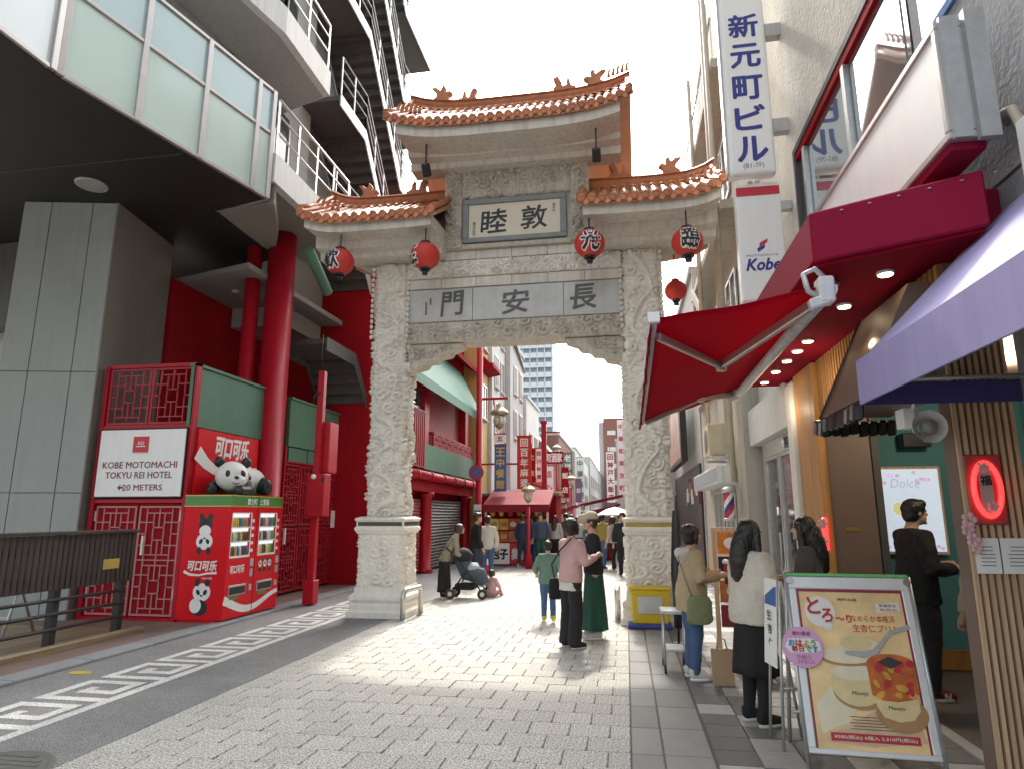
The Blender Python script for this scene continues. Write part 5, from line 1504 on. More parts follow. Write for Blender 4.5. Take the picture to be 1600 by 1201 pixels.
pbld = thing('plaster_building', 'tall cream building with rough plaster walls and a dark framed window band', 'building', (5,4,0))
b = MB(); b.box(2.47,-3,3.75,10,11.3,15); b.build('upper_wall', M['plaster'], pbld)
b = MB(); b.box(2.44,-3,0,10,4.45,3.72); b.build('lower_wall', M['plaster_grey'], pbld)
b = MB(); b.box(2.43,-3,3.74,2.468,5.15,15); b.build('near_render', M['plaster_grey'], pbld)
# window band
q = MB(); q.box(2.435,5.2,4.75,2.46,8.45,6.35); wnd = q.build('window', M['glass_dark'], pbld)
for n_,(y0,y1) in enumerate(((8.10,8.45),(6.55,8.05),(5.25,6.5))):
    q = MB(); q.box(2.425,y0+0.04,4.8,2.434,y1-0.04,6.3); q.build('pane', mat('mirror_glass',(0.32,0.36,0.38),0.03,0.05,1,spec=1.0,coat=1.0,metal=0.5) if n_ == 0 else bpy.data.materials['mirror_glass'], wnd)
q = MB(); q.box(2.36,5.15,6.34,2.46,8.52,6.42); q.box(2.36,8.45,4.7,2.46,8.52,6.34); q.build('dark_frame', M['dark_steel'], wnd)
q = MB(); q.box(2.375,5.2,6.24,2.433,8.45,6.335); q.build('red_liner', M['red_wall'], wnd)
for y in (8.05,6.5):
    q = MB(); q.box(2.37,y,4.75,2.433,y+0.09,6.235); q.build('mullion', M['galv'], wnd)
q = MB(); q.box(2.425,3.3,5.3,2.46,5.0,6.3); q.build('blue_window', M['glass_pale'], pbld)
q = MB(); q.box(2.40,3.25,5.22,2.46,5.1,5.29); q.build('blue_sill', M['blue_banner'], pbld)
# projecting blank signboard
sb = thing('blank_signboard', 'large blank white signboard in an aluminium frame jutting from the plaster wall', 'signboard', (2.1,5.1,3.85))
q = MB(); q.box(2.0,3.98,3.90,2.2,6.5,4.60); q.build('panel', M['signwhite'], sb)
for (y0,z0,y1,z1) in ((3.93,3.85,6.55,3.90),(3.93,4.60,6.55,4.65),(3.93,3.90,3.98,4.60)):
    q = MB(); q.box(1.98,y0,z0,2.24,y1,z1); q.build('frame_bar', M['alu'], sb, bevel=0.006)
q = MB(); q.box(2.0,3.90,3.84,2.10,3.929,4.66); q.box(2.13,3.88,3.82,2.24,3.929,4.68); q.build('end_rail', M['galv'], sb)
q = MB(); q.box(2.005,3.98,3.80,2.20,6.5,3.848); q.build('maroon_strip', M['maroon'], sb)
q = MB(); q.box(2.24,4.3,4.2,2.43,4.36,4.26); q.box(2.24,6.2,4.2,2.43,6.26,4.26); q.build('wall_bracket', M['galv'], sb)
cd = thing('conduit_pipe', 'beige conduit bending down the grey render beside the blank signboard', 'pipe', (2.4,3.9,3.4))
q = MB(); q.tube([(2.43,4.15,4.05),(2.36,4.05,4.06),(2.33,3.92,4.0),(2.33,3.86,3.85),(2.33,3.86,3.45)],0.028,10); q.build('pipe', M['pipe'], cd)
q = MB(); q.box(2.27,3.70,3.45,2.428,3.82,3.85); q.build('junction_box', M['white'], cd, bevel=0.008)
q = MB(); q.tube([(2.43,3.62,4.1),(2.30,3.60,4.12),(2.26,3.58,4.02),(2.26,3.58,3.4)],0.022,8); q.build('thin_pipe', M['galv'], cd)
# tall building sign
ts = thing('tall_building_sign', 'tall grey white projecting sign with dark blue Japanese characters', 'sign', (1.95,9.0,6.4))
q = MB(); q.box(1.61,8.88,6.34,2.25,9.12,10.4); q.build('case', M['signwhite'], ts, bevel=0.06, seg=3)
q = MB(); q.box(1.585,8.92,6.40,1.607,9.08,10.3); q.build('edge_strip', M['galv'], ts)
fr = FY(1.94,8.879,6.34)
SIGN_Z = (8.72,8.22,7.70,7.22,6.73)
for k, chh in enumerate('新元町ビル'):
    q = MB(); put_text(q,fr,chh,0.0,SIGN_Z[k]-6.34,0.37,0,0.002,0.03,0.40); q.build('character', M['blue_ink'], ts)
q = MB(); put_text(q,fr,'(B1-7F)',0.0,0.12,0.09,0,0.002,0.01); tag(q.build('floor_note', M['grey_ink'], ts), kind='stuff')
for z in (7.0,8.55):
    q = MB(); q.box(2.252,8.93,z,2.62,9.07,z+0.2); q.build('bracket', M['pale_wall'], ts)
ks = thing('lower_building_sign', 'white projecting sign with red top stripe and blue script lettering', 'sign', (2.0,9.2,4.6))
q = MB(); q.box(1.70,9.08,4.55,2.31,9.28,6.30); q.build('case', M['signwhite'], ks, bevel=0.02, seg=2)
q = MB(); q.box(1.71,9.07,6.11,2.30,9.079,6.24); q.build('red_stripe', M['red_ink'], ks)
fr = FY(2.0,9.079,4.55)
q = MB(); q.shape(fr,[(-0.03,0.78),(0.08,0.84),(0.09,0.90),(-0.02,0.84)],0,0.002); q.shape(fr,[(-0.05,0.70),(0.04,0.76),(0.05,0.82),(-0.06,0.76)],1,0.002)
tag(q.build('emblem', [M['red_ink'],M['blue_ink']], ks), kind='stuff')
q = MB(); put_text(q,fr,'Kobe',0.02,0.52,0.17,0,0.002,0.03,0.44,0.25); put_text(q,fr,'MOTOMACHI',0.0,0.655,0.03,0,0.002,0.0,0.42); tag(q.build('lettering', M['blue_ink'], ks), kind='stuff')
for z in (4.9,5.9):
    q = MB(); q.box(2.312,9.12,z,2.46,9.24,z+0.12); q.build('bracket', M['galv'], ks)
q = MB(); q.box(1.98,9.14,6.302,2.06,9.22,6.41); q.build('coupling', M['galv'], ks)

# maroon canopy with downlights
cp = thing('maroon_canopy', 'maroon canvas canopy box over the wooden shop entrance with small downlights', 'canopy', (1.9,6.7,3.3))
q = MB(); q.slab([(1.32,4.5),(2.2,4.05),(2.22,4.32),(2.42,4.32),(2.42,9.0),(1.32,9.0)],3.34,3.70); q.build('canvas_box', M['maroon'], cp, bevel=0.012)
q = MB(); q.slab([(1.34,4.55),(2.19,4.10),(2.2,4.34),(2.40,4.34),(2.40,8.98),(1.34,8.98)],3.318,3.338); q.build('underside', M['red_fabric'], cp)
for x,y in ((1.85,4.72),(1.80,5.45),(1.80,6.55),(1.80,6.95),(1.80,7.4),(1.80,7.95),(1.80,8.6)):
    q = MB(); q.lathe([(0.055,3.296),(0.06,3.317)],(x,y,0),16); dl = q.build('downlight', M['white'], cp)
    q = MB(); q.lathe([(0.045,3.290),(0.045,3.2955)],(x,y,0),14); q.build('bulb', M['bulb'], dl)
for k,y in enumerate((4.85,5.9)):
    q = MB(); q.cyl((1.55,y,3.312),(1.50,y+0.12,3.20),0.045,12); q.build('spot', M['galv'], cp)
q = MB()
for k in range(6): q.lathe([(0.012,-0.006),(0.012,0.0)],(1.5+k*0.15,4.40-k*0.075,3.66),8)
tag(q.build('eyelet', M['galv'], cp), kind='stuff')
# retractable awning
aw = thing('retractable_awning', 'red retractable fabric awning on folding arms reaching over the street', 'awning', (0.8,6.2,2.7))
nx, ny = 14, 26
vs = []
for j in range(ny+1):
    y = 4.42+(8.12-4.42)*j/ny
    for i in range(nx+1):
        t = i/nx; x = 1.38-(1.38-0.24)*t
        z0 = 3.14-(0.02*j/ny); z1 = 2.96-0.20*j/ny
        sag = -0.012*math.sin(PI*t)+0.006*math.sin(j*0.9+t*2)*t+0.008*math.sin(t*9+j*0.25)*math.sin(PI*t)
        vs.append((x,y,z0+(z1-z0)*t+sag))
q = MB(); W_ = nx+1
q.add(vs,[(j*W_+i,j*W_+i+1,(j+1)*W_+i+1,(j+1)*W_+i) for j in range(ny) for i in range(nx)],0,True)
fab = q.build('fabric', M['red_fabric'], aw)
sol = fab.modifiers.new('solid','SOLIDIFY'); sol.thickness = 0.006
q = MB(); q.tube([(0.23,4.40,2.965),(0.23,8.14,2.755)],0.03,10); q.build('front_bar', M['white_steel'], aw)
q = MB(); q.box(0.19,4.36,2.93,0.27,4.41,3.0); q.build('end_cap', M['white'], aw)
q = MB(); vs = []
for k in range(31):
    y = 4.42+3.7*k/30; z = 2.945-0.20*k/30; w = 0.012*math.sin(k*1.7)
    vs += [(0.215+w,y,z),(0.205-w,y,z-0.10-0.02*math.sin(k*0.8))]
q.add(vs,[(2*k,2*k+1,2*k+3,2*k+2) for k in range(30)],0,True); vl = q.build('valance', M['red_fabric'], aw)
sol = vl.modifiers.new('solid','SOLIDIFY'); sol.thickness = 0.005
q = MB(); q.tube([(1.37,4.38,3.10),(1.37,8.15,3.06)],0.05,10); q.build('roller_bar', M['white_steel'], aw)
def arm(ys, yel, yw, zf, nm):
    q = MB(); q.bar((1.34,ys,3.06),(0.90,yel,2.98),0.05,0.07); q.build('upper_arm', M['alu'], aw, bevel=0.008)
    q = MB(); q.bar((0.90,yel,2.975),(0.27,yw,zf),0.04,0.06); q.build('fore_arm', M['alu'], aw, bevel=0.008)
    q = MB(); q.cyl((0.90,yel,2.93),(0.90,yel,3.02),0.045,12); q.build('elbow', M['alu'], aw)
    q = MB(); q.obox((1.35,ys,3.10),(0.05,0,0),(0,0.06,0),(0,0,0.09)); q.obox((1.30,ys-0.02,3.02),(0.06,0,0.02),(0,0.035,0),(-0.01,0,0.035)); q.build('shoulder', M['white_steel'], aw, bevel=0.012)
    q = MB(); q.tube([(1.37,ys+0.02,3.19),(1.30,ys,3.26),(1.22,ys-0.02,3.22),(1.24,ys-0.02,3.10),(1.33,ys,3.05)],0.018,8); q.build('spring', M['galv'], aw)
arm(4.42,6.05,4.68,2.91,0); arm(8.02,7.72,7.95,2.73,1)
# lavender awning of the next shop
la = thing('lavender_awning', 'lavender sloping shop awning with a deep valance and dark blue underside', 'awning', (2.0,2.5,2.3))
q = MB(); q.prism([(1.52,-2.5,2.615),(2.60,-2.5,3.72),(2.60,-2.5,3.69),(1.54,-2.5,2.60)],(0,6.92,0)); q.build('slope', M['lavender'], la)
q = MB(); q.box(1.50,-2.5,2.34,1.515,4.44,2.62); q.build('valance', M['lavender'], la)
q = MB(); q.box(1.516,4.425,2.335,2.43,4.437,2.47); q.build('end_valance', M['navy'], la)
q = MB(); q.prism([(1.56,-2.5,2.58),(2.42,-2.5,3.46),(2.42,-2.5,2.9)],(0,6.7,0)); q.build('underside', M['navy'], la)
for yy in (4.25,2.5):
    q = MB(); q.tube([(1.55,yy,2.46),(2.42,yy,2.46)],0.014,8); q.build('frame_tube', M['galv'], la)
q = MB(); q.tube([(1.9,3.7,2.62),(2.42,3.3,2.66)],0.035,10); q.build('lamp_tube', M['white'], la)
# horn speaker hanging below
hn = thing('horn_speaker', 'white horn loudspeaker under the lavender awning', 'loudspeaker', (1.98,4.52,2.2))
q = MB(); rings = []
for (r_,d) in ((0.03,0.16),(0.035,0.10),(0.06,0.03),(0.10,-0.02),(0.105,-0.03)):
    rings.append([(1.92+r_*math.cos(2*PI*k/20), 4.53+d, 2.20+r_*math.sin(2*PI*k/20)) for k in range(20)])
q.loft(rings,0,False); q.build('horn', M['white'], hn)
q = MB(); q.sphere((1.92,4.52,2.20),(0.05,0.05,0.05),14,10); q.build('driver', M['grey_ink'], hn)
q = MB(); q.box(1.79,4.56,2.20,1.87,4.68,2.33); q.bar((1.86,4.60,2.30),(1.86,4.46,2.44),0.02,0.02); q.build('mount', M['white'], hn, bevel=0.008)

# shop entrance room
sh_ = thing('sweet_shop', 'shop entrance with teal interior, honey wood posts and slatted wood pier', 'shop', (3.2,6.4,0))
q = MB(); q.box(2.42,8.2,0,4.6,8.35,3.3); q.build('teal_back_wall', M['teal'], sh_)
q = MB(); q.box(4.45,4.46,0,4.6,8.2,3.3); q.build('inner_wall', M['teal'], sh_)
q = MB(); q.box(2.40,4.5,2.95,4.45,8.2,3.30); q.build('ceiling', M['brown_panel'], sh_)
q = MB(); q.box(2.44,8.15,0.02,4.45,8.199,0.22); q.build('skirting', M['wood'], sh_)
q = MB(); q.box(2.17,7.60,0.02,2.62,7.68,2.95); q.build('brown_door', M['brown_panel'], sh_)
q = MB(); q.box(2.63,7.58,0.02,2.70,7.70,2.95); q.build('door_edge', M['dark_steel'], sh_)
q = MB(); q.box(2.30,7.592,1.48,2.44,7.599,1.52); q.build('door_plate', M['brass'], sh_)
q = MB(); q.box(2.08,7.55,0.02,2.165,8.35,3.31); q.build('wood_post', M['wood'], sh_, bevel=0.006)
q = MB(); q.box(2.17,4.62,2.72,2.40,7.58,2.95); q.build('wood_lintel', M['wood'], sh_)
slm = MB(); slm.box(0,0,0,0.03,0.045,0.58); slm = slm.mesh('fascia_slat', M['wood'])
for k in range(36):
    o = link('fascia_slat', slm, sh_); o.location = (2.13,4.62+k*0.082,2.735)
q = MB(); q.box(2.161,4.6,2.955,2.40,7.58,3.315); q.build('fascia_back', M['brown_panel'], sh_)
# small hood with black ruffle
q = MB(); q.prism([(1.60,4.70,2.42),(1.98,4.70,3.22),(2.12,4.70,3.22),(2.12,4.70,2.42)],(0,0.95,0)); hood = q.build('brown_hood', M['brown_panel'], sh_)
q = MB(); q.tube([(1.60,5.66,2.42),(1.98,5.66,3.22)],0.014,6); q.build('hood_rope', M['black'], hood)
for k in range(16):
    t = k/15
    if k < 8: x, y = 1.58, 5.64-0.95*t*2
    else: x, y = 1.6+0.52*(t-0.5)*2, 5.66
    q = MB(); a = random.uniform(-0.3,0.3)
    q.obox((x,y,2.34+random.uniform(-0.01,0.01)),(0.035*math.cos(a),0.035*math.sin(a),0.006),(-0.012*math.sin(a),0.05,0.01),(0.008,0.004,0.06)); q.build('ruffle', M['black'], hood, bevel=0.012)
# slatted pier
slp = MB(); slp.box(-0.011,0,0,0.011,0.03,2.86); slp = slp.mesh('slat', M['slatwood'])
q = MB(); q.box(2.08,4.58,0.02,2.435,4.72,2.92); q.build('pier_core', M['brown_panel'], sh_)
for k in range(9):
    o = link('pier_slat', slp, sh_); o.location = (2.095+k*0.041,4.549,0.03)
# lit poster on the teal wall
lp = thing('lit_poster', 'backlit pale poster framed on the teal shop wall', 'poster', (3.15,8.17,1.25))
q = MB(); q.box(2.79,8.13,1.22,3.51,8.199,2.19); q.build('frame', M['slatwood'], lp)
mp_ = mat('lit_poster_print', (0.62,0.70,0.82), 0.4, 0.12, 3, emit=(0.72,0.84,1.0), estr=0.16)
q = MB(); q.box(2.82,8.12,1.25,3.48,8.129,2.16); q.build('screen', mp_, lp)
fr = FY(3.15,8.119,1.70)
q = MB()
for k in range(26):
    x = random.uniform(-0.3,0.3); z = random.choice((random.uniform(-0.42,-0.25),random.uniform(0.3,0.42))); q.ell(fr,x,z,0.025,0.022,0,0.002,8)
q.ell(fr,-0.12,0.02,0.06,0.07,1,0.003,16)
put_text(q,fr,'Dolce',-0.02,0.30,0.10,2,0.003,0.0,0.30,0.2)
tag(q.build('print', [mat('petal_pink',(0.66,0.52,0.68),0.5,0.1,5,emit=(0.8,0.6,0.85),estr=0.12), mat('soft_yellow',(0.75,0.70,0.35),0.5,0.1,5,emit=(0.9,0.85,0.4),estr=0.12), mat('pale_ink',(0.55,0.60,0.72),0.5,0.05,4,emit=(0.6,0.7,0.9),estr=0.08)], lp), kind='stuff')
pj = thing('wall_speaker', 'small black box speaker mounted above the lit poster', 'speaker', (3.3,8.1,2.4))
q = MB(); q.box(3.12,8.02,2.40,3.42,8.195,2.56); q.build('box', M['black'], pj, bevel=0.01)
q = MB(); q.cyl((3.36,8.015,2.48),(3.36,8.02,2.48),0.03,12); q.build('lens', M['white'], pj)
# neon sign and papers on the pier
nz_ = thing('neon_sign', 'glowing red neon sign with pale blossoms on the slatted pier', 'neon sign', (2.2,4.5,1.6))
q = MB(); q.box(2.10,4.530,1.59,2.31,4.546,2.02); q.build('backing', mat('neon_back',(0.35,0.05,0.05),0.4,0.05,3), nz_, bevel=0.03, seg=2)
mneon = mat('neon_tube',(0.8,0.1,0.08),0.3,0.0,1,emit=(1.0,0.03,0.03),estr=0.8)
pts = []
for k in range(25):
    a = 2*PI*k/24; pts.append((2.205+0.075*math.cos(a),4.515,1.805+0.165*math.sin(a)*1.0+ (0.0)))
q = MB(); q.tube(pts,0.016,8); q.build('outer_tube', mneon, nz_)
q = MB(); q.box(2.17,4.52,1.66,2.24,4.529,1.94); q.build('mirror_panel', M['galv'], nz_)
M['blossom'] = mat('blossom_pink', (0.66,0.42,0.44), 0.6, 0.15, 8)
def blossom(nm, parent, c, s):
    q = MB(); c = Vector(c)
    for k in range(5):
        a = 2*PI*k/5; q.sphere(c+Vector((math.cos(a)*s,0,math.sin(a)*s)),(s*0.75,s*0.3,s*0.75),8,6)
    q.sphere(c+Vector((0,-s*0.25,0)),s*0.3,8,6); return q.build(nm, M['blossom'], parent)
blossom('blossom', nz_, (2.19,4.505,1.94), 0.022); blossom('blossom', nz_, (2.22,4.505,1.70), 0.02)
q = MB(); put_text(q,FY(2.205,4.519,1.86),'福',0,0,0.06,0,0.003,0.03); q.build('character', M['black_ink'], nz_)
bs = thing('blossom_spray', 'spray of artificial pink cherry blossom on the edge of the slatted pier', 'blossom', (2.07,4.5,1.5))
for k,(dx,dz,s) in enumerate(((0,0.12,0.028),(-0.015,0.06,0.024),(0.01,0.0,0.026),(0.02,-0.05,0.02))): blossom('blossom', bs, (2.075+dx,4.50,1.50+dz), s)
q = MB(); q.tube([(2.09,4.53,1.42),(2.075,4.52,1.52),(2.08,4.53,1.66)],0.006,6); q.build('twig', M['dark_wood'], bs)
for i,(x0,x1,lb) in enumerate(((2.10,2.235,'white printed notice on the slatted pier under the neon sign'),(2.245,2.42,'wider white printed notice next to the grey render'))):
    t = thing('paper_notice', lb, 'notice', ((x0+x1)/2,4.53,1.3)); q = MB(); q.box(x0,4.536,1.30,x1,4.543,1.51); q.build('sheet', M['signwhite'], t)
    q = MB(); fr = FY((x0+x1)/2,4.536,1.40)
    for k in range(6): w = (x1-x0)*(0.22 if k < 2 else 0.30); q.rect(fr,-w,0.055-k*0.022,w,0.061-k*0.022,0,0.002)
    tag(q.build('text_lines', M['grey_ink'], t), kind='stuff')
cbl = thing('black_cable', 'coiled black cable hanging on the grey render beside the pier', 'cable', (2.42,4.2,1.8))
q = MB(); q.tube([(2.425,4.25,2.3),(2.41,4.22,2.0),(2.41,4.20,1.7),(2.41,4.10,1.5),(2.41,4.02,1.7),(2.41,4.05,2.1),(2.42,4.15,2.3)],0.015,8); q.build('loop', M['black'], cbl)
# red plush decoration on the wood post
dc = thing('red_blossom_ornament', 'red and white ornament hanging on the honey wood post', 'ornament', (2.05,7.6,1.3))
q = MB(); q.box(2.04,7.50,1.28,2.10,7.545,1.62); q.build('plaque', mneon, dc, bevel=0.02, seg=2)
blossom('blossom', dc, (2.04,7.49,1.56), 0.03); blossom('blossom', dc, (2.03,7.49,1.38), 0.03)

# white doorway building beyond the shop
wd = thing('white_doorway_building', 'white fronted entrance with two dark glass doors beyond the honey wood post', 'building', (3,9.9,0))
q = MB(); q.box(2.25,8.36,0,2.46,11.3,3.73); q.build('wall', M['white_wall'], wd)
q = MB(); q.box(2.05,8.36,0.02,2.245,8.75,3.3); q.build('rounded_pier', M['white_slab'], wd, bevel=0.08, seg=4)
q = MB(); q.box(2.05,8.76,2.75,2.245,11.25,3.32); q.build('fascia', M['white_wall'], wd)
for i,(y0,y1) in enumerate(((9.0,9.75),(9.95,10.7))):
    q = MB(); q.box(2.20,y0,0.03,2.248,y1,2.45); dr = q.build('glass_door', M['glass_dark'], wd)
    q = MB(); q.box(2.17,y0-0.07,0.03,2.247,y0-0.005,2.5); q.box(2.17,y1+0.005,0.03,2.247,y1+0.07,2.5); q.box(2.17,y0-0.005,2.455,2.247,y1+0.005,2.5); q.build('frame', M['galv'], dr)
    q = MB(); q.tube([(2.16,y0+0.1,0.9),(2.16,y0+0.1,1.4)],0.014,8); q.build('handle', M['steel'], dr)
q = MB(); q.box(2.20,9.0,2.52,2.247,10.7,2.74); q.build('transom_light', M['glass_pale'], wd)
q = MB(); put_text(q,FXm(2.195,9.4,2.63),'美容',0,0,0.16,0,0.003,0.03); tag(q.build('lettering', M['black_ink'], wd), kind='stuff')
# cream barber building
cb = thing('cream_barber_building', 'tall cream building with pipes and balconies rising behind the gate roof', 'building', (4,14.3,0))
q = MB(); q.box(1.98,11.35,0,8,17.15,4.2); q.box(2.35,11.35,4.21,8,17.15,14); q.build('wall', M['cream_wall'], cb)
for (y0,y1,z0,z1) in ((12.5,13.6,1.0,2.1),(14.0,15.2,1.0,2.1),(13.0,14.2,5.2,6.5),(15,16,5.2,6.5),(13.0,14.2,8.2,9.5),(15,16,8.2,9.5)):
    xx = 1.98 if z0 < 4 else 2.35
    q = MB(); q.box(xx-0.015,y0,z0,xx+0.01,y1,z1); w = q.build('window', M['glass_dark'], cb)
    q = MB()
    for yy in (y0,(y0+y1)/2,y1): q.box(xx-0.05,yy-0.03,z0,xx-0.016,yy+0.03,z1)
    for zz in (z0,z1): q.box(xx-0.05,y0,zz-0.03,xx-0.016,y1,zz+0.03)
    q.build('frame', M['galv'], w)
for z in (4.25,7.1,10.0):
    q = MB(); q.box(1.88,11.5,z,2.349,17.0,z+0.18); q.build('balcony_slab', M['cream_wall'], cb)
    q = MB(); q.tube([(1.92,11.55,z+1.1),(1.92,16.95,z+1.1)],0.025,8)
    for k in range(14): q.bar((1.92,11.55+k*0.415,z+0.18),(1.92,11.55+k*0.415,z+1.1),0.015,0.015)
    q.build('balcony_rail', M['galv'], cb)
for y in (11.75,12.1,14.7):
    q = MB(); q.tube([(1.84,y,2.9 if y > 12 else 2.2),(1.84,y,12)],0.05,10); q.build('drain_pipe', M['pipe'], cb)
q = MB(); q.bar((1.86,12.2,7.0),(1.86,16.5,10.2),0.06,0.2); q.bar((1.86,12.2,4.4),(1.86,16.5,7.2),0.06,0.2); q.build('stair_stringer', M['cream_wall'], cb)
q = MB(); q.box(1.99,11.36,0.02,1.97,17.1,0.9); q.build('wood_dado', M['slatwood'], cb)
ac = thing('air_conditioner', 'beige wall mounted air conditioner box over the barber entrance', 'air conditioner', (1.7,13.0,2.7))
q = MB(); q.box(1.55,12.5,2.72,1.86,13.4,3.32); q.build('case', M['pipe'], ac, bevel=0.02)
q = MB(); q.cyl((1.545,12.85,3.02),(1.549,12.85,3.02),0.23,20); q.build('fan_grille', M['black'], ac)
for y in (12.45,13.35):
    q = MB(); q.box(1.6,y,2.64,1.97,y+0.05,2.70); q.build('bracket', M['galv'], ac)
ls = thing('light_box_sign', 'long grey blue light box sign over the barber window', 'sign', (1.75,13.9,2.2))
q = MB(); q.box(1.62,12.2,2.20,1.97,16.2,2.52); q.build('case', M['white_steel'], ls, bevel=0.01)
q = MB(); q.box(1.612,12.25,2.24,1.619,16.15,2.48); q.build('face', mat('blue_grey_face',(0.30,0.36,0.42),0.4,0.1,2), ls)
bpz = thing('barber_pole', 'red white and blue striped barber pole on the cream building', 'barber pole', (1.75,12.0,1.55))
n = 16
for k in range(3):
    q = MB(); z0, z1 = 1.60, 2.02; m_ = 24; vs = []; fs2 = []
    for s in range(2):
        a0 = 2*PI*(k+3*s)/6
        for j in range(m_+1):
            tt = j/m_
            for e in range(5):
                a = a0+tt*4.0+e/4*2*PI/6; vs.append((1.76+0.085*math.cos(a),11.9+0.085*math.sin(a),z0+(z1-z0)*tt))
        o_ = s*(m_+1)*5
        for j in range(m_):
            for e in range(4): fs2.append((o_+j*5+e,o_+j*5+e+1,o_+(j+1)*5+e+1,o_+(j+1)*5+e))
    q.add(vs,fs2,0,True); q.build('stripe', [M['red_ink'],M['white_ink'],M['blue_ink']][k], bpz)
q = MB(); q.lathe([(0.10,1.55),(0.11,1.58),(0.08,1.60)],(1.76,11.9,0),16); q.bar((1.78,11.9,1.57),(1.98,11.9,1.57),0.04,0.03); q.build('bracket', M['galv'], bpz)
q = MB(); q.lathe([(0.08,2.02),(0.12,2.03),(0.12,2.08),(0.05,2.13)],(1.76,11.9,0),16); q.build('cap', M['galv'], bpz)

# ================================================================ signs on the pavement
af = thing('poster_stand', 'silver A frame stand with an orange pudding poster in the foreground', 'sign stand', (1.5,5.1,0), rz=0.0)
Bc, Tc = Vector((1.545,4.97,0.10)), Vector((1.455,5.26,1.20))
ax = Vector((0.98,-0.04,0)).normalized()
ay = (Tc-Bc); ay = (ay-ax*ay.dot(ax)).normalized(); hgt = (Tc-Bc).length; nn2 = ax.cross(ay)
W2_ = 0.40
O = Bc
frA = (O, ax, ay)
def ob(x0,y0,x1,y1,d0,d1):
    return (O+ax*(x0+x1)/2+ay*(y0+y1)/2+nn2*(d0+d1)/2, ax*(x1-x0)/2, ay*(y1-y0)/2, nn2*(d1-d0)/2)
for r4 in ((-W2_,0,W2_,0.035),(-W2_,hgt-0.085,W2_,hgt),(-W2_,0.035,-W2_+0.05,hgt-0.085),(W2_-0.05,0.035,W2_,hgt-0.085)):
    q = MB(); q.obox(*ob(*r4,-0.012,0.012)); q.build('frame_bar', M['bright_alu'], af, bevel=0.006)
q = MB(); q.obox(*ob(-W2_+0.045,0.03,W2_-0.045,hgt-0.08,-0.008,0.002)); pst = q.build('poster', mat('poster_orange',(0.86,0.60,0.30),0.35,0.22,3.0), af)
for s_ in (-1,1):
    q = MB(); q.tube([O+ax*s_*(W2_+0.012)+ay*(-0.10),O+ax*s_*(W2_+0.012)+ay*(hgt+0.01)],0.014,8); q.build('leg', M['galv'], af)
bk = Vector((0,0.50,0))
q = MB()
for s in (-1,1):
    topp = O+ax*s*(W2_+0.012)+ay*(hgt-0.02); ft = O+ax*s*(W2_+0.012)+bk; ft.z = 0.012
    q.tube([topp,ft],0.014,8)
f1 = O+ax*(-W2_)+bk*0.8; f1.z = 0.25; f2 = O+ax*W2_+bk*0.8; f2.z = 0.25
q.tube([f1,f2],0.012,8); q.build('back_leg', M['galv'], af)
q = MB(); q.obox(O+ay*(hgt+0.014)+nn2*-0.01, ax*(W2_+0.005), ay*0.010, nn2*0.022); q.build('green_top_strip', mat('green_strip',(0.16,0.48,0.16),0.5,0.1,5), af)
for s in (-1,1):
    q = MB(); q.cyl(O+ax*s*(W2_-0.01)+ay*(hgt-0.03)+nn2*0.012,O+ax*s*(W2_-0.01)+ay*(hgt-0.03)+nn2*0.025,0.025,12); q.build('corner_knob', M['steel'], af)
# flat print: pudding poster
PM = [mat('print_'+n_, c, 0.4, v, 9) for n_, c, v in (('white',(0.78,0.76,0.70),0.04),('red',(0.50,0.03,0.04),0.06),('cream',(0.72,0.58,0.30),0.10),('cream_hi',(0.78,0.70,0.50),0.08),('orange',(0.55,0.13,0.03),0.35),('amber',(0.66,0.36,0.05),0.25),('silver',(0.42,0.40,0.38),0.15),('pink',(0.66,0.36,0.58),0.05),('blue',(0.06,0.25,0.45),0.05),('cloth',(0.66,0.45,0.28),0.18),('shade',(0.42,0.24,0.11),0.15),('black',(0.05,0.045,0.04),0.1),('maroon',(0.28,0.03,0.06),0.05),('green',(0.1,0.35,0.15),0.05))]
PI_ = {k: i for i, k in enumerate(('white','red','cream','cream_hi','orange','amber','silver','pink','blue','cloth','shade','black','maroon','green'))}
q = MB()
e0 = 0.004
iw, ih0, ih1 = W2_-0.05, 0.035, hgt-0.085
q.rect(frA,-iw,ih1-0.02,iw,ih1,PI_['maroon'],e0); q.rect(frA,-iw,ih0,-iw+0.014,ih1-0.021,PI_['maroon'],e0); q.rect(frA,iw-0.014,ih0,iw,ih1-0.021,PI_['maroon'],e0)
q.shape(frA,[(-0.32,0.08),(-0.10,0.20),(0.10,0.30),(0.30,0.24),(0.33,0.10),(0.0,0.06)],PI_['cloth'],e0)
q.shape(frA,[(-0.32,0.30),(-0.18,0.44),(-0.05,0.30),(-0.12,0.20),(-0.30,0.12)],PI_['cream_hi'],e0+0.001)
_n0 = len(q.v)
# jar one
q.ell(frA,-0.02,0.40,0.15,0.11,PI_['shade'],e0+0.002,28); q.ell(frA,-0.03,0.43,0.145,0.12,PI_['cream'],e0+0.003,28); q.ell(frA,-0.03,0.50,0.13,0.045,PI_['cream_hi'],e0+0.004,28)
q.ell(frA,-0.06,0.585,0.155,0.05,PI_['shade'],e0+0.0045,28); q.ell(frA,-0.06,0.60,0.15,0.05,PI_['cream_hi'],e0+0.005,28)
q.ell(frA,0.02,0.655,0.12,0.05,PI_['cream_hi'],e0+0.006,24); q.ell(frA,0.0,0.67,0.09,0.045,PI_['cream'],e0+0.007,24)
q.band(frA,[(-0.07,0.615),(0.03,0.605),(0.10,0.625),(0.15,0.68),(0.20,0.74),(0.32,0.78)],[0.012,0.02,0.018,0.010,0.012,0.014],PI_['silver'],e0+0.008)
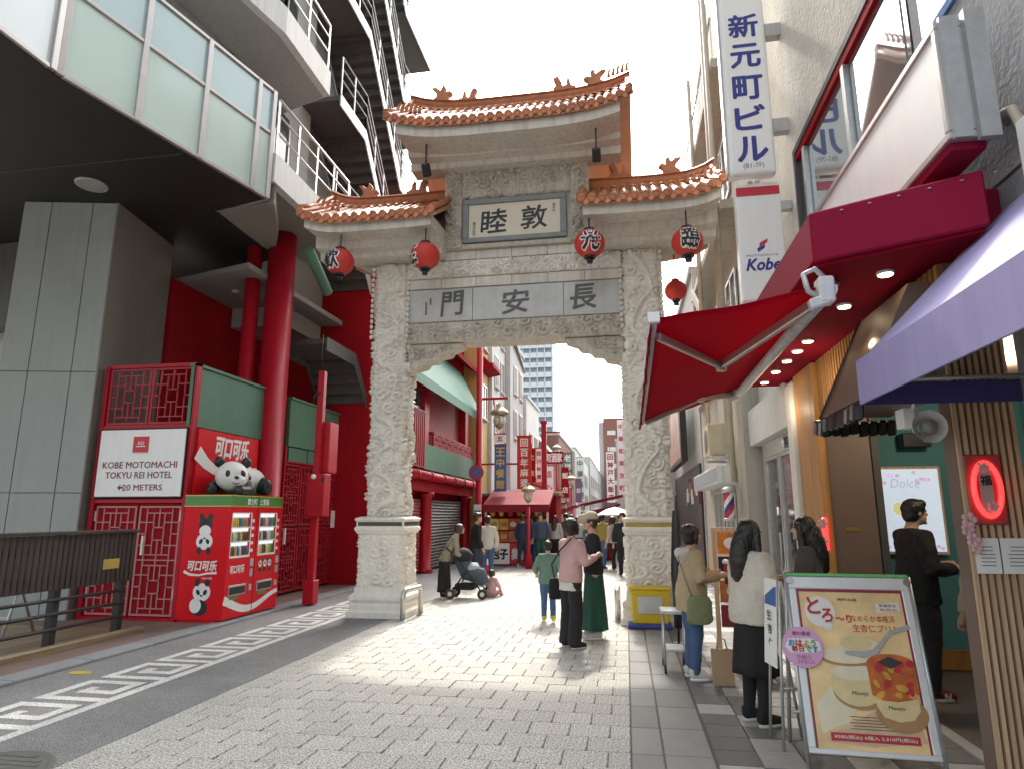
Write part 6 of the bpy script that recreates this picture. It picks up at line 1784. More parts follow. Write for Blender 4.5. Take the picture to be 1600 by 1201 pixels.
# jar two
q.ell(frA,0.19,0.28,0.14,0.10,PI_['shade'],e0+0.009,28); q.shape(frA,[(0.06,0.32),(0.09,0.26),(0.17,0.235),(0.25,0.25),(0.29,0.30),(0.30,0.52),(0.05,0.52)],PI_['cream'],e0+0.010)
q.shape(frA,[(0.045,0.38),(0.10,0.35),(0.18,0.345),(0.26,0.36),(0.305,0.40),(0.305,0.55),(0.04,0.55)],PI_['orange'],e0+0.011); q.ell(frA,0.173,0.56,0.132,0.055,PI_['orange'],e0+0.012,28)
rr = random.Random(5)
for k in range(16):
    q.ell(frA,0.173+rr.uniform(-0.11,0.11),0.47+rr.uniform(-0.09,0.12),rr.uniform(0.016,0.034),rr.uniform(0.014,0.024),PI_['amber'] if k % 2 else PI_['red'],e0+0.0125+0.0002*k,12,rr.uniform(0,3))
q.shape(frA,[(0.10,0.565),(0.165,0.60),(0.245,0.57),(0.17,0.53)],PI_['black'],e0+0.017)
_gc = O+ax*0.05+ay*0.44
for _k in range(_n0, len(q.v)):
    _p = Vector(q.v[_k])-_gc; _x, _y, _d = _p.dot(ax), _p.dot(ay), _p.dot(nn2)
    q.v[_k] = tuple(_gc+ax*min(0.325,max(-0.325,_x*1.13))+ay*_y*1.10+nn2*_d)
put_text(q,frA,'Mewju',-0.03,0.375,0.03,PI_['black'],e0+0.009,0.0,0.10,0.2); put_text(q,frA,'Mewju',0.18,0.295,0.03,PI_['black'],e0+0.013,0.0,0.10,0.2)
# headline bubble
q.ell(frA,-0.21,0.90,0.10,0.105,PI_['white'],e0+0.003,28); q.shape(frA,[(-0.22,0.81),(-0.13,0.82),(-0.16,0.765)],PI_['white'],e0+0.002)
put_text(q,frA,'と',-0.25,0.94,0.11,PI_['red'],e0+0.006,0.03,0.08); put_text(q,frA,'ろ',-0.165,0.875,0.09,PI_['red'],e0+0.006,0.03,0.07); put_text(q,frA,'～り',-0.06,0.855,0.055,PI_['red'],e0+0.006,0.02,0.10)
put_text(q,frA,'なめらか本格派',0.13,0.86,0.045,PI_['red'],e0+0.004,0.0,0.28); put_text(q,frA,'生杏仁プリン',0.14,0.795,0.05,PI_['red'],e0+0.004,0.0,0.30)
put_text(q,frA,'神戸の杏',-0.02,0.985,0.02,PI_['black'],e0+0.004,0.02,0.13)
q.shape(frA,[(0.16,0.96),(0.31,0.975),(0.32,0.915),(0.17,0.90)],PI_['white'],e0+0.003); put_text(q,frA,'数量限定',0.24,0.95,0.02,PI_['black'],e0+0.005,0.0,0.11); put_text(q,frA,'販売中',0.24,0.922,0.02,PI_['red'],e0+0.005,0.0,0.11)
q.rect(frA,-0.25,0.085,0.29,0.135,PI_['red'],e0+0.003); put_text(q,frA,'¥385(税込) 6個入 2,310円(税込)',0.02,0.11,0.026,PI_['white'],e0+0.005,0.02,0.50)
for k in range(5): q.rect(frA,-0.12+0.02*(k % 2),0.16+k*0.018,0.16-0.03*(k % 3),0.164+k*0.018,PI_['black'],e0+0.003)
tag(q.build('print', PM, pst), kind='stuff')
# round pink sticker overlapping the frame
stk = thing('round_sticker_board', 'round pink sticker board clipped to the edge of the pudding poster stand', 'sticker', O+ax*(-0.37)+ay*0.66)
q = MB(); cc = O+ax*(-0.36)+ay*0.655+nn2*0.030
ring = [[cc+ax*0.135*math.cos(2*PI*k/32)+ay*0.135*math.sin(2*PI*k/32)+nn2*d for k in range(32)] for d in (-0.006,0.0)]
q.loft(ring, smooth=False); q.build('disc', PM[7], stk)
frS = (cc, ax, ay)
q = MB(); q.shape(frS,[(-0.12,0.0),(-0.09,0.055),(0.06,0.06),(0.11,0.035),(0.12,-0.02),(0.06,-0.035),(-0.08,-0.04)],0,0.003)
for k, (chh, mi_) in enumerate(zip('おはよう',(8,1,5,13))): put_text(q,frS,chh,-0.07+k*0.047,0.027,0.04,mi_,0.006,0.05)
for k, (chh, mi_) in enumerate(zip('朝日です',(1,1,13,8))): put_text(q,frS,chh,-0.055+k*0.045,-0.012,0.036,mi_,0.006,0.05)
put_text(q,frS,'朝の番組',0,0.09,0.028,12,0.003,0.01,0.12); put_text(q,frS,'で紹介',0,-0.065,0.028,12,0.003,0.0,0.10); put_text(q,frS,'されました',0.01,-0.095,0.022,12,0.003,0.0,0.11)
tag(q.build('print', PM, stk), kind='stuff')
# second thin stand beside it, edge on
s2 = thing('menu_stand', 'slim white menu stand on thin steel legs behind the pudding poster', 'sign stand', (1.08,5.55,0))
q = MB(); q.obox((1.055,5.45,0.86),(0.006,0.01,0),(-0.02,0.12,0),(0.02,0,0.31)); q.build('panel', M['signwhite'], s2)
q = MB(); q.obox((1.064,5.44,1.05),(0.003,0.0,0),(-0.018,0.11,0),(0.005,0,0.07)); q.build('blue_print', M['blue_banner'], s2)
q = MB()
for (x,y) in ((1.05,5.30),(1.02,5.60),(1.25,5.33),(1.25,5.62)): q.tube([(x,y,0.01),(1.10 if x < 1.2 else 1.12,y,1.16)],0.011,8)
q.tube([(1.055,5.3,0.42),(1.22,5.33,0.42)],0.009,6); q.build('leg', M['galv'], s2)
q = MB(); put_vert(q,frame((1.046,5.44,0.6),(0.03,-0.16,0),(0,0,1)),'生杏仁',0.0,0.36,0.10,0.07,0,0.006,0.02); tag(q.build('lettering', M['black_ink'], s2), kind='stuff')
# goods by the pillar: steel trolley, paper bag, menu rack, black draped pole
tr = thing('steel_trolley', 'small steel folding trolley beside the person in the beige jacket', 'trolley', (0.5,7.75,0))
q = MB()
for x in (0.36,0.58):
    q.tube([(x,7.55,0.05),(x,7.62,0.62)],0.014,8); q.tube([(x,7.95,0.05),(x,7.62,0.62)],0.014,8)
q.tube([(0.36,7.62,0.62),(0.58,7.62,0.62)],0.014,8); q.build('frame', M['steel'], tr)
q = MB(); q.box(0.34,7.56,0.60,0.60,7.92,0.63); q.build('tray', M['galv'], tr)
q = MB(); q.box(0.36,7.56,0.22,0.58,7.90,0.24); q.build('shelf', M['galv'], tr)
for k,(x,y) in enumerate(((0.36,7.55),(0.58,7.55),(0.36,7.95),(0.58,7.95))):
    q = MB(); q.tube([(x-0.012,y,0.045),(x+0.012,y,0.045)],0.045,14); q.build('wheel', M['black'], tr)
bg = thing('paper_bag', 'brown paper carrier bag standing on the pavement tiles', 'bag', (0.9,7.2,0))
q = MB(); q.loft([[(0.80,7.10,0.005),(1.0,7.12,0.005),(1.0,7.22,0.005),(0.80,7.20,0.005)],[(0.79,7.12,0.34),(1.01,7.14,0.34),(1.01,7.19,0.34),(0.79,7.17,0.34)]],smooth=False); q.build('body', mat('kraft_paper',(0.38,0.27,0.17),0.8,0.08,5), bg)
for dy in (0,0.05):
    q = MB(); q.tube([(0.85,7.125+dy,0.33),(0.86,7.125+dy,0.43),(0.93,7.13+dy,0.43),(0.95,7.13+dy,0.33)],0.005,6); q.build('handle', mat('kraft_handle%d' % (dy > 0),(0.4,0.3,0.2),0.8,0.05,5), bg)
rk = thing('menu_rack', 'wooden menu rack with dark food pictures by the shop front', 'rack', (1.25,8.5,0))
q = MB(); q.box(1.02,8.45,0.02,1.07,8.50,1.45); q.box(1.43,8.45,0.02,1.48,8.50,1.45); q.box(1.02,8.44,1.45,1.48,8.52,1.50); q.build('frame', M['slatwood'], rk)
q = MB(); q.box(1.0,8.35,0.02,1.5,8.6,0.06); q.build('foot', M['slatwood'], rk)
for k in range(4):
    q = MB(); q.box(1.08,8.43,0.35+k*0.28,1.42,8.46,0.60+k*0.28); pc = q.build('picture', [M['maroon_ink'],cm[4],M['black_ink'],cm[1]][k], rk)
    q = MB(); q.ell(FY(1.25,8.429,0.475+k*0.28),0,0,0.10,0.07,0,0.003,16); q.build('dish', [cm[1],M['cream'],cm[0],M['white']][k], pc)
bp2 = thing('dark_banner_pole', 'dark rolled banner on a pole leaning beside the yellow container', 'banner', (0.62,9.0,0))
q = MB(); q.tube([(0.60,8.9,0.03),(0.66,9.05,1.9)],0.015,8); q.build('pole', M['black'], bp2)
q = MB(); q.tube([(0.605,8.9,0.25),(0.62,8.95,0.9),(0.65,9.03,1.7)],[0.05,0.075,0.05],10); q.build('cloth', M['black'], bp2)
q = MB(); q.lathe([(0.16,0.0),(0.16,0.04),(0.03,0.06)],(0.60,8.9,0.004),14); q.build('base', M['black'], bp2)
# warm light of the lit downlights; the last is added indoors without a fixture
for i,(x,y,z,e) in enumerate(((1.85,5.1,2.9,1.6),(1.85,6.9,2.9,2.0),(1.85,8.3,2.9,1.2),(3.3,6.2,2.85,13))):
    ld = bpy.data.lights.new('downlight_and_fill','POINT'); ld.energy = e; ld.color = (1.0,0.80,0.55); ld.shadow_soft_size = 0.06
    lo = bpy.data.objects.new('downlight_and_fill', ld); COL.objects.link(lo); lo.location = (x,y,z)
# ================================================================ people
M['skin'] = mat('skin', (0.50,0.31,0.22), 0.55, 0.06, 6)
def hair_mat(n, c):
    m = mat(n, c, 0.38, 0.15, 4)
    N, L = m.node_tree.nodes, m.node_tree.links
    tc = N.new('ShaderNodeTexCoord'); mp = N.new('ShaderNodeMapping'); mp.inputs['Scale'].default_value = (70,70,5)
    L.new(tc.outputs['Object'], mp.inputs['Vector'])
    nz = N.new('ShaderNodeTexNoise'); nz.inputs['Scale'].default_value = 1.0; nz.inputs['Detail'].default_value = 3
    L.new(mp.outputs['Vector'], nz.inputs['Vector'])
    bp = N.new('ShaderNodeBump'); bp.inputs['Strength'].default_value = 0.7; bp.inputs['Distance'].default_value = 0.015
    L.new(nz.outputs['Fac'], bp.inputs['Height']); L.new(bp.outputs['Normal'], N['Principled BSDF'].inputs['Normal'])
    return m
M['hair'] = hair_mat('black_hair', (0.014,0.011,0.010))
M['hair_br'] = hair_mat('brown_hair', (0.045,0.026,0.018))
_cl = {}
def cloth(n, c, rough=0.85, **k):
    if n not in _cl: _cl[n] = mat('cloth_'+n, c, rough, 0.10, 5, bump=0.25, bscale=140, **k)
    return _cl[n]

def vadd(a, b, t): return tuple(a[i]+(b[i]-a[i])*t for i in range(3))
def ring_loft(q, levels, n=20):
    q.loft([[(cx+rx*math.cos(2*PI*k/n), cy+ry*math.sin(2*PI*k/n), z) for k in range(n)] for (z,cx,cy,rx,ry) in levels])
def hand(q, el, wr, side, curl=0.5, fingers=True):
    e, w = Vector(el), Vector(wr)
    d = (w-e).normalized()
    up = Vector((0,0,1))
    s = d.cross(up)
    s = s.normalized() if s.length > 1e-3 else Vector((1,0,0))
    nrm = s.cross(d).normalized()
    palm_c = w+d*0.05
    q.tube([w-d*0.02, w+d*0.03, w+d*0.085], [0.024,0.034,0.036], 10, sx=1.0)
    if not fingers:
        q.tube([w+d*0.08, w+d*0.12-nrm*0.02, w+d*0.13-nrm*0.05], [0.034,0.03,0.018], 8); return
    for i, (off, ln) in enumerate(((-0.030,0.062),(-0.010,0.074),(0.010,0.070),(0.030,0.056))):
        b0 = w+d*0.085+s*off
        b1 = b0+d*ln*0.45-nrm*ln*0.25*curl
        b2 = b1+d*ln*0.25*(1-curl)-nrm*ln*0.55*curl
        b3 = b2-nrm*ln*0.35*curl-d*ln*0.25*curl+d*ln*0.2*(1-curl)
        q.tube([b0-d*0.02,b0,b1,b2,b3],[0.010,0.0098,0.0090,0.0082,0.0065],8)
    t0 = w+d*0.03-s*side*0.028
    t1 = t0+d*0.03-s*side*0.025-nrm*0.012
    t2 = t1+d*0.032+s*side*0.004-nrm*0.012
    q.tube([t0,t1,t2],[0.013,0.011,0.008],8)

def person(label, loc, H=1.65, face=0.0, lean=0.0, sh=0.17, hipw=0.085, elL=(-0.25,0.0,1.06), wrL=(-0.24,0.10,0.84), elR=(0.25,0.0,1.06), wrR=(0.24,0.10,0.84),
           kneeL=None, kneeR=None, ankL=None, ankR=None, top=None, top_z=0.86, bottom='trousers', bot=None, bw=1.0, hem=0.06, hair='short', hairm=None, shoe=None, sole=None,
           inner=None, near=True, headyaw=0.0, nod=0.0, loose=1.0, hood=None, cap=None, group=None, cat='person', sit=0.0):
    t = thing('person', label, cat, loc, group)
    t.rotation_euler = (0,0,-face)          # face: clockwise angle from +Y (away from the camera)
    s = H/1.65
    t.scale = (s,s,s)
    vox = 0.0075 if near else 0.02
    kL = kneeL or (-hipw-0.005,0.02,0.475); kR = kneeR or (hipw+0.005,0.02,0.475)
    aL = ankL or (-hipw-0.01,-0.02,0.085); aR = ankR or (hipw+0.01,-0.02,0.085)
    hz = 0.87-sit
    def L(z): return lean*max(0,(z-hz))     # forward shift of the upper body
    def part(q, nm, m, v, sm=3, disp=0.0, ds=0.09, par=None):
        o = q.build(nm, m, par or t, local=True) if False else link(nm, q.mesh(nm, m), par or t, local=True)
        if v: remesh(o, v, sm, disp, ds)
        return o
    # --- body
    q = MB()
    ring_loft(q, [(hz-0.09,0,0,0.11,0.09),(hz-0.03,0,0,0.16,0.112),(hz+0.04,0,L(hz+.04),0.158,0.11),(hz+0.16,0,L(hz+.16),0.128,0.092),(hz+0.30,0,L(hz+.3)+0.008,0.148,0.105),(hz+0.42,0,L(hz+.42),0.158,0.095),(hz+0.49,0,L(hz+.49)-0.005,0.12,0.07),(hz+0.52,0,L(hz+.52)-0.01,0.06,0.055)])
    nb = Vector((0,L(hz+0.50)-0.01,hz+0.50)); hc = Vector((0,L(hz+0.67)+0.015+nod*0.05,hz+0.665-nod*0.02))
    q.tube([nb,nb+(hc-nb)*0.5,hc-Vector((0,0.01,0.02))],[0.056,0.05,0.05],12)
    cy_, sy_ = math.cos(-headyaw), math.sin(-headyaw)
    def hp(x,y,z): return (hc.x+x*cy_-y*sy_, hc.y+x*sy_+y*cy_, hc.z+z)
    def blob(c, r, n=16, m=12): q.sphere(c, r, n, m)
    blob(hp(0,-0.005,0.02),(0.074,0.088,0.092) if abs(headyaw) < 0.8 else (0.086,0.078,0.092)); blob(hp(0,0.03,-0.035),(0.056,0.056,0.070))
    if near:
        q.tube([hp(0,0.080,0.022),hp(0,0.093,-0.008),hp(0,0.102,-0.024)],[0.008,0.011,0.013],8); blob(hp(0,0.078,-0.055),(0.024,0.014,0.010),10,6); blob(hp(0,0.075,-0.085),(0.024,0.018,0.016),10,6)
        for sx in (-1,1): blob(hp(sx*0.076,-0.005,0.0),(0.012,0.020,0.032),10,8)
    for sx, el, wr in ((-1,elL,wrL),(1,elR,wrR)):
        shp = (sx*(sh-0.015),L(hz+0.46),hz+0.455)
        q.tube([(sx*sh*0.5,L(hz+.45),hz+0.46),shp,vadd(shp,el,0.5),el,vadd(el,wr,0.4),wr],[0.06,0.052,0.045,0.037,0.036,0.024],12)
        hand(q, el, wr, sx, 0.6, near)
    for sx, k, a in ((-1,kL,aL),(1,kR,aR)):
        hp_ = (sx*hipw,0,hz-0.02)
        q.tube([hp_,vadd(hp_,k,0.5),k,vadd(k,a,0.35),a],[0.090,0.075,0.054,0.054,0.036],12)
        q.tube([a,(a[0],a[1]+0.06,0.045+a[2]-0.085),(a[0]+sx*0.01,a[1]+0.15,0.032+a[2]-0.085)],[0.036,0.035,0.025],10)
    body = part(q,'body',M['skin'],vox if near else 0.022,3)
    if near:
        for sx in (-1,1):
            q = MB(); q.sphere(hp(sx*0.030,0.074,0.018),(0.011,0.009,0.007),10,8); part(q,'eye',M['black'],0,par=body)
    # --- bottoms
    bm = bot or cloth('black',(0.012,0.012,0.013))
    cv = 0.012 if near else 0.024
    if bottom in ('trousers','wide'):
        q = MB(); g = bw
        ring_loft(q, [(hz-0.11,0,0,0.12*g,0.10),(hz-0.03,0,0,0.172,0.122),(hz+0.05,0,L(hz+.05),0.166,0.117),(hz+0.13,0,L(hz+.13),0.140,0.104)])
        for sx, k, a in ((-1,kL,aL),(1,kR,aR)):
            hp_ = (sx*hipw,0,hz-0.03); r3 = 0.052 if bottom == 'trousers' else 0.092
            en = vadd(k,a,1.0-max(0.0,(hem-0.06))*1.5)
            q.tube([hp_,vadd(hp_,k,0.5),k,vadd(k,en,0.5),(en[0],en[1],max(0.02,en[2]-0.035))],[0.103,0.092*g,0.072*g if bottom == 'trousers' else 0.092,0.062*g if bottom == 'trousers' else 0.092,r3*g],14)
        part(q,'trousers',bm,cv,2,0.018 if near else 0.0,0.10)
    else:
        q = MB(); n = 40; rings = []
        levels = 9
        for j in range(levels+1):
            tt = j/levels; z = hz+0.12+(hem-hz-0.12)*tt
            rx = 0.145+0.075*bw*tt**0.7; ry = 0.105+0.075*bw*tt**0.7
            if tt > 0.18: rx = max(rx, 0.175)
            w = 0.016*tt*bw
            rings.append([((rx+w*math.sin(7*a+2))*math.cos(a), L(z)*(1-tt)+(ry+w*math.sin(7*a+2))*math.sin(a), z) for a in [2*PI*k/n for k in range(n)]])
        q.loft(rings); part(q,'skirt',bm,0)
    # --- shoes
    if shoe:
        for sx, a in ((-1,aL),(1,aR)):
            z0 = a[2]-0.085
            q = MB(); q.tube([(a[0],a[1]-0.05,z0+0.055),(a[0],a[1]+0.0,z0+0.065),(a[0]+sx*0.006,a[1]+0.09,z0+0.050),(a[0]+sx*0.010,a[1]+0.175,z0+0.038)],[0.040,0.048,0.047,0.032],12,sx=0.92)
            q.tube([(a[0],a[1]-0.02,z0+0.05),(a[0],a[1]-0.02,z0+0.12)],[0.045,0.047],12)
            so = part(q,'shoe',shoe,0.012 if near else 0.02,2)
            q = MB(); q.loft([[(a[0]+sx*0.006+0.043*math.cos(u)*w_, a[1]+0.06+0.122*math.sin(u)*w_, z0+z) for u in [2*PI*k/20 for k in range(20)]] for z,w_ in ((0.002,0.97),(0.03,1.0))]); part(q,'sole',sole or M['white'],0,par=so)
    # --- top
    if inner:
        q = MB(); ring_loft(q,[(top_z-0.10,0,0,0.185,0.135),(top_z,0,0,0.18,0.13),(top_z+0.06,0,0.0,0.16,0.11)]); part(q,'shirt_hem',inner,0.012,2,0.015,0.06)
    tm = top or cloth('grey',(0.2,0.2,0.2))
    lo = loose
    q = MB()
    lv = [(top_z-0.0,0,L(top_z),0.178*lo,0.130*lo),(max(top_z+0.05,hz+0.02),0,L(hz+.02),0.182*lo,0.136*lo),(hz+0.16,0,L(hz+.16),0.160*lo,0.122*lo),(hz+0.30,0,L(hz+.3)+0.005,0.172*lo,0.128),(hz+0.42,0,L(hz+.42),0.176,0.112),(hz+0.485,0,L(hz+.485)-0.005,0.135,0.085),(hz+0.52,0,L(hz+.52)-0.01,0.075,0.068)]
    if top_z > hz+0.1: lv = [lv[0]]+lv[2:]
    ring_loft(q, lv)
    for sx, el, wr in ((-1,elL,wrL),(1,elR,wrR)):
        shp = (sx*(sh-0.01),L(hz+0.46),hz+0.452)
        q.tube([(sx*sh*0.4,L(hz+.43),hz+0.44),shp,vadd(shp,el,0.5),el,vadd(el,wr,0.45),vadd(el,wr,0.90)],[0.085,0.076*lo**0.5,0.066*lo,0.058*lo,0.054*lo,0.042*lo],14)
    tp = part(q,'jacket',tm,cv,3,0.026 if near else 0.0,0.085)
    if hood:
        q = MB(); q.tube([(-0.10,L(1.3)-0.03,hz+0.50),(-0.05,L(1.3)-0.11,hz+0.46),(0.05,L(1.3)-0.11,hz+0.46),(0.10,L(1.3)-0.03,hz+0.50)],[0.045,0.07,0.07,0.045],12); q.sphere((0,L(1.3)-0.10,hz+0.42),(0.10,0.05,0.08),14,10); part(q,'hood',hood,0.014,3,0.015,0.05)
    # --- hair
    hm = hairm or M['hair']
    q = MB()
    if hair != 'none':
        blob(hp(0,-0.018,0.034),(0.090,0.098,0.094),20,14)
        if hair in ('short','cap'): blob(hp(0,-0.045,-0.01),(0.080,0.066,0.085))
        if hair == 'short': blob(hp(0,0.045,0.075),(0.068,0.045,0.045)); 
        if hair == 'bob':
            blob(hp(0,-0.035,-0.015),(0.100,0.092,0.105)); blob(hp(0,-0.04,0.03),(0.108,0.104,0.10))
            for sx in (-1,1): q.tube([hp(sx*0.075,0.02,0.05),hp(sx*0.086,0.02,-0.03),hp(sx*0.078,0.02,-0.10)],[0.025,0.026,0.014],8)
        if hair == 'long':
            blob(hp(0,-0.03,0.0),(0.100,0.092,0.11))
            q.tube([hp(0,-0.05,0.0),hp(0,-0.085,-0.12),hp(0,-0.105,-0.24),hp(0,-0.11,-0.36),hp(0,-0.10,-0.42)],[0.09,0.098,0.10,0.085,0.04],14)
            for sx in (-1,1): q.tube([hp(sx*0.07,0.02,0.06),hp(sx*0.088,0.02,-0.04),hp(sx*0.10,0.01,-0.16),hp(sx*0.105,0.0,-0.29),hp(sx*0.09,0.0,-0.36)],[0.028,0.03,0.036,0.032,0.012],10)
        if hair == 'bun': blob(hp(0,-0.11,0.07),(0.05,0.05,0.05))
        part(q,'hair',hm,0.010 if near else 0.02,3,0.012 if near else 0.0,0.03)
    if cap:
        q = MB(); q.lathe([(0.105,0.0),(0.112,0.03),(0.10,0.075),(0.06,0.105),(0.01,0.115)],hp(0,-0.012,0.045),20); 
        q.tube([hp(0,0.05,0.055),hp(0,0.16,0.045)],[0.08,0.06],12,sx=1.0); q.v = [(v[0],v[1],v[2]) for v in q.v]
        part(q,'cap',cap,0.010,2)
    return t, hp, hz
def carry(nm, label, cat, t, build):
    """a carried thing of its own, built in the carrier's frame"""
    o = thing(nm, label, cat, t.location, None); o.rotation_euler = t.rotation_euler; o.scale = t.scale
    build(o)
    return o
def lpart(q, nm, m, par, v=0, disp=0.0, ds=0.08):
    o = link(nm, q.mesh(nm, m), par, local=True)
    if v: remesh(o, v, 2, disp, ds)
    return o
BLK = cloth('black',(0.012,0.012,0.013)); DEN = cloth('denim',(0.05,0.10,0.20)); WHITE = cloth('white',(0.55,0.54,0.50))
# woman in pink, back to the camera
tp_, hp, hz = person('person in a pink cardigan and black trousers seen from behind in the sunlit street',(-0.73,8.72,0),1.60,R(48),0.05,
    elL=(-0.22,0.07,1.10),wrL=(-0.10,0.30,1.13),elR=(0.24,0.06,1.08),wrR=(0.15,0.33,1.16),top=cloth('pink',(0.50,0.31,0.30)),top_z=0.83,inner=WHITE,bottom='wide',bot=BLK,bw=1.0,hair='bob',shoe=BLK,sole=WHITE,loose=1.08)
def _b(o):
    q = MB(); q.loft([[(-0.30+0.05*math.cos(u),-0.02+0.12*math.sin(u)*w,z) for u in [2*PI*k/16 for k in range(16)]] for z,w in ((0.58,0.8),(0.62,1.0),(0.80,0.95),(0.86,0.8))]); lpart(q,'pouch',BLK,o,0.014,0.012,0.07)
    q = MB(); q.tube([(-0.27,-0.06,0.84),(-0.20,-0.16,1.05),(0.0,-0.155,1.25),(0.14,-0.08,1.40)],0.010,6); lpart(q,'strap',BLK,o)
carry('shoulder_bag','black shoulder bag at the hip of the person in the pink cardigan','bag',tp_,_b)
# companion with cap and green skirt
tg, hp, hz = person('person in a beige cap, black top and long dark green skirt facing the pink cardigan',(-0.47,9.45,0),1.66,R(-105),0.03,
    elL=(-0.23,0.06,1.09),wrL=(-0.14,0.26,1.05),elR=(0.23,0.06,1.10),wrR=(0.12,0.28,1.12),top=BLK,top_z=0.84,bottom='skirt',bot=cloth('dark_green',(0.012,0.07,0.05)),bw=0.9,hem=0.12,hair='cap',hairm=M['hair_br'],shoe=WHITE,cap=cloth('beige_cap',(0.42,0.37,0.28)))
def _b(o):
    q = MB(); q.sphere((-0.16,0.28,0.86),(0.10,0.10,0.13),14,10); lpart(q,'sack',WHITE,o,0.014,0.02,0.05)
    q = MB(); q.tube([(-0.16,0.28,0.97),(-0.15,0.29,1.04)],0.008,6); lpart(q,'handle',WHITE,o)
carry('white_carrier_bag','white plastic carrier bag held by the person in the beige cap','bag',tg,_b)
# child in green
person('child in a green jacket, jeans and yellow shoes walking away beside the pink cardigan',(-1.25,10.7,0),1.24,R(-6),0.02,elL=(-0.27,-0.04,1.10),wrL=(-0.25,0.12,0.98),elR=(0.26,-0.02,1.10),wrR=(0.20,0.16,1.02),
    top=cloth('sage',(0.12,0.20,0.15)),top_z=0.78,bottom='trousers',bot=DEN,hair='short',shoe=cloth('yellow',(0.55,0.48,0.02)),ankL=(-0.095,0.10,0.085),kneeL=(-0.09,0.10,0.47),ankR=(0.10,-0.14,0.12),kneeR=(0.09,0.04,0.48),loose=1.15,sh=0.165)
# beige jacket
tb, hp, hz = person('person in a beige hooded jacket and blue jeans standing by the shop racks',(0.64,7.36,0.004),1.54,R(78),0.06,elL=(-0.22,0.06,1.10),wrL=(-0.08,0.30,1.12),elR=(0.24,0.05,1.08),wrR=(0.12,0.31,1.10),
    top=cloth('beige',(0.40,0.31,0.19)),top_z=0.72,bottom='trousers',bot=DEN,bw=1.05,hem=0.08,hair='bob',shoe=WHITE,hood=cloth('cream_hood',(0.52,0.49,0.44)),loose=1.22)
def _b(o):
    q = MB(); q.loft([[(0.24+0.05*math.cos(u),0.02+0.15*math.sin(u)*w,z) for u in [2*PI*k/16 for k in range(16)]] for z,w in ((0.60,0.7),(0.65,1.0),(0.84,0.95),(0.90,0.7))]); lpart(q,'pouch',cloth('olive',(0.19,0.22,0.11)),o,0.014,0.016,0.06)
    q = MB(); q.tube([(0.25,0.10,0.88),(0.22,0.13,1.10),(0.05,0.14,1.30),(-0.10,0.06,1.42)],0.008,6); q.tube([(0.25,-0.06,0.88),(0.235,-0.13,1.10),(0.10,-0.15,1.30),(-0.08,-0.06,1.42)],0.008,6); lpart(q,'strap',_cl['olive'],o)
carry('crossbody_bag','olive green crossbody bag worn over the beige hooded jacket','bag',tb,_b)
def _b(o):
    q = MB(); q.tube([(0.04,0.42,1.00),(0.03,0.43,1.12),(0.02,0.42,1.22)],[0.035,0.04,0.03],10); lpart(q,'cup',cloth('red_item',(0.35,0.04,0.04)),o)
    q = MB(); q.sphere((0.02,0.42,1.24),(0.045,0.045,0.03),10,8); lpart(q,'lid',M['white'],o)
carry('takeaway_cup','red takeaway cup held by the person in the beige jacket','cup',tb,_b)
# white jacket
tw_, hp, hz = person('person with long black hair in a white jacket and black skirt near the pudding poster',(1.0,5.92,0.004),1.60,R(62),0.04,elL=(-0.23,0.03,1.08),wrL=(-0.16,0.22,0.98),elR=(0.24,0.02,1.08),wrR=(0.20,0.22,0.98),
    top=cloth('ivory',(0.56,0.52,0.44)),top_z=0.80,bottom='skirt',bot=BLK,bw=0.95,hem=0.40,hair='long',shoe=BLK,sole=WHITE,loose=1.28,headyaw=0.25)
for sx in (-1,1):
    q = MB(); q.tube([(sx*0.088,0.012,0.66),(sx*0.09,0.02,0.48),(sx*0.092,0.01,0.36),(sx*0.095,-0.02,0.08)],[0.092,0.068,0.064,0.046],12); lpart(q,'stocking',BLK,tw_,0.012)
# grey jacket
person('person with long black hair in a dark grey jacket facing the white jacket',(1.62,6.45,0.004),1.63,R(-72),0.03,elL=(-0.23,0.04,1.08),wrL=(-0.12,0.24,1.05),elR=(0.24,0.04,1.08),wrR=(0.12,0.26,1.08),
    top=cloth('charcoal',(0.075,0.068,0.066)),top_z=0.78,bottom='trousers',bot=BLK,hair='long',shoe=BLK,loose=1.2)
# man in black
tm_, hp, hz = person('person in black jacket and trousers holding a phone inside the teal shop entrance',(2.68,6.95,0.006),1.80,R(82),0.02,elL=(-0.22,0.06,1.08),wrL=(-0.08,0.30,1.08),elR=(0.25,0.0,1.06),wrR=(0.16,0.26,1.06),
    top=BLK,top_z=0.76,bottom='trousers',bot=cloth('black2',(0.016,0.016,0.018)),bw=1.12,hair='short',shoe=cloth('wine',(0.16,0.015,0.02)),sole=WHITE,loose=1.16,nod=0.6,inner=None)
q = MB(); put_text(q,frame((0.152,0.06,0.052),(0,1,0),(0,0,1)),'N',0,0,0.05,0,0.006,0.06); lpart(q,'shoe_emblem',WHITE,tm_)
def _b(o):
    q = MB(); q.obox((0.02,0.40,1.08),(0.036,0,0),(0,0.05,0.055),(0,-0.004,0.004)); lpart(q,'case',M['black'],o)
    q = MB(); q.obox((0.02,0.396,1.084),(0.032,0,0),(0,0.046,0.05),(0,-0.001,0.001)); lpart(q,'screen',M['glass_pale'],o)
carry('mobile_phone','mobile phone in the hand of the person in black','phone',tm_,_b)
# half hidden behind the pier
person('person in a beige top and jeans half hidden behind the slatted pier',(3.0,6.25,0.006),1.62,R(-20),0.0,top=cloth('oatmeal',(0.42,0.36,0.28)),top_z=0.82,bottom='trousers',bot=DEN,hair='long',hairm=M['hair_br'],shoe=WHITE,loose=1.2)
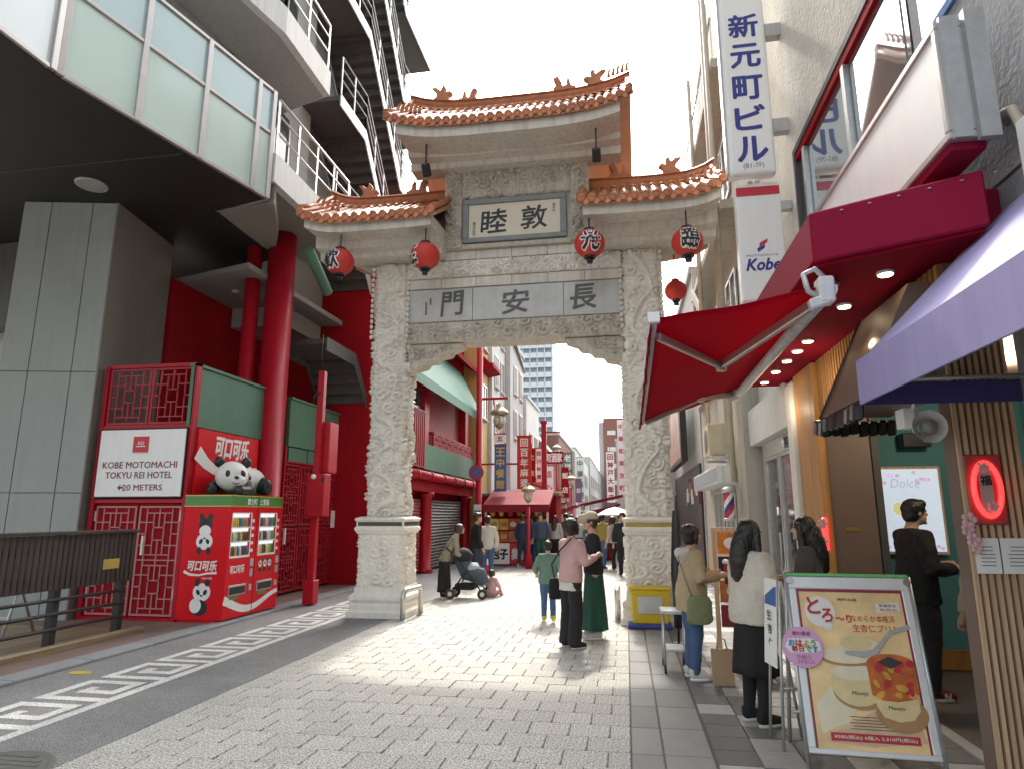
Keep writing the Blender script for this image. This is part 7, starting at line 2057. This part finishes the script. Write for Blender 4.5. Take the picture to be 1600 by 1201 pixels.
# family with stroller left of the lane
person('person in a sage green cardigan and long black skirt bending over the stroller',(-3.68,13.35,0),1.46,R(70),0.50,elL=(-0.20,0.24,0.98),wrL=(-0.12,0.46,0.92),elR=(0.24,0.26,0.98),wrR=(0.14,0.46,0.92),top=cloth('khaki',(0.24,0.23,0.17)),top_z=0.82,bottom='skirt',bot=BLK,hem=0.14,bw=0.7,hair='bob',hairm=M['hair_br'],shoe=BLK)
person('person in a black coat standing behind the stroller near the ochre house',(-3.55,15.6,0),1.70,R(60),0.05,top=BLK,top_z=0.74,bottom='trousers',bot=cloth('navy',(0.03,0.04,0.07)),hair='short',hairm=M['hair_br'],shoe=BLK,near=True)
person('person in a white top and blue jeans behind the black coat',(-3.55,17.0,0),1.62,R(-10),0.0,top=WHITE,top_z=0.80,bottom='trousers',bot=DEN,hair='short',shoe=WHITE)
# small child sitting on the ground
person('small child in pink sitting on the ground before the stroller wheels',(-2.78,13.7,-0.02),1.0,R(20),0.05,kneeL=(-0.16,0.34,0.20),kneeR=(0.16,0.34,0.20),ankL=(-0.05,0.42,0.10),ankR=(0.10,0.50,0.10),elL=(-0.25,0.05,0.30+0.12),wrL=(-0.20,0.25,0.30),elR=(0.25,0.05,0.42),wrR=(0.20,0.25,0.30),
    top=cloth('rose',(0.50,0.30,0.30)),top_z=0.14,bottom='trousers',bot=cloth('rose_dark',(0.42,0.22,0.22)),hair='bob',sit=0.73,loose=1.1)
stv = thing('baby_stroller', 'black baby stroller with pale blankets beside the bending person', 'stroller', (-3.15,13.45,0))
q = MB()
for y in (13.25,13.65):
    q.tube([(-3.62,y,1.0),(-3.35,y,0.72),(-3.0,y,0.30),(-2.86,y,0.10)],0.016,8); q.tube([(-3.2,y,0.55),(-3.52,y,0.10)],0.016,8)
q.tube([(-3.62,13.25,1.0),(-3.62,13.65,1.0)],0.02,8); q.tube([(-3.5,13.25,0.12),(-3.5,13.65,0.12)],0.012,8); q.build('frame', M['black'], stv)
for x in (-3.52,-2.86):
    for y in (13.22,13.68):
        q = MB(); q.tube([(x,y-0.025,0.10),(x,y+0.025,0.10)],0.10,18); w = q.build('wheel', M['black'], stv); q = MB(); q.tube([(x,y-0.03,0.10),(x,y+0.03,0.10)],0.045,12); q.build('hub', M['galv'], w)
q = MB(); q.tube([(-3.36,13.45,0.80),(-3.22,13.45,0.50),(-2.95,13.45,0.44),(-2.85,13.45,0.28)],[0.16,0.18,0.17,0.10],12); remesh(q.build('seat', cloth('stroller_navy',(0.06,0.08,0.11)), stv),0.02,2)
q = MB(); q.sphere((-3.32,13.45,0.82),(0.20,0.21,0.17),16,12); remesh(q.build('hood', BLK, stv),0.02,2)
q = MB(); q.sphere((-3.12,13.45,0.60),(0.15,0.17,0.10),14,10); remesh(q.build('blanket', cloth('blanket',(0.36,0.38,0.40)), stv),0.016,2,0.05,0.06)
q = MB(); q.box(-3.45,13.27,0.17,-3.05,13.63,0.30); q.build('basket', BLK, stv, bevel=0.03)
# crowd further down the lane, each one an individual
crowd = [(-3.30,21.3,1.66,20,'navy jacket and dark jeans in front of the food stall',(0.03,0.04,0.08),'navy','short'),
 (-3.02,21.9,1.60,-140,'grey hoodie waiting at the food stall beside the lamp post',(0.25,0.26,0.28),'denim','bob'),
 (-2.72,21.4,1.72,180,'dark blue shirt and green trousers at the edge of the food stall',(0.05,0.07,0.12),'dark_green','short'),
 (-2.40,22.6,1.63,10,'pale grey coat and black trousers right of the food stall',(0.42,0.42,0.42),'black','long'),
 (-2.10,23.6,1.70,-20,'brown jacket walking away in the middle of the lane',(0.14,0.09,0.06),'black','short'),
 (-1.75,24.5,1.58,170,'white blouse walking up the lane behind the child',(0.55,0.54,0.52),'navy','bob'),
 (-1.45,26.0,1.68,0,'dark coat far down the lane behind the pink cardigan',(0.03,0.03,0.035),'black','short'),
 (-0.75,21.0,1.66,30,'olive yellow jacket at the market stalls near the gate pillar',(0.30,0.24,0.06),'denim','short'),
 (-0.40,20.0,1.60,-60,'light pink jacket at the market stalls near the gate pillar',(0.50,0.40,0.38),'black','bob'),
 (-0.10,18.8,1.72,190,'black jacket just past the gate pillar',(0.02,0.02,0.025),'black','short'),
 (-0.95,24.0,1.62,-10,'red top among the market stalls',(0.35,0.05,0.05),'navy','long'),
 (-2.25,28.0,1.65,0,'light blue shirt far down the lane',(0.22,0.30,0.40),'denim','short'),
 (-1.95,31.0,1.65,180,'grey suit far down the lane',(0.12,0.12,0.13),'black','short'),
 (-2.60,30.0,1.58,90,'beige coat far down the lane under the yellow sign',(0.36,0.29,0.20),'black','bob'),
 (-2.95,24.5,1.66,160,'mustard sweater behind the food stall post',(0.40,0.28,0.05),'black','short'),
 (-2.55,25.5,1.72,-5,'black puffer jacket walking away past the stall',(0.02,0.02,0.022),'denim','short'),
 (-1.15,22.6,1.64,175,'teal jacket walking towards the gate',(0.04,0.14,0.15),'black','long'),
 (-1.60,28.5,1.70,185,'cream sweater in the distant crowd',(0.48,0.44,0.36),'navy','short'),
 (-2.75,34.0,1.66,0,'maroon coat in the distant crowd',(0.16,0.02,0.03),'black','bob'),
 (-2.05,36.0,1.70,180,'dark green parka in the distant crowd',(0.05,0.08,0.05),'black','short'),
 (-1.30,34.0,1.62,20,'white shirt in the distant crowd',(0.6,0.6,0.58),'black','short'),
 (-0.55,25.8,1.66,-90,'purple scarf and dark coat under the small red awning',(0.10,0.05,0.13),'black','long'),
 (-0.30,22.9,1.70,200,'charcoal hoodie next to the pale parasol',(0.07,0.07,0.075),'denim','short')]
for k,(x,y,h,f,d,c,bt,hr) in enumerate(crowd):
    st_ = 0.08 if k % 2 else -0.08
    person('person in a '+d if d[0] not in 'aeiou' else 'person in an '+d,(x,y,0),h,R(f),0.03,top=cloth('crowd%d' % k,c),bottom='trousers',bot=_cl[bt],hair=hr,hairm=M['hair_br'] if k % 3 == 0 else M['hair'],shoe=BLK if k % 2 else WHITE,near=False,
        ankL=(-0.095,st_-0.02,0.085),ankR=(0.095,-st_-0.02,0.085),kneeL=(-0.09,st_*0.7+0.03,0.475),kneeR=(0.09,-st_*0.4+0.03,0.475),group='people in the crowd down the lane')
bpy.data.scenes.remove(_text_scene)
